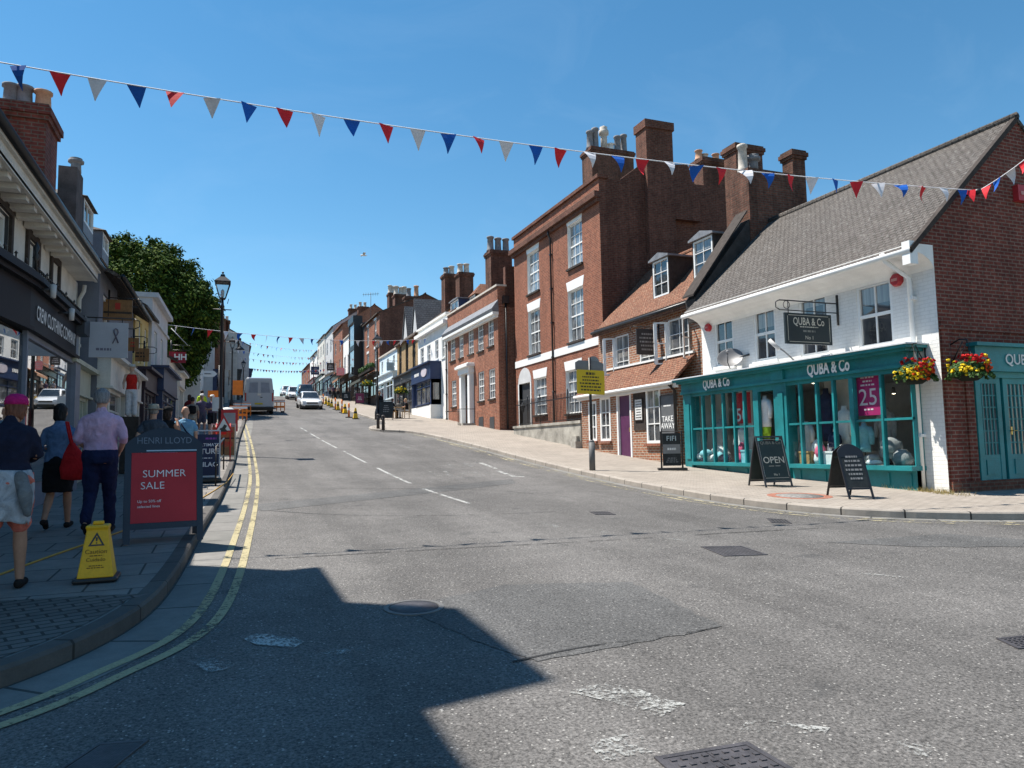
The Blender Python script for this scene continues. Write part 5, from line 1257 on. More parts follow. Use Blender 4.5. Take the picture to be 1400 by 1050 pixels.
# ---------------------------------------------------------------- corner block just out of the picture; its roof line shades the junction
CB = Bld('corner_block', 'corner building whose gabled front shades the junction', (-3.25, 5.7), (-3.25, 10.8), cat='building')
CB.wall(0, CB.L, -.2, 9.4, [(.9, 1.9, 4.2, 6.2), (3.1, 4.1, 4.2, 6.2), (.7, 4.3, .9, 3.0)], M_CREAM, D=8, name='wall')
for r in ((.9, 1.9, 4.2, 6.2), (3.1, 4.1, 4.2, 6.2), (.7, 4.3, .9, 3.0)): CB.window(r, 2, 2, M_BLK)
CB.roof(9.5, 12.0, 8, TL_DARK, over=.3, ridge=6.0)
m = CB.mb(); m.prism([(.9, 9.2, .02), (1.95, 11.95, .02), (3.75, 11.95, .02), (3.75, 9.2, .02)], (0, 0, -.8)); m.build('gable_front', M_CREAM, CB.root)
# ---------------------------------------------------------------- black fronted clothes shop
C1 = Bld('clothing_shop', 'cream stucco shop with a black iron crested fascia and bracketed eaves', (XL, 10.7), (XL, 17.0), cat='shop')
cw = [C1.R(-14, 11, 282, 366), C1.R(36, 49, 330, 390), C1.R(69, 78, 360, 402)]
C1.wall(0, C1.L, .2, 5.72, cw + [(.9, 5.4, .6, 3.3)], M_CREAM, D=8, rev=.16, name='front_wall', revmat=M_DKGREY)
for r in cw: C1.window(r, 1, 2, pmat=M_PANESKY, dep=.1, fw=.07, sill=M_CREAM); C1.box('window_surround', M_DTIMBER, [(r[0] - .14, r[0] - .01, r[2] - .05, r[3] + .16, 0, .05), (r[1] + .01, r[1] + .14, r[2] - .05, r[3] + .16, 0, .05), (r[0] - .01, r[1] + .01, r[3] + .02, r[3] + .16, 0, .05)])
ze = 5.66
C1.box('eaves_soffit', M_CREAM, (-.9, C1.L + 2.6, ze, ze + .05, -.1, .46)); C1.box('eaves_fascia', M_CREAM, [(-.9, C1.L + 2.6, ze - .02, ze + .2, .40, .46), (-.9, C1.L + 2.6, ze + .2, ze + .26, .40, .52)])
for k in range(14): u = -.6 + k * .52; C1.box('eaves_bracket', M_CREAM, (u, u + .2, ze - .09, ze - .002, .02, .39))
C1.gutter(ze + .31, .56, -.9, C1.L + 2.6, M_BLK, .075)
C1.roof(ze + .62, 8.0, 8, TL_DARK, over=.52, ridge=4.2, u0=-.9, u1=C1.L + 2.6)
# projecting shopfront with canted near corner
w1 = .42; F_ = lambda px, py: C1.at(px, py, w1)
ua, ub = F_(36, 440)[0], F_(101, 455)[0]; zt_, zb_ = F_(36, 390)[1], F_(36, 447)[1]; print('FASCIA', zt_, zb_)
M_GLOSSB = plain('gloss_black', (.008, .009, .014), .6, .25)
sf = C1.box('shopfront', M_GREYP, [(ub - .02, ub + .5, .4, zb_ - .1, 0, w1 + .06), (ub + .02, ub + .46, zb_ - .1, zt_ - .17, 0, w1 + .02)])
C1.box('console', plain('dark_console', (.04, .045, .055), .5), [(ub - .06, ub + .56, zt_ - .17, zt_ + .2, 0, w1 + .2)], sf)
def canted(z0, z1, w, cut, inset=0.0):
    return [(ua - cut, z0, 0.0), (ua - cut, z0, .02), (ua, z0, w), (ub, z0, w), (ub, z0, 0.0)]
m = C1.mb(); m.prism([(-.6, zb_, 0), (-.6, zb_, w1 * .35), (ua, zb_, w1 + .05), (ub, zb_, w1 + .05), (ub, zb_, 0)], (0, zt_ - zb_, 0)); m.build('fascia', M_GLOSSB, sf)
m = C1.mb()
for dz, e in ((.0, .10), (.07, .17), (.14, .12)): m.prism([(-.6, zt_ + dz, 0), (-.6, zt_ + dz, w1 * .35 + e), (ua - .02, zt_ + dz, w1 + .05 + e), (ub + .02, zt_ + dz, w1 + .05 + e), (ub + .02, zt_ + dz, 0)], (0, .07, 0))
m.prism([(-.6, zb_ - .06, 0), (-.6, zb_ - .06, w1 * .35 + .08), (ua - .02, zb_ - .06, w1 + .12), (ub, zb_ - .06, w1 + .12), (ub, zb_ - .06, 0)], (0, .06, 0)); m.build('cornice', M_GLOSSB, sf)
m = C1.mb(); zc = zt_ + .21
def spike(u, w, h): m.tube([(u, zc, w), (u, zc + h * .7, w), (u, zc + h * .75, w), (u, zc + h, w)], [.012, .012, .03, .002], 5)
n_ = 30
for k in range(n_): u = ua + (ub - ua) * k / (n_ - 1); spike(u, w1 + .1, .14 if k % 6 else .2)
for k in range(8): f = k / 8; spike(-.6 + (ua + .6) * f, w1 * .35 + .05 + (w1 * .65 + .05) * f, .16)
m.tube([(-.6, zc + .05, w1 * .35 + .05), (ua, zc + .05, w1 + .1), (ub, zc + .05, w1 + .1)], .012, 5)
for uu, ww_ in ((ua, w1 + .1), (-.1, w1 * .6 + .08)):
    m.lathe([(.03, 0), (.03, .18), (.05, .2), (.02, .26), (.06, .33), (.03, .4), (.045, .46), (.002, .54)], (uu, 0, 0), 8) if 0 else m.tube([(uu, zc, ww_), (uu, zc + .2, ww_), (uu, zc + .26, ww_), (uu, zc + .34, ww_), (uu, zc + .42, ww_), (uu, zc + .52, ww_)], [.03, .02, .055, .02, .05, .002], 8)
m.build('iron_cresting', M_BLK, sf)
zl = (zt_ + zb_) / 2
text('CREW CLOTHING COMPANY', .34, plain('sign_white_letters', (.75, .75, .74), .5), sf, C1.P((ua + ub) / 2 + .05, zl - .04, w1 + .055), C1.t, (0, 0, 1), bold=.012, extrude=.015, sx=(ub - ua) * .93 / (.34 * 14.6))
# window: bow mullions, low sill, room behind
um = F_(27, 560)[0]
m = C1.mb(); m.box(ua - .04, ua + .05, 1.1, zb_ - .06, w1 - .04, w1 + .03); m.box(ua, ub, zb_ - .16, zb_ - .06, w1 - .05, w1 + .02); m.box(-.6, ub, .4, 1.1, 0, w1 * .9); wo = m.build('shop_window', M_GREYP, sf)
m = C1.mb(); m.quad((ua, 1.1, w1 - .02), (ub, 1.1, w1 - .02), (ub, zb_ - .12, w1 - .02), (ua, zb_ - .12, w1 - .02)); m.quad((-.6, 1.1, w1 * .3), (ua, 1.1, w1 - .02), (ua, zb_ - .12, w1 - .02), (-.6, zb_ - .12, w1 * .3)); m.build('pane', glass('shade_side_glass', (.55, .57, .58), 2.6), wo, recalc=False)
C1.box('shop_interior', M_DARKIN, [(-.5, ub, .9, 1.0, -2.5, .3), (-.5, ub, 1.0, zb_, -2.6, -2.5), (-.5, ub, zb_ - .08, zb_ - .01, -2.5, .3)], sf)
for k, (u, mt) in enumerate(((1.1, CTAN), (2.0, CNV), (3.0, CW), (3.9, CTAN))):
    z0 = 1.0; t = thing('mannequin', ['mannequin in a tan coat behind the near clothes shop glass', 'mannequin in navy second in the left clothes shop window', 'mannequin in white third in the left clothes shop window', 'mannequin in tan nearest the grey pilaster'][k], 'mannequin', C1.P(u, z0, -.3))
    m = MB(lambda x, y, z: C1.P(u + x, z0 + z, -.3 + y)); m.lathe([(.001, .0), (.12, .02), (.15, .5), (.14, .8), (.17, 1.1), (.19, 1.3), (.08, 1.4), (.06, 1.45), (.001, 1.46)], n=14, sy=.6); m.build('outfit', mt, t)
# big brick stack, smaller render stack, skylight, dormers on the shade side roofs
c0, c1, ct = on_y(-40, 140, 16.0).x, on_y(64, 150, 16.0).x, on_y(40, 140, 16.0).z
chimney(C1, c0, c1, 16.0, 17.0, 6.0, ct, [(.42, .5, .55, M_POTD), (.6, .5, .55, M_POTD), (.86, .5, .5, M_TERRA)], brick('red_stack_brick', (.26, .07, .05), (.19, .05, .04), (.2, .14, .11), .225, .075, .012, .5, .4), pr=.15)  # stack in a deeper red brick with random stains
r = C1.R(45, 68, 212, 250, -.9)
def roof_window(b, px0, px1, py0, py1, wv, label):
    u0, u1, z0, z1 = b.R(px0, px1, py0, py1, wv)
dormer(C1, C1.R(50, 69, 226, 262, -.55), 0, 1.6, M_DTIMBER, M_PALE, 1, 1, w=-.55, peak=.1)

# ---------------------------------------------------------------- cream shop with many panes
C2 = Bld('cream_shop', 'cream shop with a many paned white shopfront under the same eaves', (XL, 17.05), (XL, 19.9), cat='shop')
w2 = C2.R(103, 111, 392, 436)
C2.wall(0, C2.L, .2, 5.66, [(.5, 1.2, 3.9, 5.1), (1.8, 2.4, 3.9, 5.1), (.3, 2.6, 1.1, 2.9)], M_CREAM, D=8, rev=.12, name='front_wall')
for r in ((.5, 1.2, 3.9, 5.1), (1.8, 2.4, 3.9, 5.1)): C2.window(r, 1, 2, pmat=M_PANESKY)
M_SAGE = plain('sage_cream_paint', (.42, .44, .36), .5, .3)
C2.shopfront((.05, C2.L - .05, .4, 3.45), (1.35, 2.9), M_SAGE, 8, proud=.3, gmat=M_PANEB, transom=2.2, pil=.16, door=(.25, 1.0))
C2.downpipe(C2.L - .1, .5, 5.6, mat=M_CREAM)
# ---------------------------------------------------------------- grey rendered house with clad dormers
GH = Bld('grey_house', 'dark grey rendered house with tile hung dormers and a timber sign', (-2.95, 19.95), (-2.9, 26.4), cat='house')
gh = [GH.R(160, 172, 394, 432)]
zt_ = GH.at(170, 372)[1]
GH.wall(0, GH.L, .3, 6.2, gh + [(.6, 1.6, 4.2, 5.6)], M_GREYR, D=8, name='front_wall'); GH.window(gh[0], 1, 2, pmat=M_PANESKY, fw=.1); GH.window((.6, 1.6, 4.2, 5.6), 1, 2, pmat=M_PANE, fw=.1)
GH.roof(6.2, 8.7, 8, TL_DARK, over=.45, ridge=4); GH.gables(6.2, 8.7, 8, M_GREYR); GH.gutter(5.9, .5, mat=M_BLK)
dormer(GH, GH.R(114, 128, 279, 312, -.6), 0, 2.0, M_GREYR, TL_BROWN, 2, 1, w=-.6, peak=.35, hip=True); dormer(GH, GH.R(140, 149, 322, 346, -.6), 0, 2.0, M_GREYR, TL_DARK, 2, 1, w=-.6, peak=.3, hip=True)
c0, c1 = on_y(79, 250, 20.2).x, on_y(105, 250, 20.2).x; chimney(GH, c0, c1, 20.2, 21.0, 6.5, on_y(92, 227, 20.2).z, [(.75, .5, .4, M_POTD, 1)], plain('render_stack', (.10, .08, .075), .85, .2, 0, .3, 4), pr=.12, cap=False)
GH.shopfront((.1, GH.L - .1, .6, 3.9), (1.5, 3.2), M_CREAM, 4, proud=.25, gmat=M_PANE, transom=2.6, door=(2.2, 3.2))
# ---------------------------------------------------------------- yellow house, pale house
YH = Bld('yellow_house', 'narrow yellow stucco house with a tiled eave', (-2.85, 26.45), (-2.75, 29.6), cat='house')
YH.wall(0, YH.L, .8, 6.6, [(.8, 1.5, 4.6, 6.0), (2.2, 2.9, 4.6, 6.0)], M_YELLOW, D=8, name='front_wall')
for r in ((.8, 1.5, 4.6, 6.0), (2.2, 2.9, 4.6, 6.0)): YH.window(r, 1, 2, pmat=M_PANE)
YH.roof(6.6, 8.8, 8, TL_DARK, over=.35, ridge=4); YH.gables(6.6, 8.8, 8, M_YELLOW)
YH.shopfront((.1, YH.L - .1, .9, 4.3), (1.9, 3.7), plain('plum_black', (.03, .018, .03), .5), 3, proud=.3, gmat=M_PANESKY, transom=3.2)
PH = Bld('pale_house', 'pale grey flat fronted house left of the big tree', (-2.65, 29.65), (-2.5, 35.0), cat='house')
zt_ = 7.3
PH.wall(0, PH.L, .8, zt_, [(.8, 1.7, 4.7, 6.2), (2.9, 3.8, 4.7, 6.2)], M_PALE, D=8, name='front_wall')
for r in ((.8, 1.7, 4.7, 6.2), (2.9, 3.8, 4.7, 6.2)): PH.window(r, 2, 2, pmat=M_PANESKY)
PH.box('cornice', M_PALE, [(-.05, PH.L + .1, zt_, zt_ + .18, -8, .2), (0, PH.L, 6.5, 6.6, 0, .08)])
PH.shopfront((.1, PH.L - .1, 1.2, 4.7), (2.3, 3.9), M_NAVY, 3, proud=.4, gmat=M_PANESKY, transom=3.5)
# low white shop under the tree
LS = Bld('low_white_shop', 'low white shop with a red sign under the big tree', (-2.4, 35.1), (-2.2, 43), cat='shop')
LS.wall(0, LS.L, 1.5, 5.8, [(.8, 2.0, 3.2, 4.7), (5.6, 7.2, 3.2, 4.7)], M_STUCCO, D=6, name='front_wall')
for r in ((.8, 2.0, 3.2, 4.7), (5.6, 7.2, 3.2, 4.7)): LS.window(r, 4, 2, pmat=M_PANE)
LS.shopfront((2.4, 5.2, 2.0, 5.3), (3.3, 4.7), M_CREAM, 3, proud=.2, gmat=M_PANE)
LS.roof(5.8, 7.0, 6, TL_DARK, over=.3)
# far left row beyond the tree
lfar = [('white_villa', 'white house beyond the tree with bright windows', 58, 66, -1.9, 10.6, M_STUCCO, [(3, 3.0, 4.8, 1.2), (3, .8, 2.3, 1.4)], M_SLATE, None, 2.2),
        ('white_gable_house', 'white house with a dark shop beyond the white villa', 66.1, 74, -1.2, 11.6, M_PALE, [(3, 3.2, 5.0, 1.2)], M_SLATE, (M_NAVY, 2.7), 2.2),
        ('brown_brick_house', 'brown brick house with tall stacks on the far left', 74.1, 84, -.3, 14.2, BR_RED2, [(3, 3.4, 5.2, 1.2), (3, 5.9, 7.4, 1.0)], TL_RED, (M_CREAM, 2.7), 2.0),
        ('far_cream_house', 'cream house high on the far left', 84.1, 96, .9, 14.4, M_CREAM, [(4, 3.2, 4.8, 1.2)], TL_DARK, (M_BLK, 2.7), 2.0),
        ('far_grey_house', 'grey house at the crest on the far left', 96.1, 112, 2.4, 14.8, M_PALE, [(5, 3.2, 4.8, 1.2)], TL_DARK, (M_NAVY, 2.7), 1.8)]
for (n_, l_, a, b_, x, zt, mt, wn, rf, sh, zr) in lfar:
    fb = row_house(n_, l_, a, b_, x, zt, mt, wn, rf, sh, zr=zr, D=7)
    chimney(fb, x - 1.9, x - .8, b_ - 1.2, b_, zt, zt + zr + 1.2, [(.3, .5, .6), (.7, .5, .6)], BR_CHIM, pr=.18)

# ---------------------------------------------------------------- hanging signs of the shade side
def lsign(px0, px1, py0, py1, X, Y, mat, label, zb_px, frame=M_BLK):
    a, b_ = on_y(px0, (py0 + py1) / 2, Y), on_y(px1, (py0 + py1) / 2, Y); z1, z0 = on_y((px0 + px1) / 2, py0, Y).z, on_y((px0 + px1) / 2, py1, Y).z
    t, bd, c, rg, nn = hanging_sign(V((X, Y, (z0 + z1) / 2)), (1, 0, 0), a.x - X, b_.x - X, z0, z1, mat, label, z1 + zb_px, frame, scroll=False)
    return t, bd, c, rg, nn, (b_.x - a.x), z1 - z0
WBRD = plain('off_white_board', (.42, .43, .47), .6, .2, 0, .06); GREYL = plain('grey_letters', (.16, .15, .20), .6)
t, bd, c, rg, nn, sw, sh = lsign(122, 175, 441, 489, XL, 17.8, WBRD, 'white hanging sign with a grey ribbon emblem', .1)
m = MB(); q = c + rg * sw * .2 + V((0, 0, sh * .14)) + nn * .006
pth = [(-.16, -.38), (-.02, -.08), (.09, .12), (.06, .26), (-.03, .3), (-.11, .24), (-.1, .1), (.0, -.1), (.1, -.36)]
m.tube([q + rg * x * sw * .55 + V((0, 0, y * sh * .62)) + nn * .002 * i for i, (x, y) in enumerate(pth)], .022, 6, sq=.5); m.build('ribbon_emblem', GREYL, bd)
scribble(bd, GREYL, c + V((0, 0, -sh * .27)) - rg * sw * .12, rg, (0, 0, 1), sw * .6, .12, 1, n=4)
WOOD = plain('varnished_board', (.24, .12, .045), .5, .35, 0, .3, 7); REDL = plain('red_letters', (.45, .035, .025), .5)
t, bd, c, rg, nn, sw, sh = lsign(141, 181, 410, 438, -2.94, 21.3, WOOD, 'upper timber hanging sign with a red emblem', .05)
m = MB(); m.add([c + rg * x * sw + V((0, 0, z * sh)) + nn * .006 for x, z in ((-.09, .02), (.09, .02), (.09, .34), (-.09, .34))], [(0, 1, 2, 3)]); m.build('red_emblem', REDL, bd, recalc=False)
m = MB(); m.add([c + rg * x * sw + V((0, 0, z * sh)) + nn * .006 for x, z in ((-.48, -.18), (.48, -.18), (.48, -.08), (-.48, -.08))], [(0, 1, 2, 3)]); m.build('dark_band', M_DTIMBER, bd, recalc=False)
t, bd, c, rg, nn, sw, sh = lsign(173, 190, 462, 480, -2.65, 24.2, WOOD, 'small timber sign below the yellow house eave', .05); scribble(bd, REDL, c, rg, (0, 0, 1), sw * .5, sh * .5, 2, n=2)
t, bd, c, rg, nn, sw, sh = lsign(173, 204, 476, 494, -2.6, 26.6, WOOD, 'low timber hanging sign above the plum shopfront', .05); scribble(bd, M_DTIMBER, c, rg, (0, 0, 1), sw * .8, sh * .5, 2, n=3)
t, bd, c, rg, nn, sw, sh = lsign(231, 254, 481, 496, -2.4, 35.6, plain('crimson_board', (.30, .012, .03), .5), 'crimson hanging sign reading HH', .3); text('HH', sh * .75, WLET, bd, c + rg * sw * .18, rg, (0, 0, 1), bold=.03, extrude=.01)
m = MB(); a = c - rg * sw * .5; m.tube([V((-2.4, 35.6, c.z + 1.3)), c + rg * sw * .6 + V((0, 0, .55))], .018, 5); m.build('stay', M_PALE, t)
for px, py, X, lab in ((66, 396, -2.9, 'white flood lamp on the cream stucco between the left upper windows'), (92, 428, -2.9, 'small white lamp on the cream stucco near the pilaster')):
    p = on_x(px, py, X + .15); t = thing('wall_lamp', lab, 'lamp', (X, p.y, p.z)); m = MB(); m.tube([(X, p.y, p.z), (X + .2, p.y, p.z)], .02, 6); m.build('lamp_arm', M_DKGREY, t); m = MB(); m.lathe([(.001, -.13), (.042, -.13), (.05, .08), (.001, .1)], (X + .22, p.y, p.z), 10); m.build('lamp_head', M_PALE, t)
# ---------------------------------------------------------------- the big clipped tree
def tree(c, zbase, ztop, rx, ry, label, seed, ncl, leaf, name='broadleaf_tree', lm=None):
    rnd = random.Random(seed); t = thing(name, label, 'tree', (c[0], c[1], g(c[1]))); zg = g(c[1]) - .1
    m = MB(); H_ = ztop - zbase; zc = (ztop + zbase) / 2
    m.tube([(c[0], c[1], zg), (c[0] + .05, c[1], zg + 1.2), (c[0], c[1] + .1, zbase + H_ * .3), (c[0] + .1, c[1], zbase + H_ * .65)], [.42, .34, .26, .08], 10)
    for k in range(14):
        a = k * 2.4; z0 = zbase + H_ * rnd.uniform(-.02, .5); q = rnd.uniform(.5, .85)
        m.tube([(c[0], c[1], z0), (c[0] + cos(a) * rx * q * .5, c[1] + sin(a) * ry * q * .5, z0 + H_ * .14), (c[0] + cos(a) * rx * q, c[1] + sin(a) * ry * q, z0 + H_ * .3)], [.14, .09, .02], 6)
    m.build('trunk', plain('bark', (.09, .07, .05), .9, .2, 0, .4, 9, .6), t)
    m = MB(); ml = MB()
    for k in range(ncl):
        d = V((rnd.gauss(0, 1), rnd.gauss(0, 1), rnd.gauss(0, 1))).normalized(); f = rnd.uniform(.55, 1.0) ** .6
        taper = 1.0 - .12 * max(0, d.z)
        lump = 1 + .06 * sin(d.x * 5 + seed) * cos(d.z * 6) + .05 * sin(d.y * 9 + d.z * 4)
        q = V((c[0] + d.x * rx * f * taper * lump, c[1] + d.y * ry * f * taper * lump, zc + d.z * H_ / 2 * f * lump)); cr = rnd.uniform(.35, .7)
        for i in range(leaf):
            e = V((rnd.gauss(0, 1), rnd.gauss(0, 1), rnd.gauss(0, .8))); e.normalize(); p = q + e * cr * rnd.uniform(.3, 1.0)
            nn = (e + V((rnd.uniform(-.8, .8), rnd.uniform(-.8, .8), rnd.uniform(0, 1.0)))).normalized(); a = nn.cross(V((rnd.random(), rnd.random(), .3))).normalized(); b = nn.cross(a); s_ = rnd.uniform(.04, .085)
            (m if rnd.random() < .70 else ml).cards([(p, a * s_ * 1.3, b * s_ * .75)])
    k_ = len(m.f); m.v += ml.v; m.f += [[i + len(m.v) - len(ml.v) for i in f] for f in ml.f]; m.mi += [1] * len(ml.f); m.sm += ml.sm
    m.build('crown', lm or [plain('leaf_green', (.030, .060, .010), .85, .12, 0, .35, 1.2), plain('leaf_light', (.10, .14, .02), .85, .12, 0, .3, 1.5)], t, recalc=False)
    return t
tree((-5.3, 54.0), 5.4, 15.9, 4.8, 5.0, 'large dense rounded tree behind the left hand shops', 4, 1700, 60)
# ================================================================== STREET FURNITURE, VEHICLES, BUNTING
def pv(x, y, h=KH): return V((x, y, g(y) + h))
def local(o_, rz=0.0):
    """local frame: x right, y away from the faced viewer, z up; front faces -y"""
    c, s = cos(rz), sin(rz); o_ = V(o_)
    return lambda x, y, z: o_ + V((c * x - s * y, s * x + c * y, z))
def face(x, y): return -atan2(x, y)          # turn the front towards the junction
SILVER = plain('brushed_metal', (.45, .45, .46), .35, .5, .8, .1)
M_RED = plain('signal_red', (.50, .025, .03), .5, .35); M_ORANGE = plain('barrier_orange', (.85, .20, .02), .5, .3, 0, .12); M_YELP = plain('bright_yellow_plastic', (.80, .46, .015), .45, .4, 0, .08)
M_PAPER = plain('white_card', (.72, .72, .70), .7, .2, 0, .05); M_CHALK = plain('chalkboard', (.022, .026, .027), .6, .3, 0, .3, 5); M_GREENB = plain('dark_green_board', (.018, .032, .032), .5, .4)
M_WOODL = plain('pale_wood', (.42, .27, .13), .6, .3, 0, .25, 7)
def aboard(loc, rz, w, h, label, frame, panel, spread=.5, leg=.1, arch=0.0, fw=.05, name='a_board', clip=0.0):
    """two leaves hinged at the top, each a framed panel on two feet"""
    t = thing(name, label, 'A-board', loc); T = local(loc, rz); out = []
    for sgn in (-1, 1):
        def L(x, z, d=0.0, sgn=sgn):      # point on the leaf; d outwards
            f = 1 - z / h; return T(x, sgn * (spread / 2 * f + .015 + d), z)
        m = MB(); n = 12
        def bar(x0, x1, z0, z1, d0=-.012, d1=.012):
            P = [L(x, z, d) for x in (x0, x1) for z in (z0, z1) for d in (d0, d1)]
            m.add(P, [(0, 1, 3, 2), (4, 6, 7, 5), (0, 4, 5, 1), (2, 3, 7, 6), (0, 2, 6, 4), (1, 5, 7, 3)], raw=True)
        bar(-w / 2, -w / 2 + fw, 0, h - arch); bar(w / 2 - fw, w / 2, 0, h - arch); bar(-w / 2 + fw, w / 2 - fw, leg, leg + fw)
        if arch:
            top = [(-w / 2 + w * k / n, h - arch + arch * sin(pi * k / n) ** .8) for k in range(n + 1)]
            poly = top + [(w / 2, h - arch - .1), (-w / 2, h - arch - .1)]
            P = [L(x, z, -.013) for x, z in poly] + [L(x, z, .013) for x, z in poly]; k = len(poly)
            m.add(P, [tuple(range(k)), tuple(range(2 * k - 1, k - 1, -1))] + [(i, (i + 1) % k, k + (i + 1) % k, k + i) for i in range(k)], raw=True)
        else: bar(-w / 2 + fw, w / 2 - fw, h - fw, h)
        fr = m.build('frame', frame, t)
        m = MB(); z0, z1 = leg + fw + .002, h - max(fw, arch + .1) - .002
        bar(-w / 2 + fw + .002, w / 2 - fw - .002, z0, z1, -.006, .008); pn = m.build('panel', panel if sgn < 0 or not isinstance(panel, tuple) else panel, t)
        out.append((pn, fr, L, z0, z1))
    return t, out[0], T
def on_leaf(o_, x, z): return o_[2](x, z, .010)
def leaf_axes(o_): a = o_[2](0, .2); b = o_[2](.1, .2); c = o_[2](0, .3); return (b - a), (c - a)
# --- summer sale board
p = gnd(221, 739, KH); rz = face(p.x, p.y) + .05
t, lf, T = aboard(pv(p.x, p.y + .1), rz, .86, 1.36, 'large arched pavement board with a red SUMMER SALE poster', plain('navy_frame', (.02, .028, .045), .5, .4), plain('dull_red_poster', (.42, .035, .045), .6, .2, 0, .06), .62, .16, .2, .07)
r_, u_ = leaf_axes(lf); W1 = plain('soft_white_letters', (.72, .68, .70), .6)
text('SUMMER', .125, W1, lf[0], on_leaf(lf, -.24, .80), r_, u_, align='LEFT', bold=-.004); text('SALE', .125, W1, lf[0], on_leaf(lf, -.26, .66), r_, u_, align='LEFT', bold=-.004)
text('Up to 50% off', .045, W1, lf[0], on_leaf(lf, -.29, .48), r_, u_, align='LEFT'); text('selected lines', .045, W1, lf[0], on_leaf(lf, -.29, .42), r_, u_, align='LEFT')
text('HENRI LLOYD', .115, plain('dull_silver_letters', (.16, .19, .24), .5), lf[1], lf[2](0, 1.2, .014), r_, u_, align='CENTER', bold=-.004, sx=.85)
m = MB(); m.add([lf[2](x, z, .016) for x, z in ((-.2, 1.075), (.36, 1.075), (.36, 1.09), (-.2, 1.09))], [(0, 1, 2, 3)], raw=True); m.build('silver_strip', SILVER, lf[1], recalc=False)
# --- boards further up the left pavement
p = gnd(281, 659, KH); t, lf, T = aboard(pv(p.x, p.y), face(p.x, p.y), .62, 1.2, 'navy pavement board with white capitals behind the red sale board', plain('white_frame', (.5, .5, .52), .5), plain('navy_poster', (.018, .02, .06), .5), .4, .12, 0, .03)
r_, u_ = leaf_axes(lf); text('ULTIMATE', .10, W1, lf[0], on_leaf(lf, .05, .85), r_, u_, bold=.01); text('TURE', .17, W1, lf[0], on_leaf(lf, .08, .70), r_, u_, bold=.02); text('LILAC', .15, W1, lf[0], on_leaf(lf, .05, .40), r_, u_, bold=.02); scribble(lf[0], plain('violet_ink', (.3, .05, .3), .5), on_leaf(lf, .1, 1.0), r_, u_, .35, .1, 1, n=3); scribble(lf[0], W1, on_leaf(lf, .0, .55), r_, u_, .4, .05, 1, n=3)
m = MB(T); m.box(-.34, .34, -.3, .3, 0, .09); bevel(m.build('rubber_base', M_BLK, t), .02)
p = gnd(305, 629, KH); t, lf, T = aboard(pv(p.x, p.y), face(p.x, p.y), .72, 1.12, 'timber pavement board with OPEN in red on its lower half', plain('cream_frame', (.55, .5, .4), .5), WOOD, .3, .1, 0, .04)
r_, u_ = leaf_axes(lf); text('OPEN', .21, REDL, lf[0], on_leaf(lf, .0, .48), r_, u_, bold=.02); m = MB(); m.add([lf[2](x, z, .012) for x, z in ((-.08, .78), (.08, .78), (.08, .98), (-.08, .98))], [(0, 1, 2, 3)], raw=True); m.build('red_emblem', REDL, lf[0], recalc=False)
m = MB(); m.add([lf[2](x, z, .012) for x, z in ((-.3, .64), (.3, .64), (.3, .69), (-.3, .69))], [(0, 1, 2, 3)], raw=True); m.build('dark_band', M_DTIMBER, lf[0], recalc=False)
# low tubular guard rail beside the timber board
p = gnd(322, 652, KH); q = gnd(326, 600, KH); t = thing('guard_rail', 'thin black tubular rail at the kerb beside the timber board', 'rail', pv(-.3, 17)); m = MB()
a, b_ = pv(-.22, 17.4), pv(-.08, 21.5); m.tube([a, a + V((0, 0, .85)), b_ + V((0, 0, .85)), b_], .022, 6); m.build('rail', M_BLK, t); m = MB(); m.tube([a + V((0, 0, .4)), b_ + V((0, 0, .4))], .016, 6); m.build('lower_rail', M_BLK, t)
# --- right pavement boards
p = gnd(1062, 666, KH); t, lf, T = aboard(pv(p.x, p.y + .2), -.12, .66, 1.08, 'dark pavement board reading OPEN at the teal shop door', M_DKGREY, M_GREENB, .62, .1, 0, .035)
r_, u_ = leaf_axes(lf); text('OPEN', .2, GOLD, lf[0], on_leaf(lf, 0, .56), r_, u_, bold=.004); text('QUBA & Co', .095, plain('dim_gilt', (.25, .24, .2), .5), lf[0], on_leaf(lf, 0, .93), r_, u_); text('No 1', .07, GOLD, lf[0], on_leaf(lf, 0, .26), r_, u_); scribble(lf[0], GOLD, on_leaf(lf, 0, .44), r_, u_, .45, .02, 1, n=2)
m = MB()
for x0, x1, z0, z1 in ((-.28, .28, 1.0, 1.006), (-.28, .28, .19, .196), (-.29, -.284, .22, .98), (.284, .29, .22, .98)): m.add([lf[2](x, z, .0105) for x, z in ((x0, z0), (x1, z0), (x1, z1), (x0, z1))], [(0, 1, 2, 3)], raw=True)
m.build('border_line', GOLD, lf[0], recalc=False)
p = gnd(1174, 682, KH); t, lf, T = aboard(pv(p.x + .05, p.y + .25), -.28, .48, .98, 'narrow round topped chalkboard on the pavement before the right shop window', M_BLK, M_CHALK, .75, .16, .14, .035)
r_, u_ = leaf_axes(lf); CHK = plain('chalk', (.22, .22, .22), .9); scribble(lf[0], CHK, on_leaf(lf, 0, .55), r_, u_, .34, .5, 6, n=4)
p = gnd(922, 643, KH); loc = pv(p.x, p.y + .1); t = thing('swing_sign', 'black swing sign reading FIFI against the restaurant corner', 'sign', loc); T = local(loc, face(p.x, p.y) + .1)
m = MB(T); m.tube([(-.29, 0, 0), (-.29, 0, 1.08), (.29, 0, 1.08), (.29, 0, 0)], .025, 8); m.box(-.4, .4, -.2, .2, 0, .06); m.build('frame', M_BLK, t)
m = MB(T); m.box(-.25, .25, -.015, .015, .12, 1.03); bd = m.build('panel', M_CHALK, t); A_ = T(0, -.02, 0); rr = T(1, 0, 0) - T(0, 0, 0)
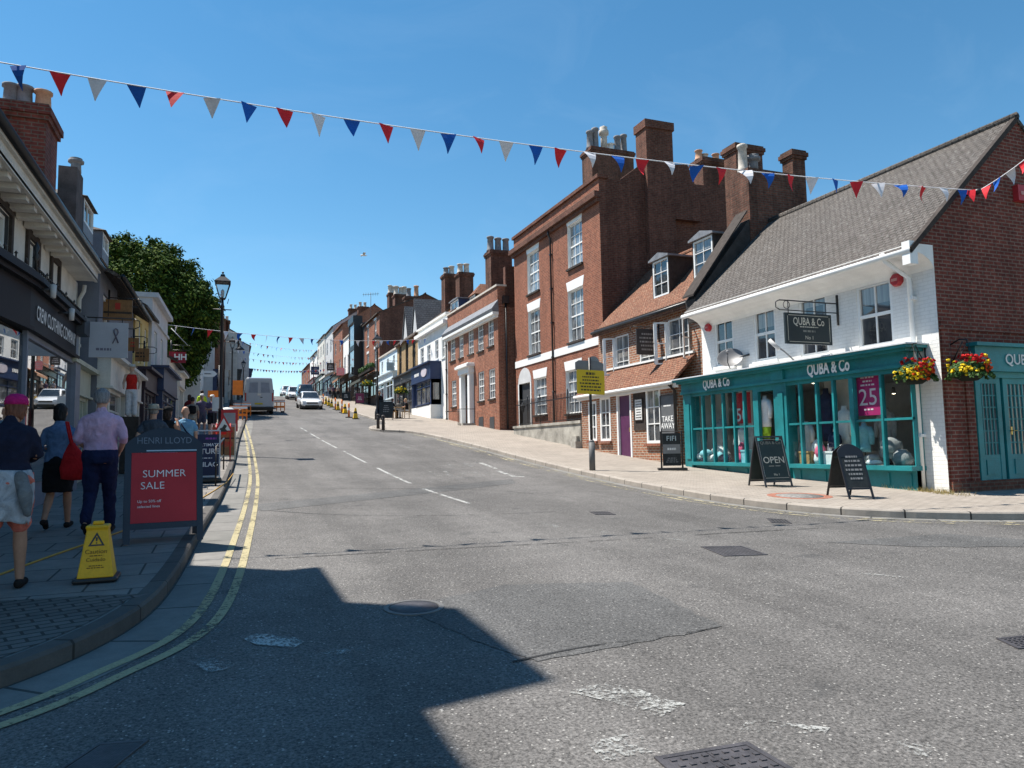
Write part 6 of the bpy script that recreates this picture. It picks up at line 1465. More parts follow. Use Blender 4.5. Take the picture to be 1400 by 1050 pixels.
text('FIFI', .2, plain('pale_blue_letters', (.5, .58, .6), .5), bd, T(0, -.02, .88), rr, (0, 0, 1)); m = MB(T); m.add([(-.24, -.018, .46), (.24, -.018, .46), (.24, -.018, .72), (-.24, -.018, .72)], [(0, 1, 2, 3)]); gp = m.build('grey_strip', plain('mid_grey_card', (.2, .2, .2), .6), bd, recalc=False); scribble(bd, M_PAPER, T(0, -.022, .59), rr, (0, 0, 1), .36, .14, 1, n=4); scribble(bd, CHK, T(0, -.02, .28), rr, (0, 0, 1), .36, .16, 3, n=3)
p = gnd(528, 574, KH); t, lf, T = aboard(pv(p.x, p.y), face(p.x, p.y), .85, 1.25, 'black pavement board beside the right hand lamp post', M_BLK, M_CHALK, .4, .12, 0, .04); r_, u_ = leaf_axes(lf); scribble(lf[0], CHK, on_leaf(lf, 0, .7), r_, u_, .4, .5, 4, n=3)
for (px, py, w, h, mt, lb) in ((492, 553, .9, 1.2, plain('plum_poster', (.22, .04, .10), .6), 'plum and white pavement board below the red brick house'), (473, 549, .9, 1.1, M_CHALK, 'small black pavement board outside the white three bay house')):
    p = gnd(px, py, KH); t, lf, T = aboard(pv(p.x, p.y), face(p.x, p.y), w, h, lb, M_BLK, mt, .4, .1, 0, .06); r_, u_ = leaf_axes(lf); scribble(lf[0], M_PAPER, on_leaf(lf, 0, .6), r_, u_, w * .5, .4, 3, n=2)
# --- caution cone
p = gnd(128, 799, KH); loc = pv(p.x, p.y + .18); t = thing('caution_cone', 'four sided yellow caution cone on a black base in the shade', 'caution cone', loc); T = local(loc, face(p.x, p.y) - .12); Hc = .50
def ring4(z, a, r=.02): return [(x, y, z) for x, y in ((-a, -a), (a, -a), (a, a), (-a, a))]
m = MB(T); m.loft([ring4(z, a) for z, a in ((.04, .145), (.08, .14), (Hc - .04, .085), (Hc - .02, .095), (Hc, .09))], smooth=False); m.box(-.045, .045, -.02, .02, Hc, Hc + .035); b_ = bevel(m.build('cone', plain('caution_yellow', (.72, .38, .01), .45, .35, 0, .12), t), .012)
m = MB(T); m.box(-.178, .178, -.178, .178, 0, .045); bevel(m.build('base', M_BLK, t), .018)
def cf(x, z, d=.004): f = (z - .08) / (Hc - .12); return T(x, -(.14 + (.085 - .14) * f) - d, z)
m = MB(); a = [(0, .44), (-.065, .32), (.065, .32)]; b2 = [(0, .412), (-.043, .333), (.043, .333)]
m.add([cf(*q) for q in a + b2], [(0, 1, 4, 3), (1, 2, 5, 4), (2, 0, 3, 5)], raw=True); m.add([cf(x, z) for x, z in ((-.005, .36), (.005, .36), (.008, .395), (-.008, .395))], [(0, 1, 2, 3)], raw=True); m.add([cf(x, z) for x, z in ((-.005, .341), (.005, .341), (.005, .352), (-.005, .352))], [(0, 1, 2, 3)], raw=True); m.build('warning_triangle', M_BLK, b_, recalc=False)
rr = T(1, 0, 0) - T(0, 0, 0); uu = cf(0, .4) - cf(0, .2); INK = plain('brown_ink', (.16, .08, .005), .6)
text('Caution', .055, INK, b_, cf(0, .27), rr, uu, extrude=.002); text('Cuidado', .045, INK, b_, cf(0, .20), rr, uu, extrude=.002); scribble(b_, INK, cf(0, .235), rr, uu, .15, .02, 1, n=3); scribble(b_, INK, cf(0, .14), rr, uu, .16, .035, 2, n=4)
# --- hose across the pavement
pts = [gnd(x, y, KH) for x, y in ((-40, 800), (0, 787), (60, 765), (120, 744), (165, 728), (205, 711), (245, 697), (272, 684), (292, 672), (310, 660), (319, 648))]
m = MB(); m.tube([V((p.x, p.y, g(p.y) + KH + .012)) for p in pts], .011, 6); tag(m.build('cable', plain('yellow_hose', (.45, .26, .05), .6)), 'thin orange cable lying across the shaded left pavement', 'cable')
# --- yellow notice on the sign post
p = gnd(810, 643, KH); loc = pv(p.x, p.y); t = thing('sign_post', 'grey and black sign post carrying a yellow event notice', 'sign post', loc); zt = plane_hit(808, 489, loc, V((FW.x, FW.y, 0)).normalized()).z; T = local(loc, face(p.x, p.y))
m = MB(T); m.tube([(0, 0, 0), (0, 0, .78)], .085, 12); m.tube([(0, 0, .78), (0, 0, .84)], [.085, .05], 12); m.build('sleeve', plain('grey_sleeve', (.13, .13, .13), .6), t); m = MB(T); m.tube([(0, 0, .8), (0, 0, zt - loc.z)], .038, 10); m.build('pole', M_BLK, t)
k = lambda px, py: plane_hit(px, py, loc - V((FW.x, FW.y, 0)).normalized() * .05, V((FW.x, FW.y, 0)).normalized())
a, b_, c_, d_ = k(788, 505), k(826, 507), k(826, 540), k(790, 538); cc = (a + b_ + c_ + d_) / 4; nrm = -V((FW.x, FW.y, 0)).normalized(); rr = (b_ - a).normalized()
m = MB(); w2, h2 = (b_ - a).length / 2, (a - d_).length / 2; m.prism([cc + rr * x * w2 + V((0, 0, z * h2)) for x, z in ((-1, -.9), (-.95, -1), (.95, -1), (1, -.9), (1, .9), (.95, 1), (-.95, 1), (-1, .9))], nrm * .008); bd = m.build('notice', plain('notice_yellow', (.70, .47, .02), .5, .3, 0, .06), t); INKB = plain('dark_ink', (.06, .05, .02), .6)
text('Lymington', .11, INKB, bd, cc + nrm * .010 + V((0, 0, h2 * .72)), rr, (0, 0, 1)) if 0 else scribble(bd, INKB, cc + nrm * .010 + V((0, 0, h2 * .70)), rr, (0, 0, 1), w2 * 1.0, .16, 1, n=3)
scribble(bd, INKB, cc + nrm * .010 + V((0, 0, -h2 * .12)), rr, (0, 0, 1), w2 * 1.7, h2 * 1.35, 5, n=6, seed=4)
m = MB(); a, b_ = k(789, 500), k(823, 502); q = (a + b_) / 2 - nrm * .08; m.box(0, 0, 0, 0, 0, 0) if 0 else m.prism([q + rr * x + V((0, 0, z)) for x, z in ((-.4, -.11), (.4, -.11), (.4, .11), (.22, .17), (-.3, .17), (-.4, .1))], nrm * .02); m.build('road_sign_back', plain('sign_back_grey', (.2, .2, .2), .6), t)
m = MB(); q = k(812, 496) - nrm * .12; m.prism([q + rr * .16 * cos(i * pi / 10) + V((0, 0, .16 * sin(i * pi / 10) + .04)) for i in range(20)], nrm * .015); m.build('round_sign_back', plain('sign_back_mid', (.27, .27, .26), .6), t)
# --- lamps
M_LGLASS = glass('lantern_glass', (.8, .82, .82), 1.0)
def lamp(loc, H, label, group=None, s=1.0):
    t = thing('street_lamp', label, 'street lamp', loc, 0, group); m = MB(lambda x, y, z: V(loc) + V((x, y, z)))
    m.lathe([(.001, 0), (.17, 0), (.17, .5), (.13, .56), (.14, .62), (.09, .7), (.075, 1.4), (.09, 1.44), (.06, 1.5), (.05, H - 1.25), (.075, H - 1.22), (.05, H - 1.15), (.035, H - .95), (.001, H - .95)], n=12)
    m.tube([(-.3, 0, H - 1.32), (.3, 0, H - 1.32)], .018, 6); m.build('post', plain('lamp_black', (.014, .012, .013), .45, .5), t)
    m = MB(lambda x, y, z: V(loc) + V((x, y, z + H - .95))); B = lambda z, r: [(r * cos(pi / 4 + i * pi / 2), r * sin(pi / 4 + i * pi / 2), z) for i in range(4)]
    m.loft([B(-.02, .12), B(.03, .14), B(.03, .12)], smooth=False); m.loft([B(.56, .36), B(.60, .37), B(.78, .12), B(.86, .09), B(.88, .03)], smooth=False); m.ball((0, 0, .93), .04)
    for i in range(4): a, b_ = B(.03, .135)[i], B(.57, .345)[i]; m.tube([a, b_], .014, 4)
    for i in range(3): m.tube([(.16 * cos(i * 2.1), .16 * sin(i * 2.1), -.16), (.2 * cos(i * 2.1), .2 * sin(i * 2.1), .02)], .01, 4)
    ln = m.build('lantern', M_BLK, t); m = MB(lambda x, y, z: V(loc) + V((x, y, z + H - .95))); m.loft([B(.035, .125), B(.565, .335)], smooth=False); m.build('pane', M_LGLASS, ln)
    m = MB(lambda x, y, z: V(loc) + V((x, y, z + H - .95))); m.lathe([(.02, .05), (.05, .1), (.06, .28), (.02, .34)], n=8); m.build('bulb', M_PAPER, ln)
lamp(pv(-.22, 27.0), on_y(303, 372, 27.0).z - g(27) - KH, 'tall black street lamp standing before the big tree')
lamp(pv(8.8, 46.0), on_y(517, 456, 46.0).z - g(46) - KH, 'black street lamp on the right pavement by the two bollards')
for (px, py, Y, side, lb) in ((318, 460, 62, 0, 'street lamp rising left of the grey van'), (429, 485, 105, 1, 'farthest street lamp on the right at the crest'), (333, 492, 92, 0, 'small far street lamp above the grey van')):
    p = on_y(px, py, Y); lamp(pv(p.x, Y), p.z - g(Y) - KH, lb)
p = on_y(328, 478, 70); t = thing('street_lamp', 'modern hooded lamp on a curved arm beyond the tree', 'street lamp', pv(p.x - 1.3, 70)); m = MB(); m.tube([pv(p.x - 1.3, 70), V((p.x - 1.3, 70, p.z + .6)), V((p.x - .6, 70, p.z + .75)), V((p.x, 70, p.z + .5))], .06, 6); m.build('post', M_BLK, t); m = MB(); m.lathe([(.05, .5), (.1, .3), (.4, .05), (.4, 0), (.001, .0)], (p.x, 70, p.z), 10); m.build('lamp_hood', M_BLK, t)
# --- bollards
for px, py, lb in ((517, 586, 'left one of two dark bollards at the kerb build out'), (524, 588, 'right one of two dark bollards at the kerb build out')):
    p = gnd(px, py, KH); t = thing('bollard', lb, 'bollard', pv(p.x, p.y), 0, 'bollards at the kerb build out'); m = MB(local(pv(p.x, p.y))); m.lathe([(.001, 0), (.085, 0), (.08, .55), (.075, .62), (.001, .64)], n=12); m.build('post', plain('bollard_brown', (.05, .042, .04), .6), t); m = MB(local(pv(p.x, p.y))); m.lathe([(.001, .645), (.075, .645), (.095, .68), (.085, .74), (.001, .76)], n=12); m.build('cap', plain('bollard_cap', (.07, .06, .055), .6), t)
# --- yellow no-waiting cones
def cone(loc, mat, lb, h=.62, slim=False, grp='cones along the right kerb'):
    t = thing('traffic_cone', lb, 'traffic cone', loc, 0, grp); T = local(loc, random.uniform(-.3, .3))
    m = MB(T)
    if slim: m.lathe([(.001, .05), (.07, .05), (.06, h * .9), (.04, h), (.001, h)], n=10)
    else: m.loft([ring4(z, a) for z, a in ((.04, .15), (h * .95, .05), (h, .035))], smooth=False)
    m.build('cone', mat, t); m = MB(T); m.box(-.22, .22, -.22, .22, 0, .045); m.build('base', M_BLK, t)
    m = MB(T); f = lambda z: (.15 - .10 * z / h + .004) if not slim else .072
    m.loft([ring4(z, f(z)) if not slim else [(f(z) * cos(i * .63), f(z) * sin(i * .63), z) for i in range(10)] for z in (h * .5, h * .68)], smooth=False, cap=False); m.build('sleeve', M_PAPER if slim else M_BLK, t)
CN = 'yellow cone in the row along the right kerb'
for i, (px, py, sl) in enumerate(((486, 573, 0), (477, 571, 1), (471.5, 565.5, 0), (467.5, 564, 1), (462, 561, 0), (458.5, 560, 1), (453.5, 557, 0), (449.5, 555, 0), (445.5, 553, 0), (442, 552, 1))):
    p = gnd(px, py); cone(pv(p.x, p.y, .0), M_YELP if not sl else M_ORANGE, ['squat yellow cone standing in the row along the right kerb', 'slim orange cone standing in the row along the right kerb'][sl], .75 if not sl else 1.0, bool(sl), ['squat yellow cones along the right kerb', 'slim orange cones along the right kerb'][sl])
# --- road works on the left
def frame_sign(px0, px1, py0, py1, Y, mat, label, name='road_sign', tri=False, edge=None, feet=True):
    a, b_ = on_y(px0, py1, Y), on_y(px1, py1, Y); top = on_y((px0 + px1) / 2, py0, Y).z; z0 = a.z; t = thing(name, label, 'road sign', (a.x, Y, g(Y) + KH)); w = b_.x - a.x; m = MB()
    poly = [(a.x, Y, z0), (b_.x, Y, z0), ((a.x + b_.x) / 2, Y, top)] if tri else [(a.x, Y, z0), (b_.x, Y, z0), (b_.x, Y, top), (a.x, Y, top)]
    m.prism(poly, (0, .03, 0)); bd = m.build('sign_plate', edge or mat, t); c = V((0, 0, 0))
    for q in poly: c += V(q) / len(poly)
    m = MB(); m.add([c + (V(q) - c) * .7 + V((0, -.012, 0)) for q in poly], [tuple(range(len(poly)))], raw=True); m.build('sign_face', mat, bd, recalc=False)
    m = MB(); gz = g(Y) + .05
    for x in (a.x + w * .15, b_.x - w * .15): m.tube([(x, Y + .06, (z0 + top) / 2), (x, Y + .06, gz)], .02, 5); m.tube([(x, Y + .06, (z0 + top) / 2), (x, Y + .5, gz)], .02, 5)
    m.build('sign_frame', M_DKGREY if not edge else edge, t); return t, bd, c
t, bd, c = frame_sign(292, 319, 567, 591, 24, M_PAPER, 'red bordered triangular roadworks sign beside the lit kerb', tri=True, edge=M_RED)
m = MB(); q = c + V((0, -.02, -.06)); m.add([q + V((x, 0, z)) for x, z in ((-.13, -.1), (.13, -.1), (.05, -.02), (.1, .08), (.02, .12), (-.04, .02), (-.1, .0))], [tuple(range(7))], raw=True); m.build('digging_figure', M_BLK, bd, recalc=False)
frame_sign(302, 325, 560, 590, 26.5, plain('grey_plate', (.3, .3, .32), .5), 'big red framed rectangular road sign behind the triangle', edge=M_RED)
frame_sign(290, 305, 543, 562, 31, M_PAPER, 'white paper notice on a stand in front of the olive bin', name='notice_stand')
frame_sign(284, 299, 534, 543, 44, M_ORANGE, 'wide orange roadworks board behind the walkers', name='roadworks_board'); frame_sign(318, 332, 520, 540, 50, M_ORANGE, 'tall orange roadworks board left of the van', name='roadworks_board')
def barrier(x, y, w, lb):
    t = thing('plastic_barrier', lb, 'barrier', pv(x, y, 0)); T = local(pv(x, y, 0)); m = MB(T)
    for z0, z1 in ((.75, .95), (.35, .5)): m.box(-w / 2, w / 2, -.03, .03, z0, z1)
    for q in range(5): m.box(-w / 2 + (w - .06) * q / 4, -w / 2 + (w - .06) * q / 4 + .06, -.025, .025, .12, .75)
    m.build('panel', M_ORANGE, t); m = MB(T); m.box(-w / 2, w / 2, -.028, -.034, .79, .91); m.build('reflective_strip', M_PAPER, t); m = MB(T); m.box(-w / 2 + .05, -w / 2 + .3, -.25, .25, 0, .1); m.box(w / 2 - .3, w / 2 - .05, -.25, .25, 0, .1); m.build('foot', M_BLK, t)
for px, y, w, lb in ((326, 46, 1.0, 'orange plastic barrier at the left rear corner of the van'), (331, 51, 1.1, 'orange plastic barrier squeezed left of the van')): barrier(on_y(px, 560, y).x, y, w, lb)
p = gnd(379, 563); barrier(p.x - .1, p.y - 1, 1.2, 'orange and white barrier standing in the road right of the van')
p = on_y(311, 545, 33); t = thing('litter_bin', 'olive green litter bin at the lit kerb', 'bin', pv(-.15, 33)); m = MB(local(pv(p.x, 33))); m.lathe([(.001, 0), (.27, 0), (.29, .2), (.29, 1.0), (.001, 1.0)], n=14); m.build('drum', plain('olive_paint', (.22, .20, .09), .5), t); m = MB(local(pv(p.x, 33))); m.lathe([(.29, 1.1), (.31, 1.14), (.2, 1.25), (.001, 1.28)], n=14); m.box(-.05, .05, .2, .26, 1.0, 1.12); m.box(-.05, .05, -.26, -.2, 1.0, 1.12); m.build('hood', M_PAPER, t)
# finger post arrow sign
p = on_y(286, 511, 40); t = thing('direction_sign', 'white arrow shaped direction sign on the left beyond the lamp', 'sign', pv(p.x + 1.2, 40)); m = MB(); x0, x1, z0, z1 = on_y(277, 511, 40).x, on_y(297, 511, 40).x, on_y(286, 515, 40).z, on_y(286, 507, 40).z
m.prism([(x0, 40, z0), (x1 - .15, 40, z0), (x1, 40, (z0 + z1) / 2), (x1 - .15, 40, z1), (x0, 40, z1)], (0, .04, 0)); bd = m.build('arrow_board', M_PAPER, t); scribble(bd, M_DKGREY, V(((x0 + x1) / 2 - .1, 39.98, (z0 + z1) / 2)), (1, 0, 0), (0, 0, 1), (x1 - x0) * .7, .12, 1, n=4); m = MB(); m.tube([pv(x1 + .1, 40.05), V((x1 + .1, 40.05, z1 + .3))], .04, 6); m.build('post', M_BLK, t)

# ------------------------------------------------------------------ vehicles
M_TYRE = plain('tyre_rubber', (.018, .018, .018), .8, .3); M_VGLASS = pane('vehicle_glass', (.012, .015, .018), 1.2, .05, 0.0); M_LENS = plain('headlamp_lens', (.6, .62, .64), .12, .6); M_TAIL = plain('tail_lamp_red', (.35, .01, .01), .2, .6)
def carpaint(name, c):
    k = NT(name); n = k.noise(3, 2); m = k.fin(k.ramp(n, [(.3, tuple(x * .94 for x in c)), (.7, c)]), .3, .5); k.set(k.b, 'Coat Weight', .8); k.set(k.b, 'Coat Roughness', .05); return m
def wheel(T, x, y, r, t, w=.2):
    sg = 1 if x > 0 else -1; m = MB(T); R = lambda rr, xx: [(x + sg * xx, y + rr * cos(i * pi / 10), r + rr * sin(i * pi / 10)) for i in range(20)]
    m.loft([R(r * .6, -w), R(r * .93, -w), R(r, -w * .8), R(r, -.03), R(r * .93, .0), R(r * .66, .0), R(r * .6, -.03)], cap=True); o = m.build('wheel', M_TYRE, t)
    m = MB(T)
    for k in range(5):
        a = k * 1.2566; d = .22; m.add([(x + sg * .006, y + q * cos(b), r + q * sin(b)) for q, b in ((r * .1, a - .6), (r * .62, a - d), (r * .62, a + d), (r * .1, a + .6))], [(0, 1, 2, 3)])
    m.loft([R(r * .66, -.01), R(r * .66, .008), R(r * .58, .008)], cap=False); m.build('rim', SILVER, o, recalc=False)
def car(loc, rz, label, paint, L=4.3, W=1.8, H=1.48, suv=0.0, cat='car', name='parked_car', plate=M_PAPER):
    """front faces local -y"""
    t = thing(name, label, cat, loc); base = Matrix.Translation(V(loc)) @ Matrix.Rotation(rz, 4, 'Z') @ Matrix.Rotation(-atan(.095) * cos(rz) * -1, 4, 'X'); T = lambda x, y, z: base @ V((x, y, z)); h = L / 2; w = W / 2; bz = .92 + suv * .2
    m = MB(T); st = [(-h, .62, .30, .58), (-h + .12, .86, .22, .70), (-h + .5, .97, .20, .80), (-h + 1.1, 1.0, .20, .90), (0, 1.0, .20, bz), (h - .9, 1.0, .20, bz + .03), (h - .25, .95, .24, bz), (h - .05, .86, .32, bz - .1), (h, .75, .4, bz - .2)]
    rings = []
    for y, f, zl, zb in st:
        a = w * f; rings.append([(-a * .9, y, zl), (a * .9, y, zl), (a, y, zl + .12), (a, y, (zl + zb) / 2 + .05), (a * .97, y, zb - .08), (a * .88, y, zb), (-a * .88, y, zb), (-a * .97, y, zb - .08), (-a, y, (zl + zb) / 2 + .05), (-a, y, zl + .12)])
    m.loft(rings); body = m.build('body', paint, t); applied(body, [('SUBSURF', dict(levels=1, render_levels=1))])
    m = MB(T); A = [(-h + 1.05, .86, bz - .06), (-h + 1.85, .70, H - .02), (-h + 2.3, .69, H), (h - 1.1, .68, H - .02), (h - .55, .70, H - .14 + suv * .1), (h - .12, .80, bz - .03)]
    top = [[(-w * f * .98, y, z - .04), (-w * f * .9, y, z), (w * f * .9, y, z), (w * f * .98, y, z - .04)] for y, f, z in A]
    m.loft([[(-w * .9, y, bz - .1), *r_, (w * .9, y, bz - .1)] for (y, f, z), r_ in zip(A, top)]); rf = m.build('roof', paint, t)
    def gl(name_, P): mm = MB(T); mm.add(P, [tuple(range(len(P)))]); mm.build(name_, M_VGLASS, rf, recalc=False)
    gl('windscreen', [(-w * .80, -h + 1.12, bz + .0), (w * .80, -h + 1.12, bz + .0), (w * .62, -h + 1.79, H - .05), (-w * .62, -h + 1.79, H - .05)]) if 0 else None
    d = V((0, -(H - bz), .8)).normalized() * .012
    e = lambda x, f, o=.014: (x, -h + 1.05 + .8 * f - o, bz - .06 + (H + .04 - bz) * f + o)
    gl('windscreen', [e(-w * .76, .14), e(w * .76, .14), e(w * .63, .93), e(-w * .63, .93)])
    for sg in (-1, 1):
        q = lambda y, z, o=.02: (sg * (w * .9 - (w * .2) * (z - bz + .1) / (H - bz + .1) + o), y, z)
        gl('side_window', [q(-h + 1.45, bz + .03), q(h - .45, bz + .03), q(h - .75, H - .13), q(-h + 1.98, H - .1)])
        mm = MB(T); mm.prism([(sg * w * .54, -h + .06, .56), (sg * w * .88, -h + .18, .60), (sg * w * .88, -h + .24, .73), (sg * w * .55, -h + .09, .68)], (0, -.03, .01)); mm.build('headlight', M_LENS, t)
        mm = MB(T); mm.box(sg * w * .70, sg * w * .93, h - .06, h + .02, bz - .3, bz - .12); mm.build('tail_light', M_TAIL, t)
        mm = MB(T); mm.box(sg * (w + .0), sg * (w + .17), -h + 1.3, -h + 1.42, bz, bz + .14); mm.build('wing_mirror', paint, t)
    m = MB(T); m.box(-w * .5, w * .5, -h - .03, -h + .1, .50, .62); m.box(-w * .62, w * .62, -h - .03, -h + .1, .24, .36); m.build('grille', M_BLK, t)
    m = MB(T); m.box(-.26, .26, -h - .045, -h - .031, .39, .49); m.build('number_plate', plate, t)
    m = MB(T); m.box(-w * .93, w * .93, -h + .15, h - .15, .14, .26); m.build('sill', M_BLK, t)
    for x in (-w + .0, w - .0):
        for y in (-h + .82, h - .8): wheel(T, x + (.012 if x > 0 else -.012), y, .33 + suv * .05, t)
    return t
WHITEP = carpaint('white_car_paint', (.75, .76, .77)); BLACKP = carpaint('black_car_paint', (.012, .013, .016)); GREYVAN = carpaint('grey_van_paint', (.36, .38, .42)); SILVP = carpaint('silver_car_paint', (.45, .46, .47))
p = gnd(426, 560); car(pv(p.x, p.y + 2, 0), 0.02, 'white hatchback driving down the hill towards the junction', WHITEP, name='car')
car(pv(8.05, 84, 0), .0, 'black people carrier parked behind the white hatchback', BLACKP, 4.6, 1.95, 1.9, 1.0); 
p = on_y(402, 545, 92); car(pv(p.x, 92, 0), .0, 'white car half hidden left of the black people carrier', WHITEP, 4.3, 1.8, 1.55)
p = on_y(392.5, 540, 113); car(pv(p.x, 113, 0), .0, 'dark windowed white car at the crest of the hill', WHITEP, 4.4, 1.85, 1.6, .5, name='car')
car(pv(2.6, 66, 0), pi, 'dark car parked in front of the grey van', BLACKP, 4.4, 1.8, 1.5); car(pv(2.6, 74, 0), pi, 'silver car parked beyond the dark car on the left', SILVP, 4.4, 1.8, 1.5)
# --- van seen from behind
p = gnd(354, 567); base = Matrix.Translation(pv(p.x, p.y, 0)) @ Matrix.Rotation(atan(.095), 4, 'X'); T = lambda x, y, z: base @ V((x, y, z)); t = thing('parked_van', 'tall dark grey panel van parked on the left seen from behind', 'van', pv(p.x, p.y, 0)); w = 1.0; Hv = 2.62
m = MB(T); sec = lambda y, f, zl, zt: [(-w * f, y, zl), (-w * f * 1.0, y, 1.1), (-w * f * .97, y, 1.6), (-w * f * .87, y, zt - .12), (-w * f * .78, y, zt), (w * f * .78, y, zt), (w * f * .87, y, zt - .12), (w * f * .97, y, 1.6), (w * f * 1.0, y, 1.1), (w * f, y, zl)]
m.loft([sec(0, .97, .45, Hv - .06), sec(.06, 1.0, .42, Hv), sec(3.9, 1.0, .42, Hv), sec(4.6, .97, .42, Hv - .25), sec(5.3, .93, .42, 1.35), sec(5.85, .85, .45, 1.0)], smooth=False); bevel(m.build('body', GREYVAN, t), .05, 3)
DV = carpaint('van_door_paint', (.32, .34, .38))
for sg in (-1, 1):
    m = MB(T); m.prism([(sg * .015, -.012, .62), (sg * .84, -.012, .62), (sg * .84, -.012, 1.3), (sg * .80, -.012, 1.65), (sg * .70, -.012, Hv - .22), (sg * .015, -.012, Hv - .2)], (0, .02, 0)); d_ = bevel(m.build('rear_door', DV, t), .01)
    m = MB(T); m.prism([(sg * .1, -.02, 1.55), (sg * .72, -.02, 1.55), (sg * .64, -.02, Hv - .35), (sg * .1, -.02, Hv - .33)], (0, .012, 0)); m.build('door_panel', plain('van_panel', (.19, .21, .26), .35, .5), d_)
    m = MB(T); m.box(sg * .86, sg * .955, -.03, .05, .95, 1.55); m.build('tail_light', M_TAIL, t)
    m = MB(T); m.box(sg * 1.02, sg * 1.25, 4.55, 4.65, 1.25, 1.7); m.build('wing_mirror', M_BLK, t)
    for y in (1.2, 4.9): wheel(T, sg * (w + .005), y, .36, t, .24)
m = MB(T); m.box(-.98, .98, -.1, .06, .42, .58); bevel(m.build('bumper', M_BLK, t), .03); m = MB(T); m.box(.08, .22, -.035, -.012, 1.2, 1.26); m.build('door_handle', M_BLK, t); m = MB(T); m.box(-.3, .24, -.03, -.013, .72, .84); m.build('number_plate', plain('yellow_plate', (.5, .38, .03), .5), t); m = MB(T); m.box(-.12, .12, -.03, -.013, 1.36, 1.5); m.build('badge', SILVER, t)
m = MB(T); m.box(-.9, .9, .1, 5.6, .28, .42); m.build('underbody', M_BLK, t)

# ------------------------------------------------------------------ bunting
FB = plain('blue_flag', (.012, .10, .42), .7, .2, 0, .1, 10); FRD = plain('red_flag', (.62, .025, .035), .7, .2, 0, .1, 10); FWH = plain('white_flag', (.66, .64, .66), .7, .2, 0, .08, 10); M_CORD = plain('white_cord', (.7, .7, .72), .7)
def bunting(label, P, flags, size, seed, r=.008, order='brw', dark=None):
    """P(f) -> point on the string, f in 0..1; flags: list of (f, colour key)"""
    rnd = random.Random(seed); a, b_ = P(0), P(1); t = thing('bunting', label, 'bunting', a)
    m = MB(); m.tube([P(i / 40) for i in range(41)], r, 5); m.build('cord', M_CORD, t)
    for f, c in flags:
        q = P(f); d = (P(min(1, f + .004)) - P(max(0, f - .004))).normalized(); w, h = size; sw = rnd.uniform(-.4, .4); side = V((-d.y, d.x, 0)).normalized(); dn = (V((0, 0, -1)) + side * sw + d * rnd.uniform(-.12, .12)).normalized(); cu = rnd.uniform(-.3, .3) * w; tw = rnd.uniform(-.6, .6); h *= rnd.uniform(.92, 1.06); ax = (d + side * tw).normalized()
        n = 4; R = []
        for i in range(n + 1):
            s_ = i / n; hw = w / 2 * (1 - s_); c_ = q + dn * h * s_ + side * cu * sin(s_ * pi)
            R.append([c_ - ax * max(hw, .004), c_ + ax * max(hw, .004)])
        m = MB()
        for sg in (1,):
            vs = [p_ for r_ in R for p_ in r_]; m.add(vs, [(2 * i, 2 * i + 1, 2 * i + 3, 2 * i + 2) for i in range(n)], raw=True)
        m.build('flag', {'b': FB, 'r': FRD, 'w': FWH}[c], t, recalc=False)
# near string: surveyed points on the vertical plane through its two fixings
Ba = on_x(-45, 80, -3.2); Bb = on_y(1336, 262, 10.02); pn = V((Ba.y - Bb.y, Bb.x - Ba.x, 0)).normalized()
hit = lambda px, py: plane_hit(px, py, Bb, pn)
base_px = [(-45, 80), (0, 87), (70, 97), (180, 113), (290, 132), (388, 148), (480, 163), (572, 179), (655, 189), (732, 200), (800, 207), (877, 218), (950, 228), (1048, 237), (1138, 245), (1225, 251), (1290, 256), (1336, 262)]
bp = [hit(*q) for q in base_px]; hl = Bb - Ba
fr_ = [V((q.x - Ba.x, q.y - Ba.y, 0)).length / V((hl.x, hl.y, 0)).length for q in bp]
# a smooth sagging line through the survey (least squares parabola)
import itertools
n_ = len(fr_); S_ = [sum(f ** k for f in fr_) for k in range(5)]; Y_ = [sum(q.z * f ** k for q, f in zip(bp, fr_)) for k in range(3)]
Mx = Matrix(((S_[0], S_[1], S_[2]), (S_[1], S_[2], S_[3]), (S_[2], S_[3], S_[4]))); co_ = Mx.inverted() @ V(Y_)
Pn = lambda f: V((Ba.x + hl.x * f, Ba.y + hl.y * f, co_[0] + co_[1] * f + co_[2] * f * f))
fl = []
for px, c in ((21, 'b'), (79, 'r'), (131, 'w'), (185, 'b'), (238, 'r'), (289, 'w'), (340, 'b'), (389, 'r'), (435, 'w'), (481, 'b'), (528, 'r'), (571, 'w'), (613, 'b'), (654, 'r'), (692, 'w'), (732, 'b'), (766, 'r'), (805, 'w'), (843, 'b'), (877, 'r'), (913, 'w'), (951, 'b'), (984, 'r'), (1016, 'w'), (1047, 'b'), (1078, 'r'), (1107, 'w'), (1138, 'b'), (1167, 'r'), (1196, 'w'), (1226, 'b'), (1258, 'r'), (1284, 'w'), (1310, 'b'), (1319, 'r')):
    q = hit(px, 180); fl.append((V((q.x - Ba.x, q.y - Ba.y, 0)).length / V((hl.x, hl.y, 0)).length, c))
bunting('near red white and blue bunting string across the junction', Pn, fl, (.25, .30), 2, .009)
Bc = on_y(1440, 185, 8.6); sg_ = lambda f: Bb.lerp(Bc, f) - V((0, 0, .25 * f * (1 - f)))
bunting('short bunting string rising to the right from the gable', sg_, [(.13, 'r'), (.27, 'b'), (.45, 'w'), (.62, 'r'), (.8, 'b')], (.20, .28), 3, .009)
t = thing('bunting_anchor', 'black anchor block on the gable where the bunting meets', 'anchor', Bb); m = MB(); m.ball(Bb, .07, .09, .06); m.ball(Bb + V((.08, .05, .04)), .05); m.build('knot', M_BLK, t); m = MB(); m.tube([Bb, Bb + V((.05, .3, .02))], .025, 6); m.build('hook', M_BLK, t)
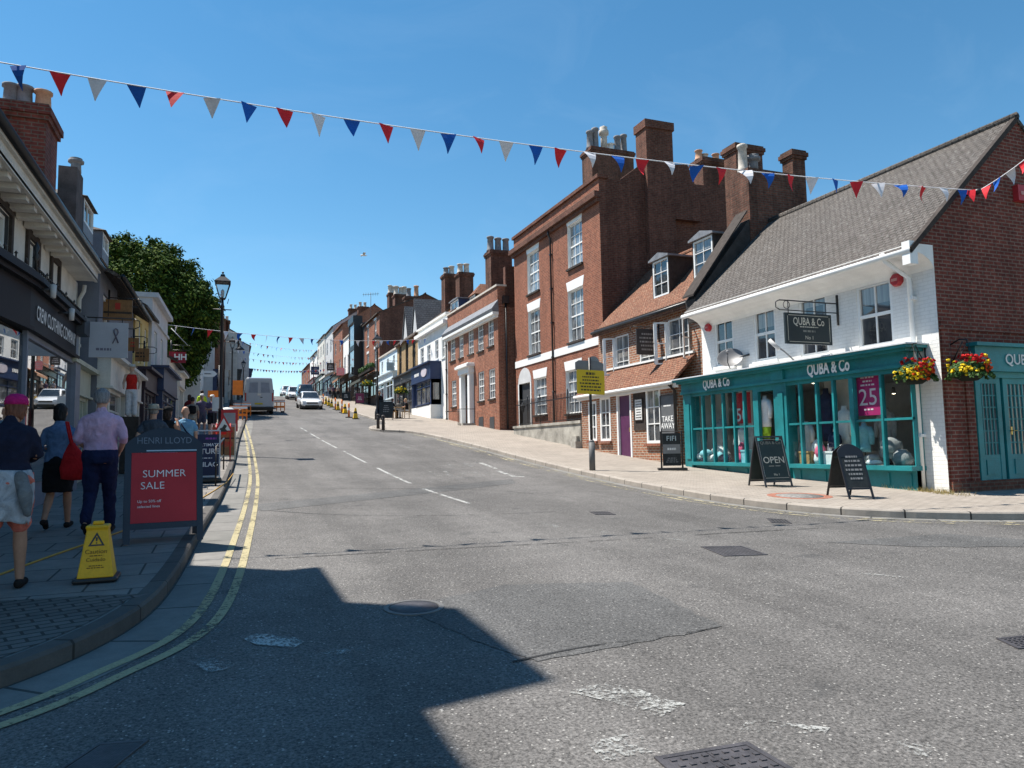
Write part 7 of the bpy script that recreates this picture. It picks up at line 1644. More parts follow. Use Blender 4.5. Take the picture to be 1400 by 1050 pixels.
p = on_x(1389, 262, 15.2) if 0 else on_y(1392, 265, 10.28); t = thing('alarm_box', 'red alarm box on the brick gable at the right edge', 'alarm box', p); m = MB(); m.box(p.x - .14, p.x + .14, 10.18, 10.298, p.z - .18, p.z + .16); m.build('housing', plain('alarm_red', (.42, .03, .035), .4), t); m = MB(); m.box(p.x - .07, p.x + .07, 10.165, 10.178, p.z - .06, p.z + .02); m.build('badge', plain('alarm_badge', (.55, .25, .22), .5), t)
# far strings
for k, (Pa, Pb, n, seed, lb) in enumerate(((on_x(229, 444, -2.2), on_x(585, 463, 13.2), 26, 5, 'nearest of the far bunting strings over the climbing street'), (on_y(318, 464, 60), on_x(440, 478, 13.0), 22, 6, 'second far bunting string over the climbing street'), (on_y(322, 478, 73), on_x(446, 488, 13.0), 24, 7, 'third far bunting string over the climbing street'),
        (on_y(326, 488, 86), on_x(448, 495, 13.0), 26, 8, 'fourth far bunting string just above the grey van'), (on_y(330, 502, 102), on_x(444, 505, 12.9), 30, 9, 'lowest and farthest bunting string near the crest'))):
    P = lambda f, Pa=Pa, Pb=Pb: Pa.lerp(Pb, f) - V((0, 0, 1.4 * f * (1 - f))); s_ = (.27, .34) if k == 0 else (.30, .36)
    bunting(lb, P, [((i + .5) / n, 'wbr'[i % 3]) for i in range(n)], s_, seed, .010)
# a gull in the sky
p = ray(497, 349).normalized() * 60 + CAM; t = thing('gull', 'white gull flying above the street', 'bird', p); m = MB()
ring_ = lambda x, r: [(p.x + x, p.y + r * cos(i * pi / 4), p.z + r * .9 * sin(i * pi / 4)) for i in range(8)]
m.loft([ring_(-.26, .01), ring_(-.18, .05), ring_(-.02, .085), ring_(.1, .07), ring_(.17, .05), ring_(.22, .045), ring_(.26, .015), ring_(.31, .004)])
for sg in (-1, 1):
    m.loft([[(p.x + x0, p.y + sg * yy, p.z + zz + .008), (p.x + x1, p.y + sg * yy, p.z + zz), (p.x + x0, p.y + sg * yy, p.z + zz - .008)] for x0, x1, yy, zz in ((.1, -.1, .04, .03), (.14, -.07, .28, .14), (.04, -.1, .5, .1), (-.1, -.13, .66, .05))])
m.build('body', plain('gull_white', (.75, .75, .74), .7), t)
# ================================================================== PEOPLE
from mathutils import noise as mnoise
SKIN = plain('skin', (.50, .29, .21), .6, .3, 0, .1, 6); SKIN_T = plain('tanned_skin', (.38, .20, .13), .6, .3, 0, .1, 6)
def ring_pts(c, ax, r, n=12, ry=None, x=None):
    ax = ax.normalized(); x = (x or (V((1, 0, 0)) if abs(ax.x) < .8 else V((0, 1, 0)))); x = (x - ax * x.dot(ax)).normalized(); y = ax.cross(x)
    return [c + x * r * cos(2 * pi * k / n) + y * (ry or r) * sin(2 * pi * k / n) for k in range(n)]
def limb(m, pts, rs, n=12):
    R = []
    P = [V(p) for p in pts]
    for i, p in enumerate(P):
        a = P[max(0, i - 1)]; b = P[min(len(P) - 1, i + 1)]; R.append(ring_pts(p, b - a, rs[i], n))
    d0 = (P[0] - P[1]).normalized(); d1 = (P[-1] - P[-2]).normalized()
    R = [ring_pts(P[0] + d0 * rs[0] * .7, P[1] - P[0], rs[0] * .6, n)] + R + [ring_pts(P[-1] + d1 * rs[-1] * .7, P[-1] - P[-2], rs[-1] * .6, n)]
    m.loft(R)
def torso(m, secs, n=18):
    R = []
    for i, (c, rx, ry) in enumerate(secs):
        c = V(c); R.append([c + V((rx * cos(2 * pi * k / n), ry * sin(2 * pi * k / n), 0)) for k in range(n)])
    m.loft(R)
def mid(a, b, f): return V(a).lerp(V(b), f)
def hand(m, wrist, dirv, palm, curl=.5, s=1.0, thumb=1):
    """palm plus five bent fingers; dirv along the hand, palm = palm normal, thumb side +-1"""
    d = V(dirv).normalized(); pn_ = V(palm); pn_ = (pn_ - d * pn_.dot(d)).normalized(); sd = d.cross(pn_) * thumb
    w = V(wrist); m.loft([ring_pts(w + d * z * s, d, rx * s, 10, ry * s, sd) for z, rx, ry in ((-.01, .024, .02), (.02, .032, .017), (.055, .041, .015), (.085, .040, .014), (.095, .034, .011))])
    for k, (o, l) in enumerate(((.030, .068), (.010, .078), (-.010, .072), (-.029, .056))):
        b = w + (d * .088 + sd * o) * s; c = d; q = [b - d * .02 * s, b]; a = 0
        for j in range(3): a += curl * (.5 + .25 * j); b = b + (d * cos(a) + pn_ * sin(a)) * l * s / 3; q.append(b)
        limb(m, q, [.0088 * s, .009 * s, .0085 * s, .008 * s, .0068 * s], 8)
    b = w + (d * .03 + sd * .030) * s; limb(m, [b, b + (d * .5 + sd * .7 + pn_ * .3) * .035 * s, b + (d * .9 + sd * .75 + pn_ * .5) * .058 * s], [.0115 * s, .010 * s, .008 * s], 8)
def person(label, loc, rz, H=1.75, J=None, top=None, bottom=None, hair=None, hat=None, skin=None, fem=False, sleeves='long', legs='trousers', shoes=None, vox=.012, extra=None, group=None, hairlen=.0, lean=0.0, bulk=1.0, hands=True):
    """J overrides joints (metres for a 1.75 m figure facing +y, x to its right)"""
    s = H / 1.75; skin = skin or SKIN
    j = dict(hipL=(-.085, 0, .92), kneeL=(-.095, .03, .50), ankL=(-.095, -.02, .085), toeL=(-.105, .15, .03), hipR=(.085, 0, .92), kneeR=(.095, .03, .50), ankR=(.095, -.02, .085), toeR=(.105, .15, .03),
             shL=(-.168, 0, 1.385), elL=(-.225, -.03, 1.14), wrL=(-.225, .06, .90), shR=(.168, 0, 1.385), elR=(.225, -.03, 1.14), wrR=(.225, .06, .90), neck=(0, -.01, 1.47), head=(0, .02, 1.635), chest=(0, 0, 1.30), waist=(0, .005, 1.10), pelvis=(0, 0, .95))
    if fem: j.update(shL=(-.148, 0, 1.375), shR=(.148, 0, 1.375), elL=(-.20, -.03, 1.13), elR=(.20, -.03, 1.13), wrL=(-.20, .06, .90), wrR=(.20, .06, .90))
    j.update(J or {})
    if lean:
        for k in ('shL', 'elL', 'wrL', 'shR', 'elR', 'wrR', 'neck', 'head', 'chest', 'waist'):
            x, y, z = j[k]; dz = z - .95; j[k] = (x, y + sin(lean) * dz, .95 + cos(lean) * dz)
    j = {k: V(v) for k, v in j.items()}
    base = Matrix.Translation(V(loc)) @ Matrix.Rotation(rz, 4, 'Z') @ Matrix.Diagonal((s, s, s, 1)); T = lambda x, y, z: base @ V((x, y, z))
    t = thing('person', label, 'person', loc, 0, group)
    tr = MB(); tr.T = lambda *p: base @ V(p)
    b = bulk; hw_ = .165 if fem else .16
    def shell(e, z_lo=None):
        S = [(j['pelvis'] + V((0, -.01, -.10)), hw_ * .86, .11), (j['pelvis'] + V((0, -.012, -.02)), hw_ * 1.02, .125), (j['pelvis'].lerp(j['waist'], .45), hw_ * .98, .115), (j['waist'], (.13 if fem else .148), .10), (j['chest'].lerp(j['waist'], .4), .145 if fem else .165, .108), (j['chest'], .155 if fem else .178, .118), (j['neck'].lerp(j['chest'], .45), .16 if fem else .178, .105), (j['neck'].lerp(j['chest'], .18), .125, .075), (j['neck'], .062, .06)]
        return [(c, rx * b + e, ry * b + e) for c, rx, ry in S]
    def finish(m, name, mat, v, par=None, sm=2):
        o = m.build(name, mat, par or t)
        applied(o, [('REMESH', dict(mode='VOXEL', voxel_size=v * s, use_smooth_shade=True)), ('SMOOTH', dict(factor=.5, iterations=sm))])
        if vox < .015 and name not in ('body', 'shoe'):         # folds in cloth, locks in hair
            fq, am = ((55, .011) if name == 'hair' else (11, .016)); ns = [v_.normal.copy() for v_ in o.data.vertices]
            for v_, n_ in zip(o.data.vertices, ns):
                q = v_.co * fq; q.z *= .35 if name == 'hair' else .8
                v_.co += n_ * (mnoise.noise(q) * am + mnoise.noise(q * 2.3) * am * .4)
        return o
    # body: one continuous surface
    m = MB(T); torso(m, shell(0)); nk, hd = j['neck'], j['head']
    limb(m, [nk - V((0, 0, .05)), nk.lerp(hd, .6)], [.06, .054])
    m.loft([[hd + V((x * cos(a * pi / 8), y0 + y * sin(a * pi / 8), z)) for a in range(16)] for z, x, y, y0 in ((-.115, .025, .03, .045), (-.10, .045, .06, .025), (-.06, .062, .083, .008), (-.01, .072, .094, 0), (.04, .074, .096, -.004), (.085, .062, .08, -.008), (.112, .035, .045, -.01), (.12, .01, .01, -.01))])
    limb(m, [hd + V((0, .09, .005)), hd + V((0, .115, -.03))], [.010, .014], 8)
    limb(m, [hd + V((-.022, .082, -.068)), hd + V((.022, .082, -.068))], [.011, .011], 8)
    for sg in (-1, 1): m.ball(hd + V((sg * .077, -.012, -.012)), .012, .022, .034); m.ball(hd + V((sg * .03, .084, .022)), .02, .012, .01)
    for q in 'LR':
        limb(m, [j['hip' + q], mid(j['hip' + q], j['knee' + q], .5), j['knee' + q], mid(j['knee' + q], j['ank' + q], .3), mid(j['knee' + q], j['ank' + q], .75), j['ank' + q]], [.088 * b, .076 * b, .054, .056, .041, .036])
        limb(m, [j['ank' + q] + V((0, -.045, -.045)), j['ank' + q] + V((0, .03, -.04)), j['toe' + q]], [.035, .036, .028])
        limb(m, [j['sh' + q], mid(j['sh' + q], j['el' + q], .5), j['el' + q], mid(j['el' + q], j['wr' + q], .35), j['wr' + q]], [.040 * b, .045 * b, .038, .037, .026])
        if hands: d = j['wr' + q] - j['el' + q]; hand(m, j['wr' + q], d, V((1 if q == 'L' else -1, .4, -.2)), .55, 1.0, 1 if q == 'L' else -1)
    finish(m, 'body', skin, min(vox, .0095) if hands and vox < .015 else vox)
    # clothing
    if top is not None:
        m = MB(T); torso(m, [x for x in shell(.016)][1:] if legs != 'dress' else shell(.018)); ex = {'long': 1.0, 'short': .38, 'rolled': .62, 'none': 0}[sleeves]
        for q in 'LR':
            sh, el, wr = j['sh' + q], j['el' + q], j['wr' + q]
            if ex == 0: continue
            if ex < .5: limb(m, [sh, mid(sh, el, .62)], [.056 * b, .060 * b])
            elif ex < 1: limb(m, [sh, mid(sh, el, .5), el, mid(el, wr, .25)], [.054 * b, .057 * b, .049, .047])
            else: limb(m, [sh, mid(sh, el, .5), el, mid(el, wr, .5), mid(el, wr, .93)], [.054 * b, .057 * b, .048, .044, .038])
        limb(m, [nk - V((0, 0, .03)), nk + V((0, .0, .025))], [.072, .068]) if sleeves in ('rolled', 'long') else None
        finish(m, 'top', top, vox, None, 5)
    if bottom is not None:
        m = MB(T)
        if legs in ('skirt', 'dress'):
            a = j['pelvis']; kz = .52 if legs == 'skirt' else .45; torso(m, [(a + V((0, 0, .08)), .155, .125), (a + V((0, -.01, -.03)), .185, .15), (a + V((0, 0, -.2)), .19, .16), (V((a.x, a.y, kz)), .185, .16)])
        else:
            torso(m, [(c, rx, ry) for c, rx, ry in shell(.02)[:3]]); f_ = {'trousers': 1.0, 'shorts': .0, 'cropped': .5}[legs]
            for q in 'LR':
                h_, k_, a_ = j['hip' + q], j['knee' + q], j['ank' + q]
                if f_ == 0: limb(m, [h_, mid(h_, k_, .45), mid(h_, k_, .85)], [.105 * b, .098 * b, .09])
                else: limb(m, [h_, mid(h_, k_, .5), k_, mid(k_, a_, .5), mid(k_, a_, .94 * f_ if f_ == 1 else .5)], [.104 * b, .092 * b, .074, .066, .062])
        finish(m, 'shorts' if legs == 'shorts' else ('skirt' if legs == 'skirt' else ('skirt' if legs == 'dress' else 'trousers')), bottom, vox)
    if shoes is not None:
        for q in 'LR':
            m = MB(T); a_ = j['ank' + q]; limb(m, [a_ + V((0, -.05, -.045)), a_ + V((0, .03, -.042)), j['toe' + q] + V((0, .01, .003))], [.042, .044, .036]); finish(m, 'shoe', shoes, .012)
    if hair is not None:
        m = MB(T); m.loft([[hd + V((x * cos(a * pi / 8), y0 + y * sin(a * pi / 8), z)) for a in range(16)] for z, x, y, y0 in (((-.06 - hairlen), .05 + hairlen * .25, .05, -.05), (-.04 - hairlen * .5, .072 + hairlen * .2, .065, -.045), (-.01, .083, .078, -.035), (.03, .087, .09, -.022), (.07, .083, .092, -.014), (.105, .06, .07, -.012), (.132, .02, .025, -.012))])
        o = finish(m, 'hair', hair, .011); 
    if hat:
        kind, mat = hat; m = MB(T); cx = hd + V((0, -.005, .045))
        if kind == 'cap':
            m.lathe([(.001, -.0), (.095, -.0), (.097, .03), (.085, .07), (.05, .098), (.001, .105)], cx, 18, sy=1.12); m.prism([tuple(cx + V((.075 * cos(a), .07 + .1 * sin(a), .012))) for a in [pi * i / 8 for i in range(9)]], (0, 0, .012))
        else: m.lathe([(.001, 0), (.17, -.012), (.172, -.006), (.098, .008), (.098, .05), (.085, .085), (.05, .095), (.001, .09)], cx, 20, sy=1.15)
        m.build('cap' if kind == 'cap' else 'hat', mat, t)
    if extra: extra(t, T, j, finish)
    return t
C = lambda n, c, v=.14: cloth(n, c, v, 'hair' in n)
walkA = dict(kneeL=(-.09, .12, .50), ankL=(-.09, .20, .10), toeL=(-.10, .36, .06), kneeR=(.09, .0, .49), ankR=(.09, -.26, .16), toeR=(.10, -.12, .03))
walkB = dict(kneeR=(.09, .12, .50), ankR=(.09, .18, .09), toeR=(.10, .34, .05), kneeL=(-.09, .0, .49), ankL=(-.09, -.26, .17), toeL=(-.10, -.13, .04))
SHD = C('dark_shoe', (.02, .018, .018))
# --- woman in the pink cap at the left edge
def cap_extra(t, T, j, finish):
    m = MB(T); a = j['pelvis'] + V((0, 0, .03)); R = []
    n = 22
    for k, (z, rx, ry) in enumerate(((.06, .185, .15), (.0, .20, .168), (-.10, .205, .17), (-.22, .20, .16))):
        R.append([a + V((rx * cos(2 * pi * i / n) * (1 + .05 * sin(i * 3 + k)), ry * sin(2 * pi * i / n) * (1 + .05 * cos(i * 2.3 + k)) - .01, z - (.11 * (1 + sin(i * 1.7)) if k == 3 else 0))) for i in range(n)])
    m.loft(R); finish(m, 'tied_jumper', C('pale_grey_knit', (.40, .42, .46), .25), .014)
    m = MB(T); q = j['pelvis'] + V((.12, -.12, .0)); limb(m, [q + V((0, -.02, .04)), q + V((.03, -.05, -.12)), q + V((.07, -.05, -.3))], [.05, .06, .035]); finish(m, 'hanging_sleeve', C('grey_knit', (.17, .18, .19), .25), .014)
p = pv(-1.78, 7.55); person('woman in a pink cap and coral shorts with a pale jumper tied at her waist', p, .12, 1.72, dict(elL=(-.22, .05, 1.17), wrL=(-.12, .26, 1.12), elR=(.22, .05, 1.17), wrR=(.12, .26, 1.12), neck=(0, .03, 1.46), head=(.03, .12, 1.59), kneeL=(-.10, -.02, .50), ankL=(-.11, -.10, .085), toeL=(-.12, .07, .03), ankR=(.12, .05, .085), toeR=(.14, .22, .03), kneeR=(.11, .06, .50)),
    C('navy_top', (.018, .02, .04)), C('coral_cotton', (.62, .17, .13)), C('auburn_hair', (.16, .06, .035), .3), ('cap', C('magenta_cap', (.50, .02, .16))), SKIN_T, True, 'long', 'shorts', SHD, extra=cap_extra, hairlen=.03, lean=.14, bulk=1.16)
# --- woman with the red bag
pw = pv(-2.12, 11.5); person('dark haired woman in a denim jacket and black skirt with a red bag', pw, -.05, 1.68, dict(walkB, elR=(.25, -.06, 1.14), wrR=(.20, .12, 1.02), elL=(-.24, .0, 1.14), wrL=(-.14, .2, 1.1)), C('denim', (.10, .17, .30)), C('black_skirt', (.012, .012, .014)), C('black_hair', (.012, .01, .01)), None, SKIN_T, True, 'long', 'skirt', SHD, hairlen=.06)
bp_ = V((-1.90, 11.22, g(11.4) + KH)); t = thing('handbag', 'slouchy red shoulder bag carried by the denim jacket woman', 'bag', bp_ + V((0, 0, .72))); m = MB(lambda x, y, z: bp_ + V((x, y, z)))
m.loft([[(rx * cos(i * pi / 8) + dx, ry * sin(i * pi / 8), z) for i in range(16)] for z, rx, ry, dx in (((.66), .05, .03, .03), (.68, .17, .08, .03), (.82, .18, .09, .02), (1.0, .12, .08, 0), (1.12, .05, .06, -.02), (1.16, .03, .04, -.02))]); m.build('bag_body', C('red_leather', (.50, .02, .025)), t)
m = MB(lambda x, y, z: bp_ + V((x, y, z))); m.tube([(-.02, .05, 1.12), (-.06, .06, 1.3), (-.085, .04, 1.43), (-.09, -.04, 1.43), (-.06, -.06, 1.3), (-.02, -.05, 1.12)], .016, 6); m.build('strap', C('red_leather', (.50, .02, .025)), t)
# --- man in the pink shirt
person('grey haired man in a pink shirt and navy trousers walking away', pv(-1.52, 10.75), -.03, 1.86, dict(walkB, elL=(-.25, -.05, 1.15), wrL=(-.17, .16, 1.03), elR=(.26, -.05, 1.15), wrR=(.19, .15, 1.0)), C('pink_shirt', (.58, .40, .56), .1), C('navy_trouser', (.018, .025, .07)), C('grey_hair', (.20, .20, .21), .3), None, SKIN, False, 'rolled', 'trousers', SHD, bulk=1.1)
# --- checked pushchair in front of him
loc = pv(-1.0, 13.2); t = thing('pushchair', 'pushchair with a blue checked cover beside the pink shirted man', 'pushchair', loc); T = local(loc)
k = NT('blue_check'); ch = k.n('TexChecker', Vector=k.coord(), Color1=(.03, .10, .30), Color2=(.10, .30, .55), Scale=14.0); ch2 = k.n('TexChecker', Vector=k.coord(), Color1=(.02, .03, .10), Color2=(.5, .55, .62), Scale=29.0); CHECK = k.fin(k.mix(.35, ch.outputs[0], ch2.outputs[0]), .85, .1)
m = MB(T); m.loft([[(x * cos(i * pi / 7), y + .2 * sin(i * pi / 7) * (.5 + .5 * (z > .5)), z) for i in range(14)] for z, x, y in ((.36, .15, .05), (.45, .23, .05), (.65, .25, .02), (.85, .25, -.02), (.98, .2, -.03), (1.03, .1, -.02))]); m.build('cover', CHECK, t)
m = MB(T)
for x in (-.25, .25): m.tube([(x, -.35, 1.02), (x, -.2, .8), (x, .3, .12)], .014, 6); m.tube([(x, .1, .7), (x, -.25, .12)], .014, 6)
m.tube([(-.25, -.35, 1.02), (.25, -.35, 1.02)], .018, 6); m.build('frame', SILVER, t)
for x in (-.26, .26):
    for y in (-.26, .3):
        m = MB(T); m.loft([[(x + dx, y + r * cos(i * pi / 8), .11 + r * sin(i * pi / 8)) for i in range(16)] for dx, r in ((-.02, .06), (-.02, .11), (.02, .11), (.02, .06))]); m.build('wheel', M_TYRE, t)
# --- strollers further up
def carry(p, rz): return None
behind = dict(elL=(-.27, -.08, 1.15), wrL=(-.05, -.17, .98), elR=(.27, -.08, 1.15), wrR=(.06, -.19, .99))
person('man in a brimmed hat and grey shirt with hands clasped behind him', pv(-1.35, 15.9), .05, 1.76, behind, C('slate_shirt', (.06, .075, .10)), C('stone_trouser', (.10, .09, .08)), C('grey_hair', (.20, .20, .21), .3), ('hat', C('straw_hat', (.42, .36, .28))), SKIN, False, 'short', 'trousers', SHD, bulk=1.12)
person('bare armed woman in black raising a hand to her face', pv(-1.22, 17.6), -.5, 1.72, dict(elR=(.22, .12, 1.2), wrR=(.10, .22, 1.42), elL=(-.24, .04, 1.12)), C('black_vest', (.015, .015, .018)), C('black_trouser', (.014, .014, .016)), C('dark_brown_hair', (.035, .02, .015)), ('cap', C('black_cap', (.02, .02, .022))), SKIN_T, True, 'none', 'trousers', SHD, hairlen=.1)
def strap_extra(t, T, j, finish):
    m = MB(T); c = j['chest']; m.tube([V((-.13, -.02, 1.45)), c + V((-.07, -.145, .04)), c + V((.03, -.145, -.12)), V((.17, -.10, 1.05))], .016, 6); m.build('bag_strap', C('navy_strap', (.02, .025, .06)), t)
person('bald man in a light blue tee shirt with a dark strap', pv(-.88, 17.9), .05, 1.74, walkA, C('light_blue_tee', (.17, .34, .50)), C('navy_shorts', (.03, .035, .06)), None, None, SKIN, False, 'short', 'shorts', SHD, bulk=1.1, extra=strap_extra)
def pack_extra(t, T, j, finish):
    m = MB(T); c = j['chest']; m.loft([[c + V((.14 * f * cos(i * pi / 6), -.17 + .07 * f * sin(i * pi / 6), z)) for i in range(12)] for z, f in ((-.22, .6), (-.18, 1), (.05, 1), (.1, .6))]); m.build('backpack', C('black_pack', (.015, .015, .017)), t)
person('walker with a black backpack and pale trousers', pv(-1.3, 31.5), .05, 1.74, walkB, C('khaki_top', (.28, .24, .20)), C('beige_trouser', (.36, .30, .24)), C('dark_brown_hair', (.035, .02, .015)), None, SKIN_T, False, 'short', 'trousers', SHD, vox=.02, extra=pack_extra, hands=False)
person('white capped walker in a mauve tee shirt', pv(-1.05, 34.5), pi + .2, 1.78, walkA, C('mauve_tee', (.13, .11, .17)), C('grey_shorts', (.10, .10, .14)), None, ('cap', C('white_cap', (.65, .65, .64))), SKIN, False, 'short', 'shorts', C('white_shoe', (.6, .6, .6)), vox=.02, hands=False)
person('second white capped walker with folded arms nearest the kerb', pv(-.62, 33.8), pi - .1, 1.76, dict(elL=(-.25, .05, 1.15), wrL=(.05, .2, 1.18), elR=(.25, .05, 1.15), wrR=(-.05, .2, 1.15)), C('violet_tee', (.12, .09, .15)), C('black_shorts', (.02, .02, .03)), None, ('cap', C('white_cap', (.65, .65, .64))), SKIN, False, 'short', 'shorts', C('white_shoe', (.6, .6, .6)), vox=.02, hands=False)
person('road worker in a lime high visibility vest', pv(on_y(276, 540, 43).x, 43), .3, 1.8, None, C('lime_vest', (.45, .62, .04)), C('navy_trouser', (.018, .025, .07)), C('dark_brown_hair', (.035, .02, .015)), None, SKIN_T, False, 'long', 'trousers', SHD, vox=.02, hands=False)
person('walker in dark red between the shop walls and the white caps', pv(on_y(259, 545, 36).x, 36), .0, 1.72, walkA, C('dark_red_top', (.12, .015, .02)), C('charcoal_trouser', (.03, .03, .035)), C('dark_brown_hair', (.035, .02, .015)), None, SKIN, True, 'long', 'trousers', SHD, vox=.02, hands=False, hairlen=.08)
p = gnd(522, 575, KH); person('man in black standing behind the black pavement board', pv(p.x + .1, p.y + 1.2), pi, 1.8, None, C('black_coat', (.012, .012, .014)), C('black_trouser', (.014, .014, .016)), C('black_hair', (.012, .01, .01)), None, SKIN_T, False, 'long', 'trousers', SHD, vox=.02, hands=False)
sit = dict(pelvis=(0, -.1, .52), waist=(0, -.1, .68), chest=(0, -.07, .88), neck=(0, -.06, 1.05), head=(0, -.02, 1.21), hipL=(-.09, -.08, .50), hipR=(.09, -.08, .50), kneeL=(-.1, .34, .50), kneeR=(.1, .34, .50), ankL=(-.1, .36, .085), ankR=(.1, .30, .085), toeL=(-.1, .52, .03), toeR=(.1, .46, .03), shL=(-.175, -.07, 1.0), shR=(.175, -.07, 1.0), elL=(-.24, .02, .76), elR=(.24, .02, .76), wrL=(-.16, .24, .74), wrR=(.16, .24, .74))
def chair(loc, rz, lb, mat):
    t = thing('cafe_chair', lb, 'chair', loc); T = local(loc, rz); m = MB(T); m.box(-.22, .22, -.25, .2, .42, .46); m.build('seat', mat, t); m = MB(T)
    for z in (.6, .72, .84): m.box(-.22, .22, -.27, -.245, z, z + .07)
    m.build('backrest', mat, t)
    for x in (-.2, .2):
        for y, z1 in ((-.26, .92), (.17, .42)): m = MB(T); m.box(x - .02, x + .02, y - .015, y + .015, 0, z1); m.build('leg', mat, t)
p1 = gnd(537, 572, KH); p2 = gnd(554, 572, KH)
chair(pv(p1.x, p1.y), -1.2, 'pale wooden cafe chair left of the small table', M_WOODL); chair(pv(p2.x, p2.y), 1.3, 'pale wooden cafe chair right of the small table', M_WOODL)
person('seated customer in black left of the cafe table', pv(p1.x, p1.y), -1.2, 1.72, sit, C('black_top', (.016, .015, .017)), C('black_trouser', (.014, .014, .016)), C('dark_brown_hair', (.035, .02, .015)), None, SKIN, True, 'long', 'trousers', SHD, vox=.02, hands=False)
person('seated customer in black and white right of the cafe table', pv(p2.x, p2.y), 1.3, 1.72, sit, C('black_top', (.016, .015, .017)), C('white_trouser', (.6, .6, .58)), C('fair_hair', (.35, .24, .12)), None, SKIN, True, 'short', 'trousers', SHD, vox=.02, hands=False)
loc = pv((p1.x + p2.x) / 2, (p1.y + p2.y) / 2); t = thing('cafe_table', 'small pale wooden table between the seated customers', 'table', loc); T = local(loc); m = MB(T); m.box(-.35, .35, -.35, .35, .70, .735); m.build('tabletop', M_WOODL, t)
for x in (-.3, .3):
    for y in (-.3, .3): m = MB(T); m.box(x - .02, x + .02, y - .02, y + .02, 0, .7); m.build('leg', M_WOODL, t)
for px, Y, c, lb, fm in ((456, 88, (.10, .07, .12), 'distant walker in plum on the right pavement', True), (451, 92, (.35, .33, .36), 'distant walker in pale grey on the right pavement', False), (462, 90, (.45, .40, .35), 'distant walker in cream on the right pavement', True)):
    x = on_y(px, 545, Y).x; person(lb, pv(max(x, 9.6), Y), pi, 1.72, walkA, C('distant_top_' + lb.split(' in ')[1].split(' ')[0], c), C('charcoal_trouser', (.03, .03, .035)), C('dark_brown_hair', (.035, .02, .015)), None, SKIN, fm, 'short', 'trousers', SHD, vox=.03, hands=False)
# --- shop dummy in a red top outside the grey house
p = on_y(184, 530, 21.2); z0 = on_y(184, 571, 21.2).z; loc = V((-2.33, 21.2, z0)); t = thing('shop_dummy', 'shop dummy in a red top and white trousers raised beside the timber signs', 'mannequin', V((loc.x, 21.2, g(21.2) + KH))); hs = (on_y(184, 499, 21.2).z - z0) / 1.75; s_ = hs
T = lambda x, y, z: loc + V((x, y, z)) * s_
def fin(m, n, mt, v=.016): return applied(m.build(n, mt, t), [('REMESH', dict(mode='VOXEL', voxel_size=v, use_smooth_shade=True)), ('SMOOTH', dict(factor=.5, iterations=2))])
m = MB(T); torso(m, [((0, 0, .9), .15, .1), ((0, 0, 1.1), .13, .09), ((0, 0, 1.3), .16, .11), ((0, 0, 1.42), .13, .08), ((0, 0, 1.5), .05, .05)]); limb(m, [(0, 0, 1.48), (0, 0, 1.56)], [.05, .05]); m.ball((0, 0, 1.64), .08, .09, .11)
for sg in (-1, 1): limb(m, [(sg * .17, 0, 1.41), (sg * .24, 0, 1.15), (sg * .22, -.1, .95)], [.05, .04, .03]); limb(m, [(sg * .09, 0, .9), (sg * .09, 0, .5), (sg * .09, 0, .06)], [.08, .06, .045])
fin(m, 'body', C('dummy_skin', (.5, .36, .28)))
m = MB(T); torso(m, [((0, 0, .88), .17, .12), ((0, 0, 1.1), .15, .11), ((0, 0, 1.3), .18, .13), ((0, 0, 1.43), .14, .09)]); fin(m, 'top', C('red_vest', (.50, .025, .02)))
m = MB(T); torso(m, [((0, 0, .82), .165, .12), ((0, 0, .95), .165, .12)])
for sg in (-1, 1): limb(m, [(sg * .09, 0, .88), (sg * .1, 0, .5), (sg * .1, 0, .12)], [.1, .085, .08])
fin(m, 'trousers', C('white_linen', (.55, .55, .58)))
m = MB(T); m.lathe([(.001, 0), (.17, 0), (.1, .03), (.09, .09), (.001, .1)], (0, 0, 1.68), 14); m.build('hat', C('cream_hat', (.6, .55, .48)), t)
m = MB(); m.box(loc.x - .22, loc.x + .2, 21.0, 21.4, g(21.2) + KH, z0 + .02); m.build('plinth', M_DTIMBER, t)
# ------------------------------------------------------------------ daylight and camera
SUN_EL, D = radians(62.3), V((.82, -.572, 0)).normalized()      # D: the way shadows fall
S = bpy.data.lights.new('sun', 'SUN'); S.energy = 5.0; S.angle = radians(.53); S.color = (1, .945, .86)
so = bpy.data.objects.new('sun', S); COL.objects.link(so)
dirv = V((D.x * cos(SUN_EL), D.y * cos(SUN_EL), -sin(SUN_EL)))
so.rotation_euler = dirv.to_track_quat('-Z', 'Y').to_euler(); so.location = (-20, 20, 60)
W = bpy.data.worlds.new('World'); SC.world = W; W.use_nodes = True
nt = W.node_tree; bg = nt.nodes['Background']; sk = nt.nodes.new('ShaderNodeTexSky'); sk.sky_type = 'NISHITA'
sk.sun_disc = False; sk.sun_elevation = SUN_EL; sk.sun_rotation = atan2(-D.x, -D.y); sk.altitude = 0; sk.air_density = 1.0; sk.dust_density = .0; sk.ozone_density = 2.0
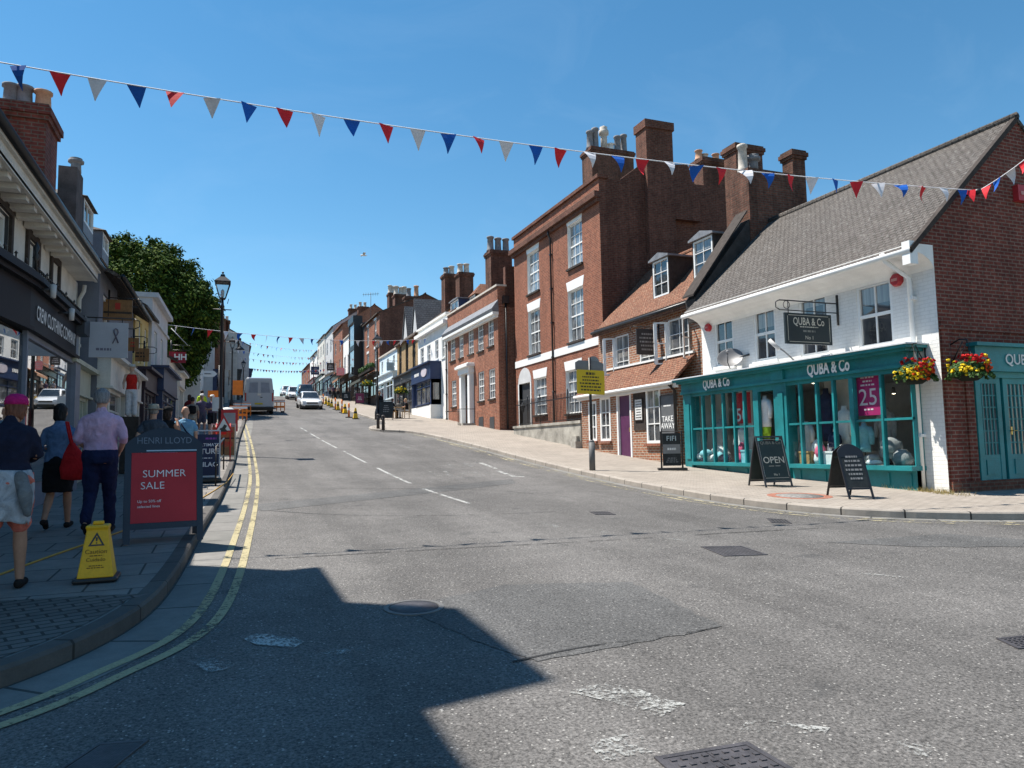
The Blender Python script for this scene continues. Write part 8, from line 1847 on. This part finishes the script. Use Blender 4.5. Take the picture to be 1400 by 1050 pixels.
hs = nt.nodes.new('ShaderNodeHueSaturation'); hs.inputs['Saturation'].default_value = 1.25; hs.inputs['Hue'].default_value = .488; hs.inputs['Fac'].default_value = 1.0
nt.links.new(sk.outputs[0], hs.inputs['Color']); tc = nt.nodes.new('ShaderNodeTexCoord'); mp = nt.nodes.new('ShaderNodeMapping'); mp.inputs['Scale'].default_value = (2.2, 5.5, 7.0); mp.inputs['Rotation'].default_value = (0, 0, .7)
nz = nt.nodes.new('ShaderNodeTexNoise'); nz.inputs['Scale'].default_value = 1.6; nz.inputs['Detail'].default_value = 7; nz.inputs['Roughness'].default_value = .62; nz.inputs['Distortion'].default_value = .8
rp = nt.nodes.new('ShaderNodeValToRGB'); rp.color_ramp.elements[0].position = .50; rp.color_ramp.elements[0].color = (0, 0, 0, 1); rp.color_ramp.elements[1].position = .80; rp.color_ramp.elements[1].color = (.04, .04, .04, 1)
mxs = nt.nodes.new('ShaderNodeMix'); mxs.data_type = 'RGBA'; mxs.inputs[7].default_value = (6.2, 7.4, 8.6, 1)
nt.links.new(tc.outputs['Generated'], mp.inputs[0]); nt.links.new(mp.outputs[0], nz.inputs[0]); nt.links.new(nz.outputs[0], rp.inputs[0]); nt.links.new(rp.outputs[0], mxs.inputs[0]); nt.links.new(hs.outputs[0], mxs.inputs[6]); nt.links.new(mxs.outputs[2], bg.inputs[0]); bg.inputs[1].default_value = .089
cd = bpy.data.cameras.new('camera'); co = bpy.data.objects.new('camera', cd); COL.objects.link(co)
cd.sensor_fit = 'HORIZONTAL'; cd.sensor_width = 36; cd.lens = 36 * FOC / 1400; cd.clip_start = .05; cd.clip_end = 2000
M_ = Matrix((RT, UP, -FW)).transposed().to_4x4(); M_.translation = CAM; co.matrix_world = M_
SC.camera = co
SC.view_settings.view_transform = 'Standard'; SC.view_settings.look = 'None'; SC.view_settings.gamma = 1.0; SC.view_settings.exposure = .84
SC.cycles.max_bounces = 6; SC.cycles.transparent_max_bounces = 12; SC.cycles.use_denoising = True
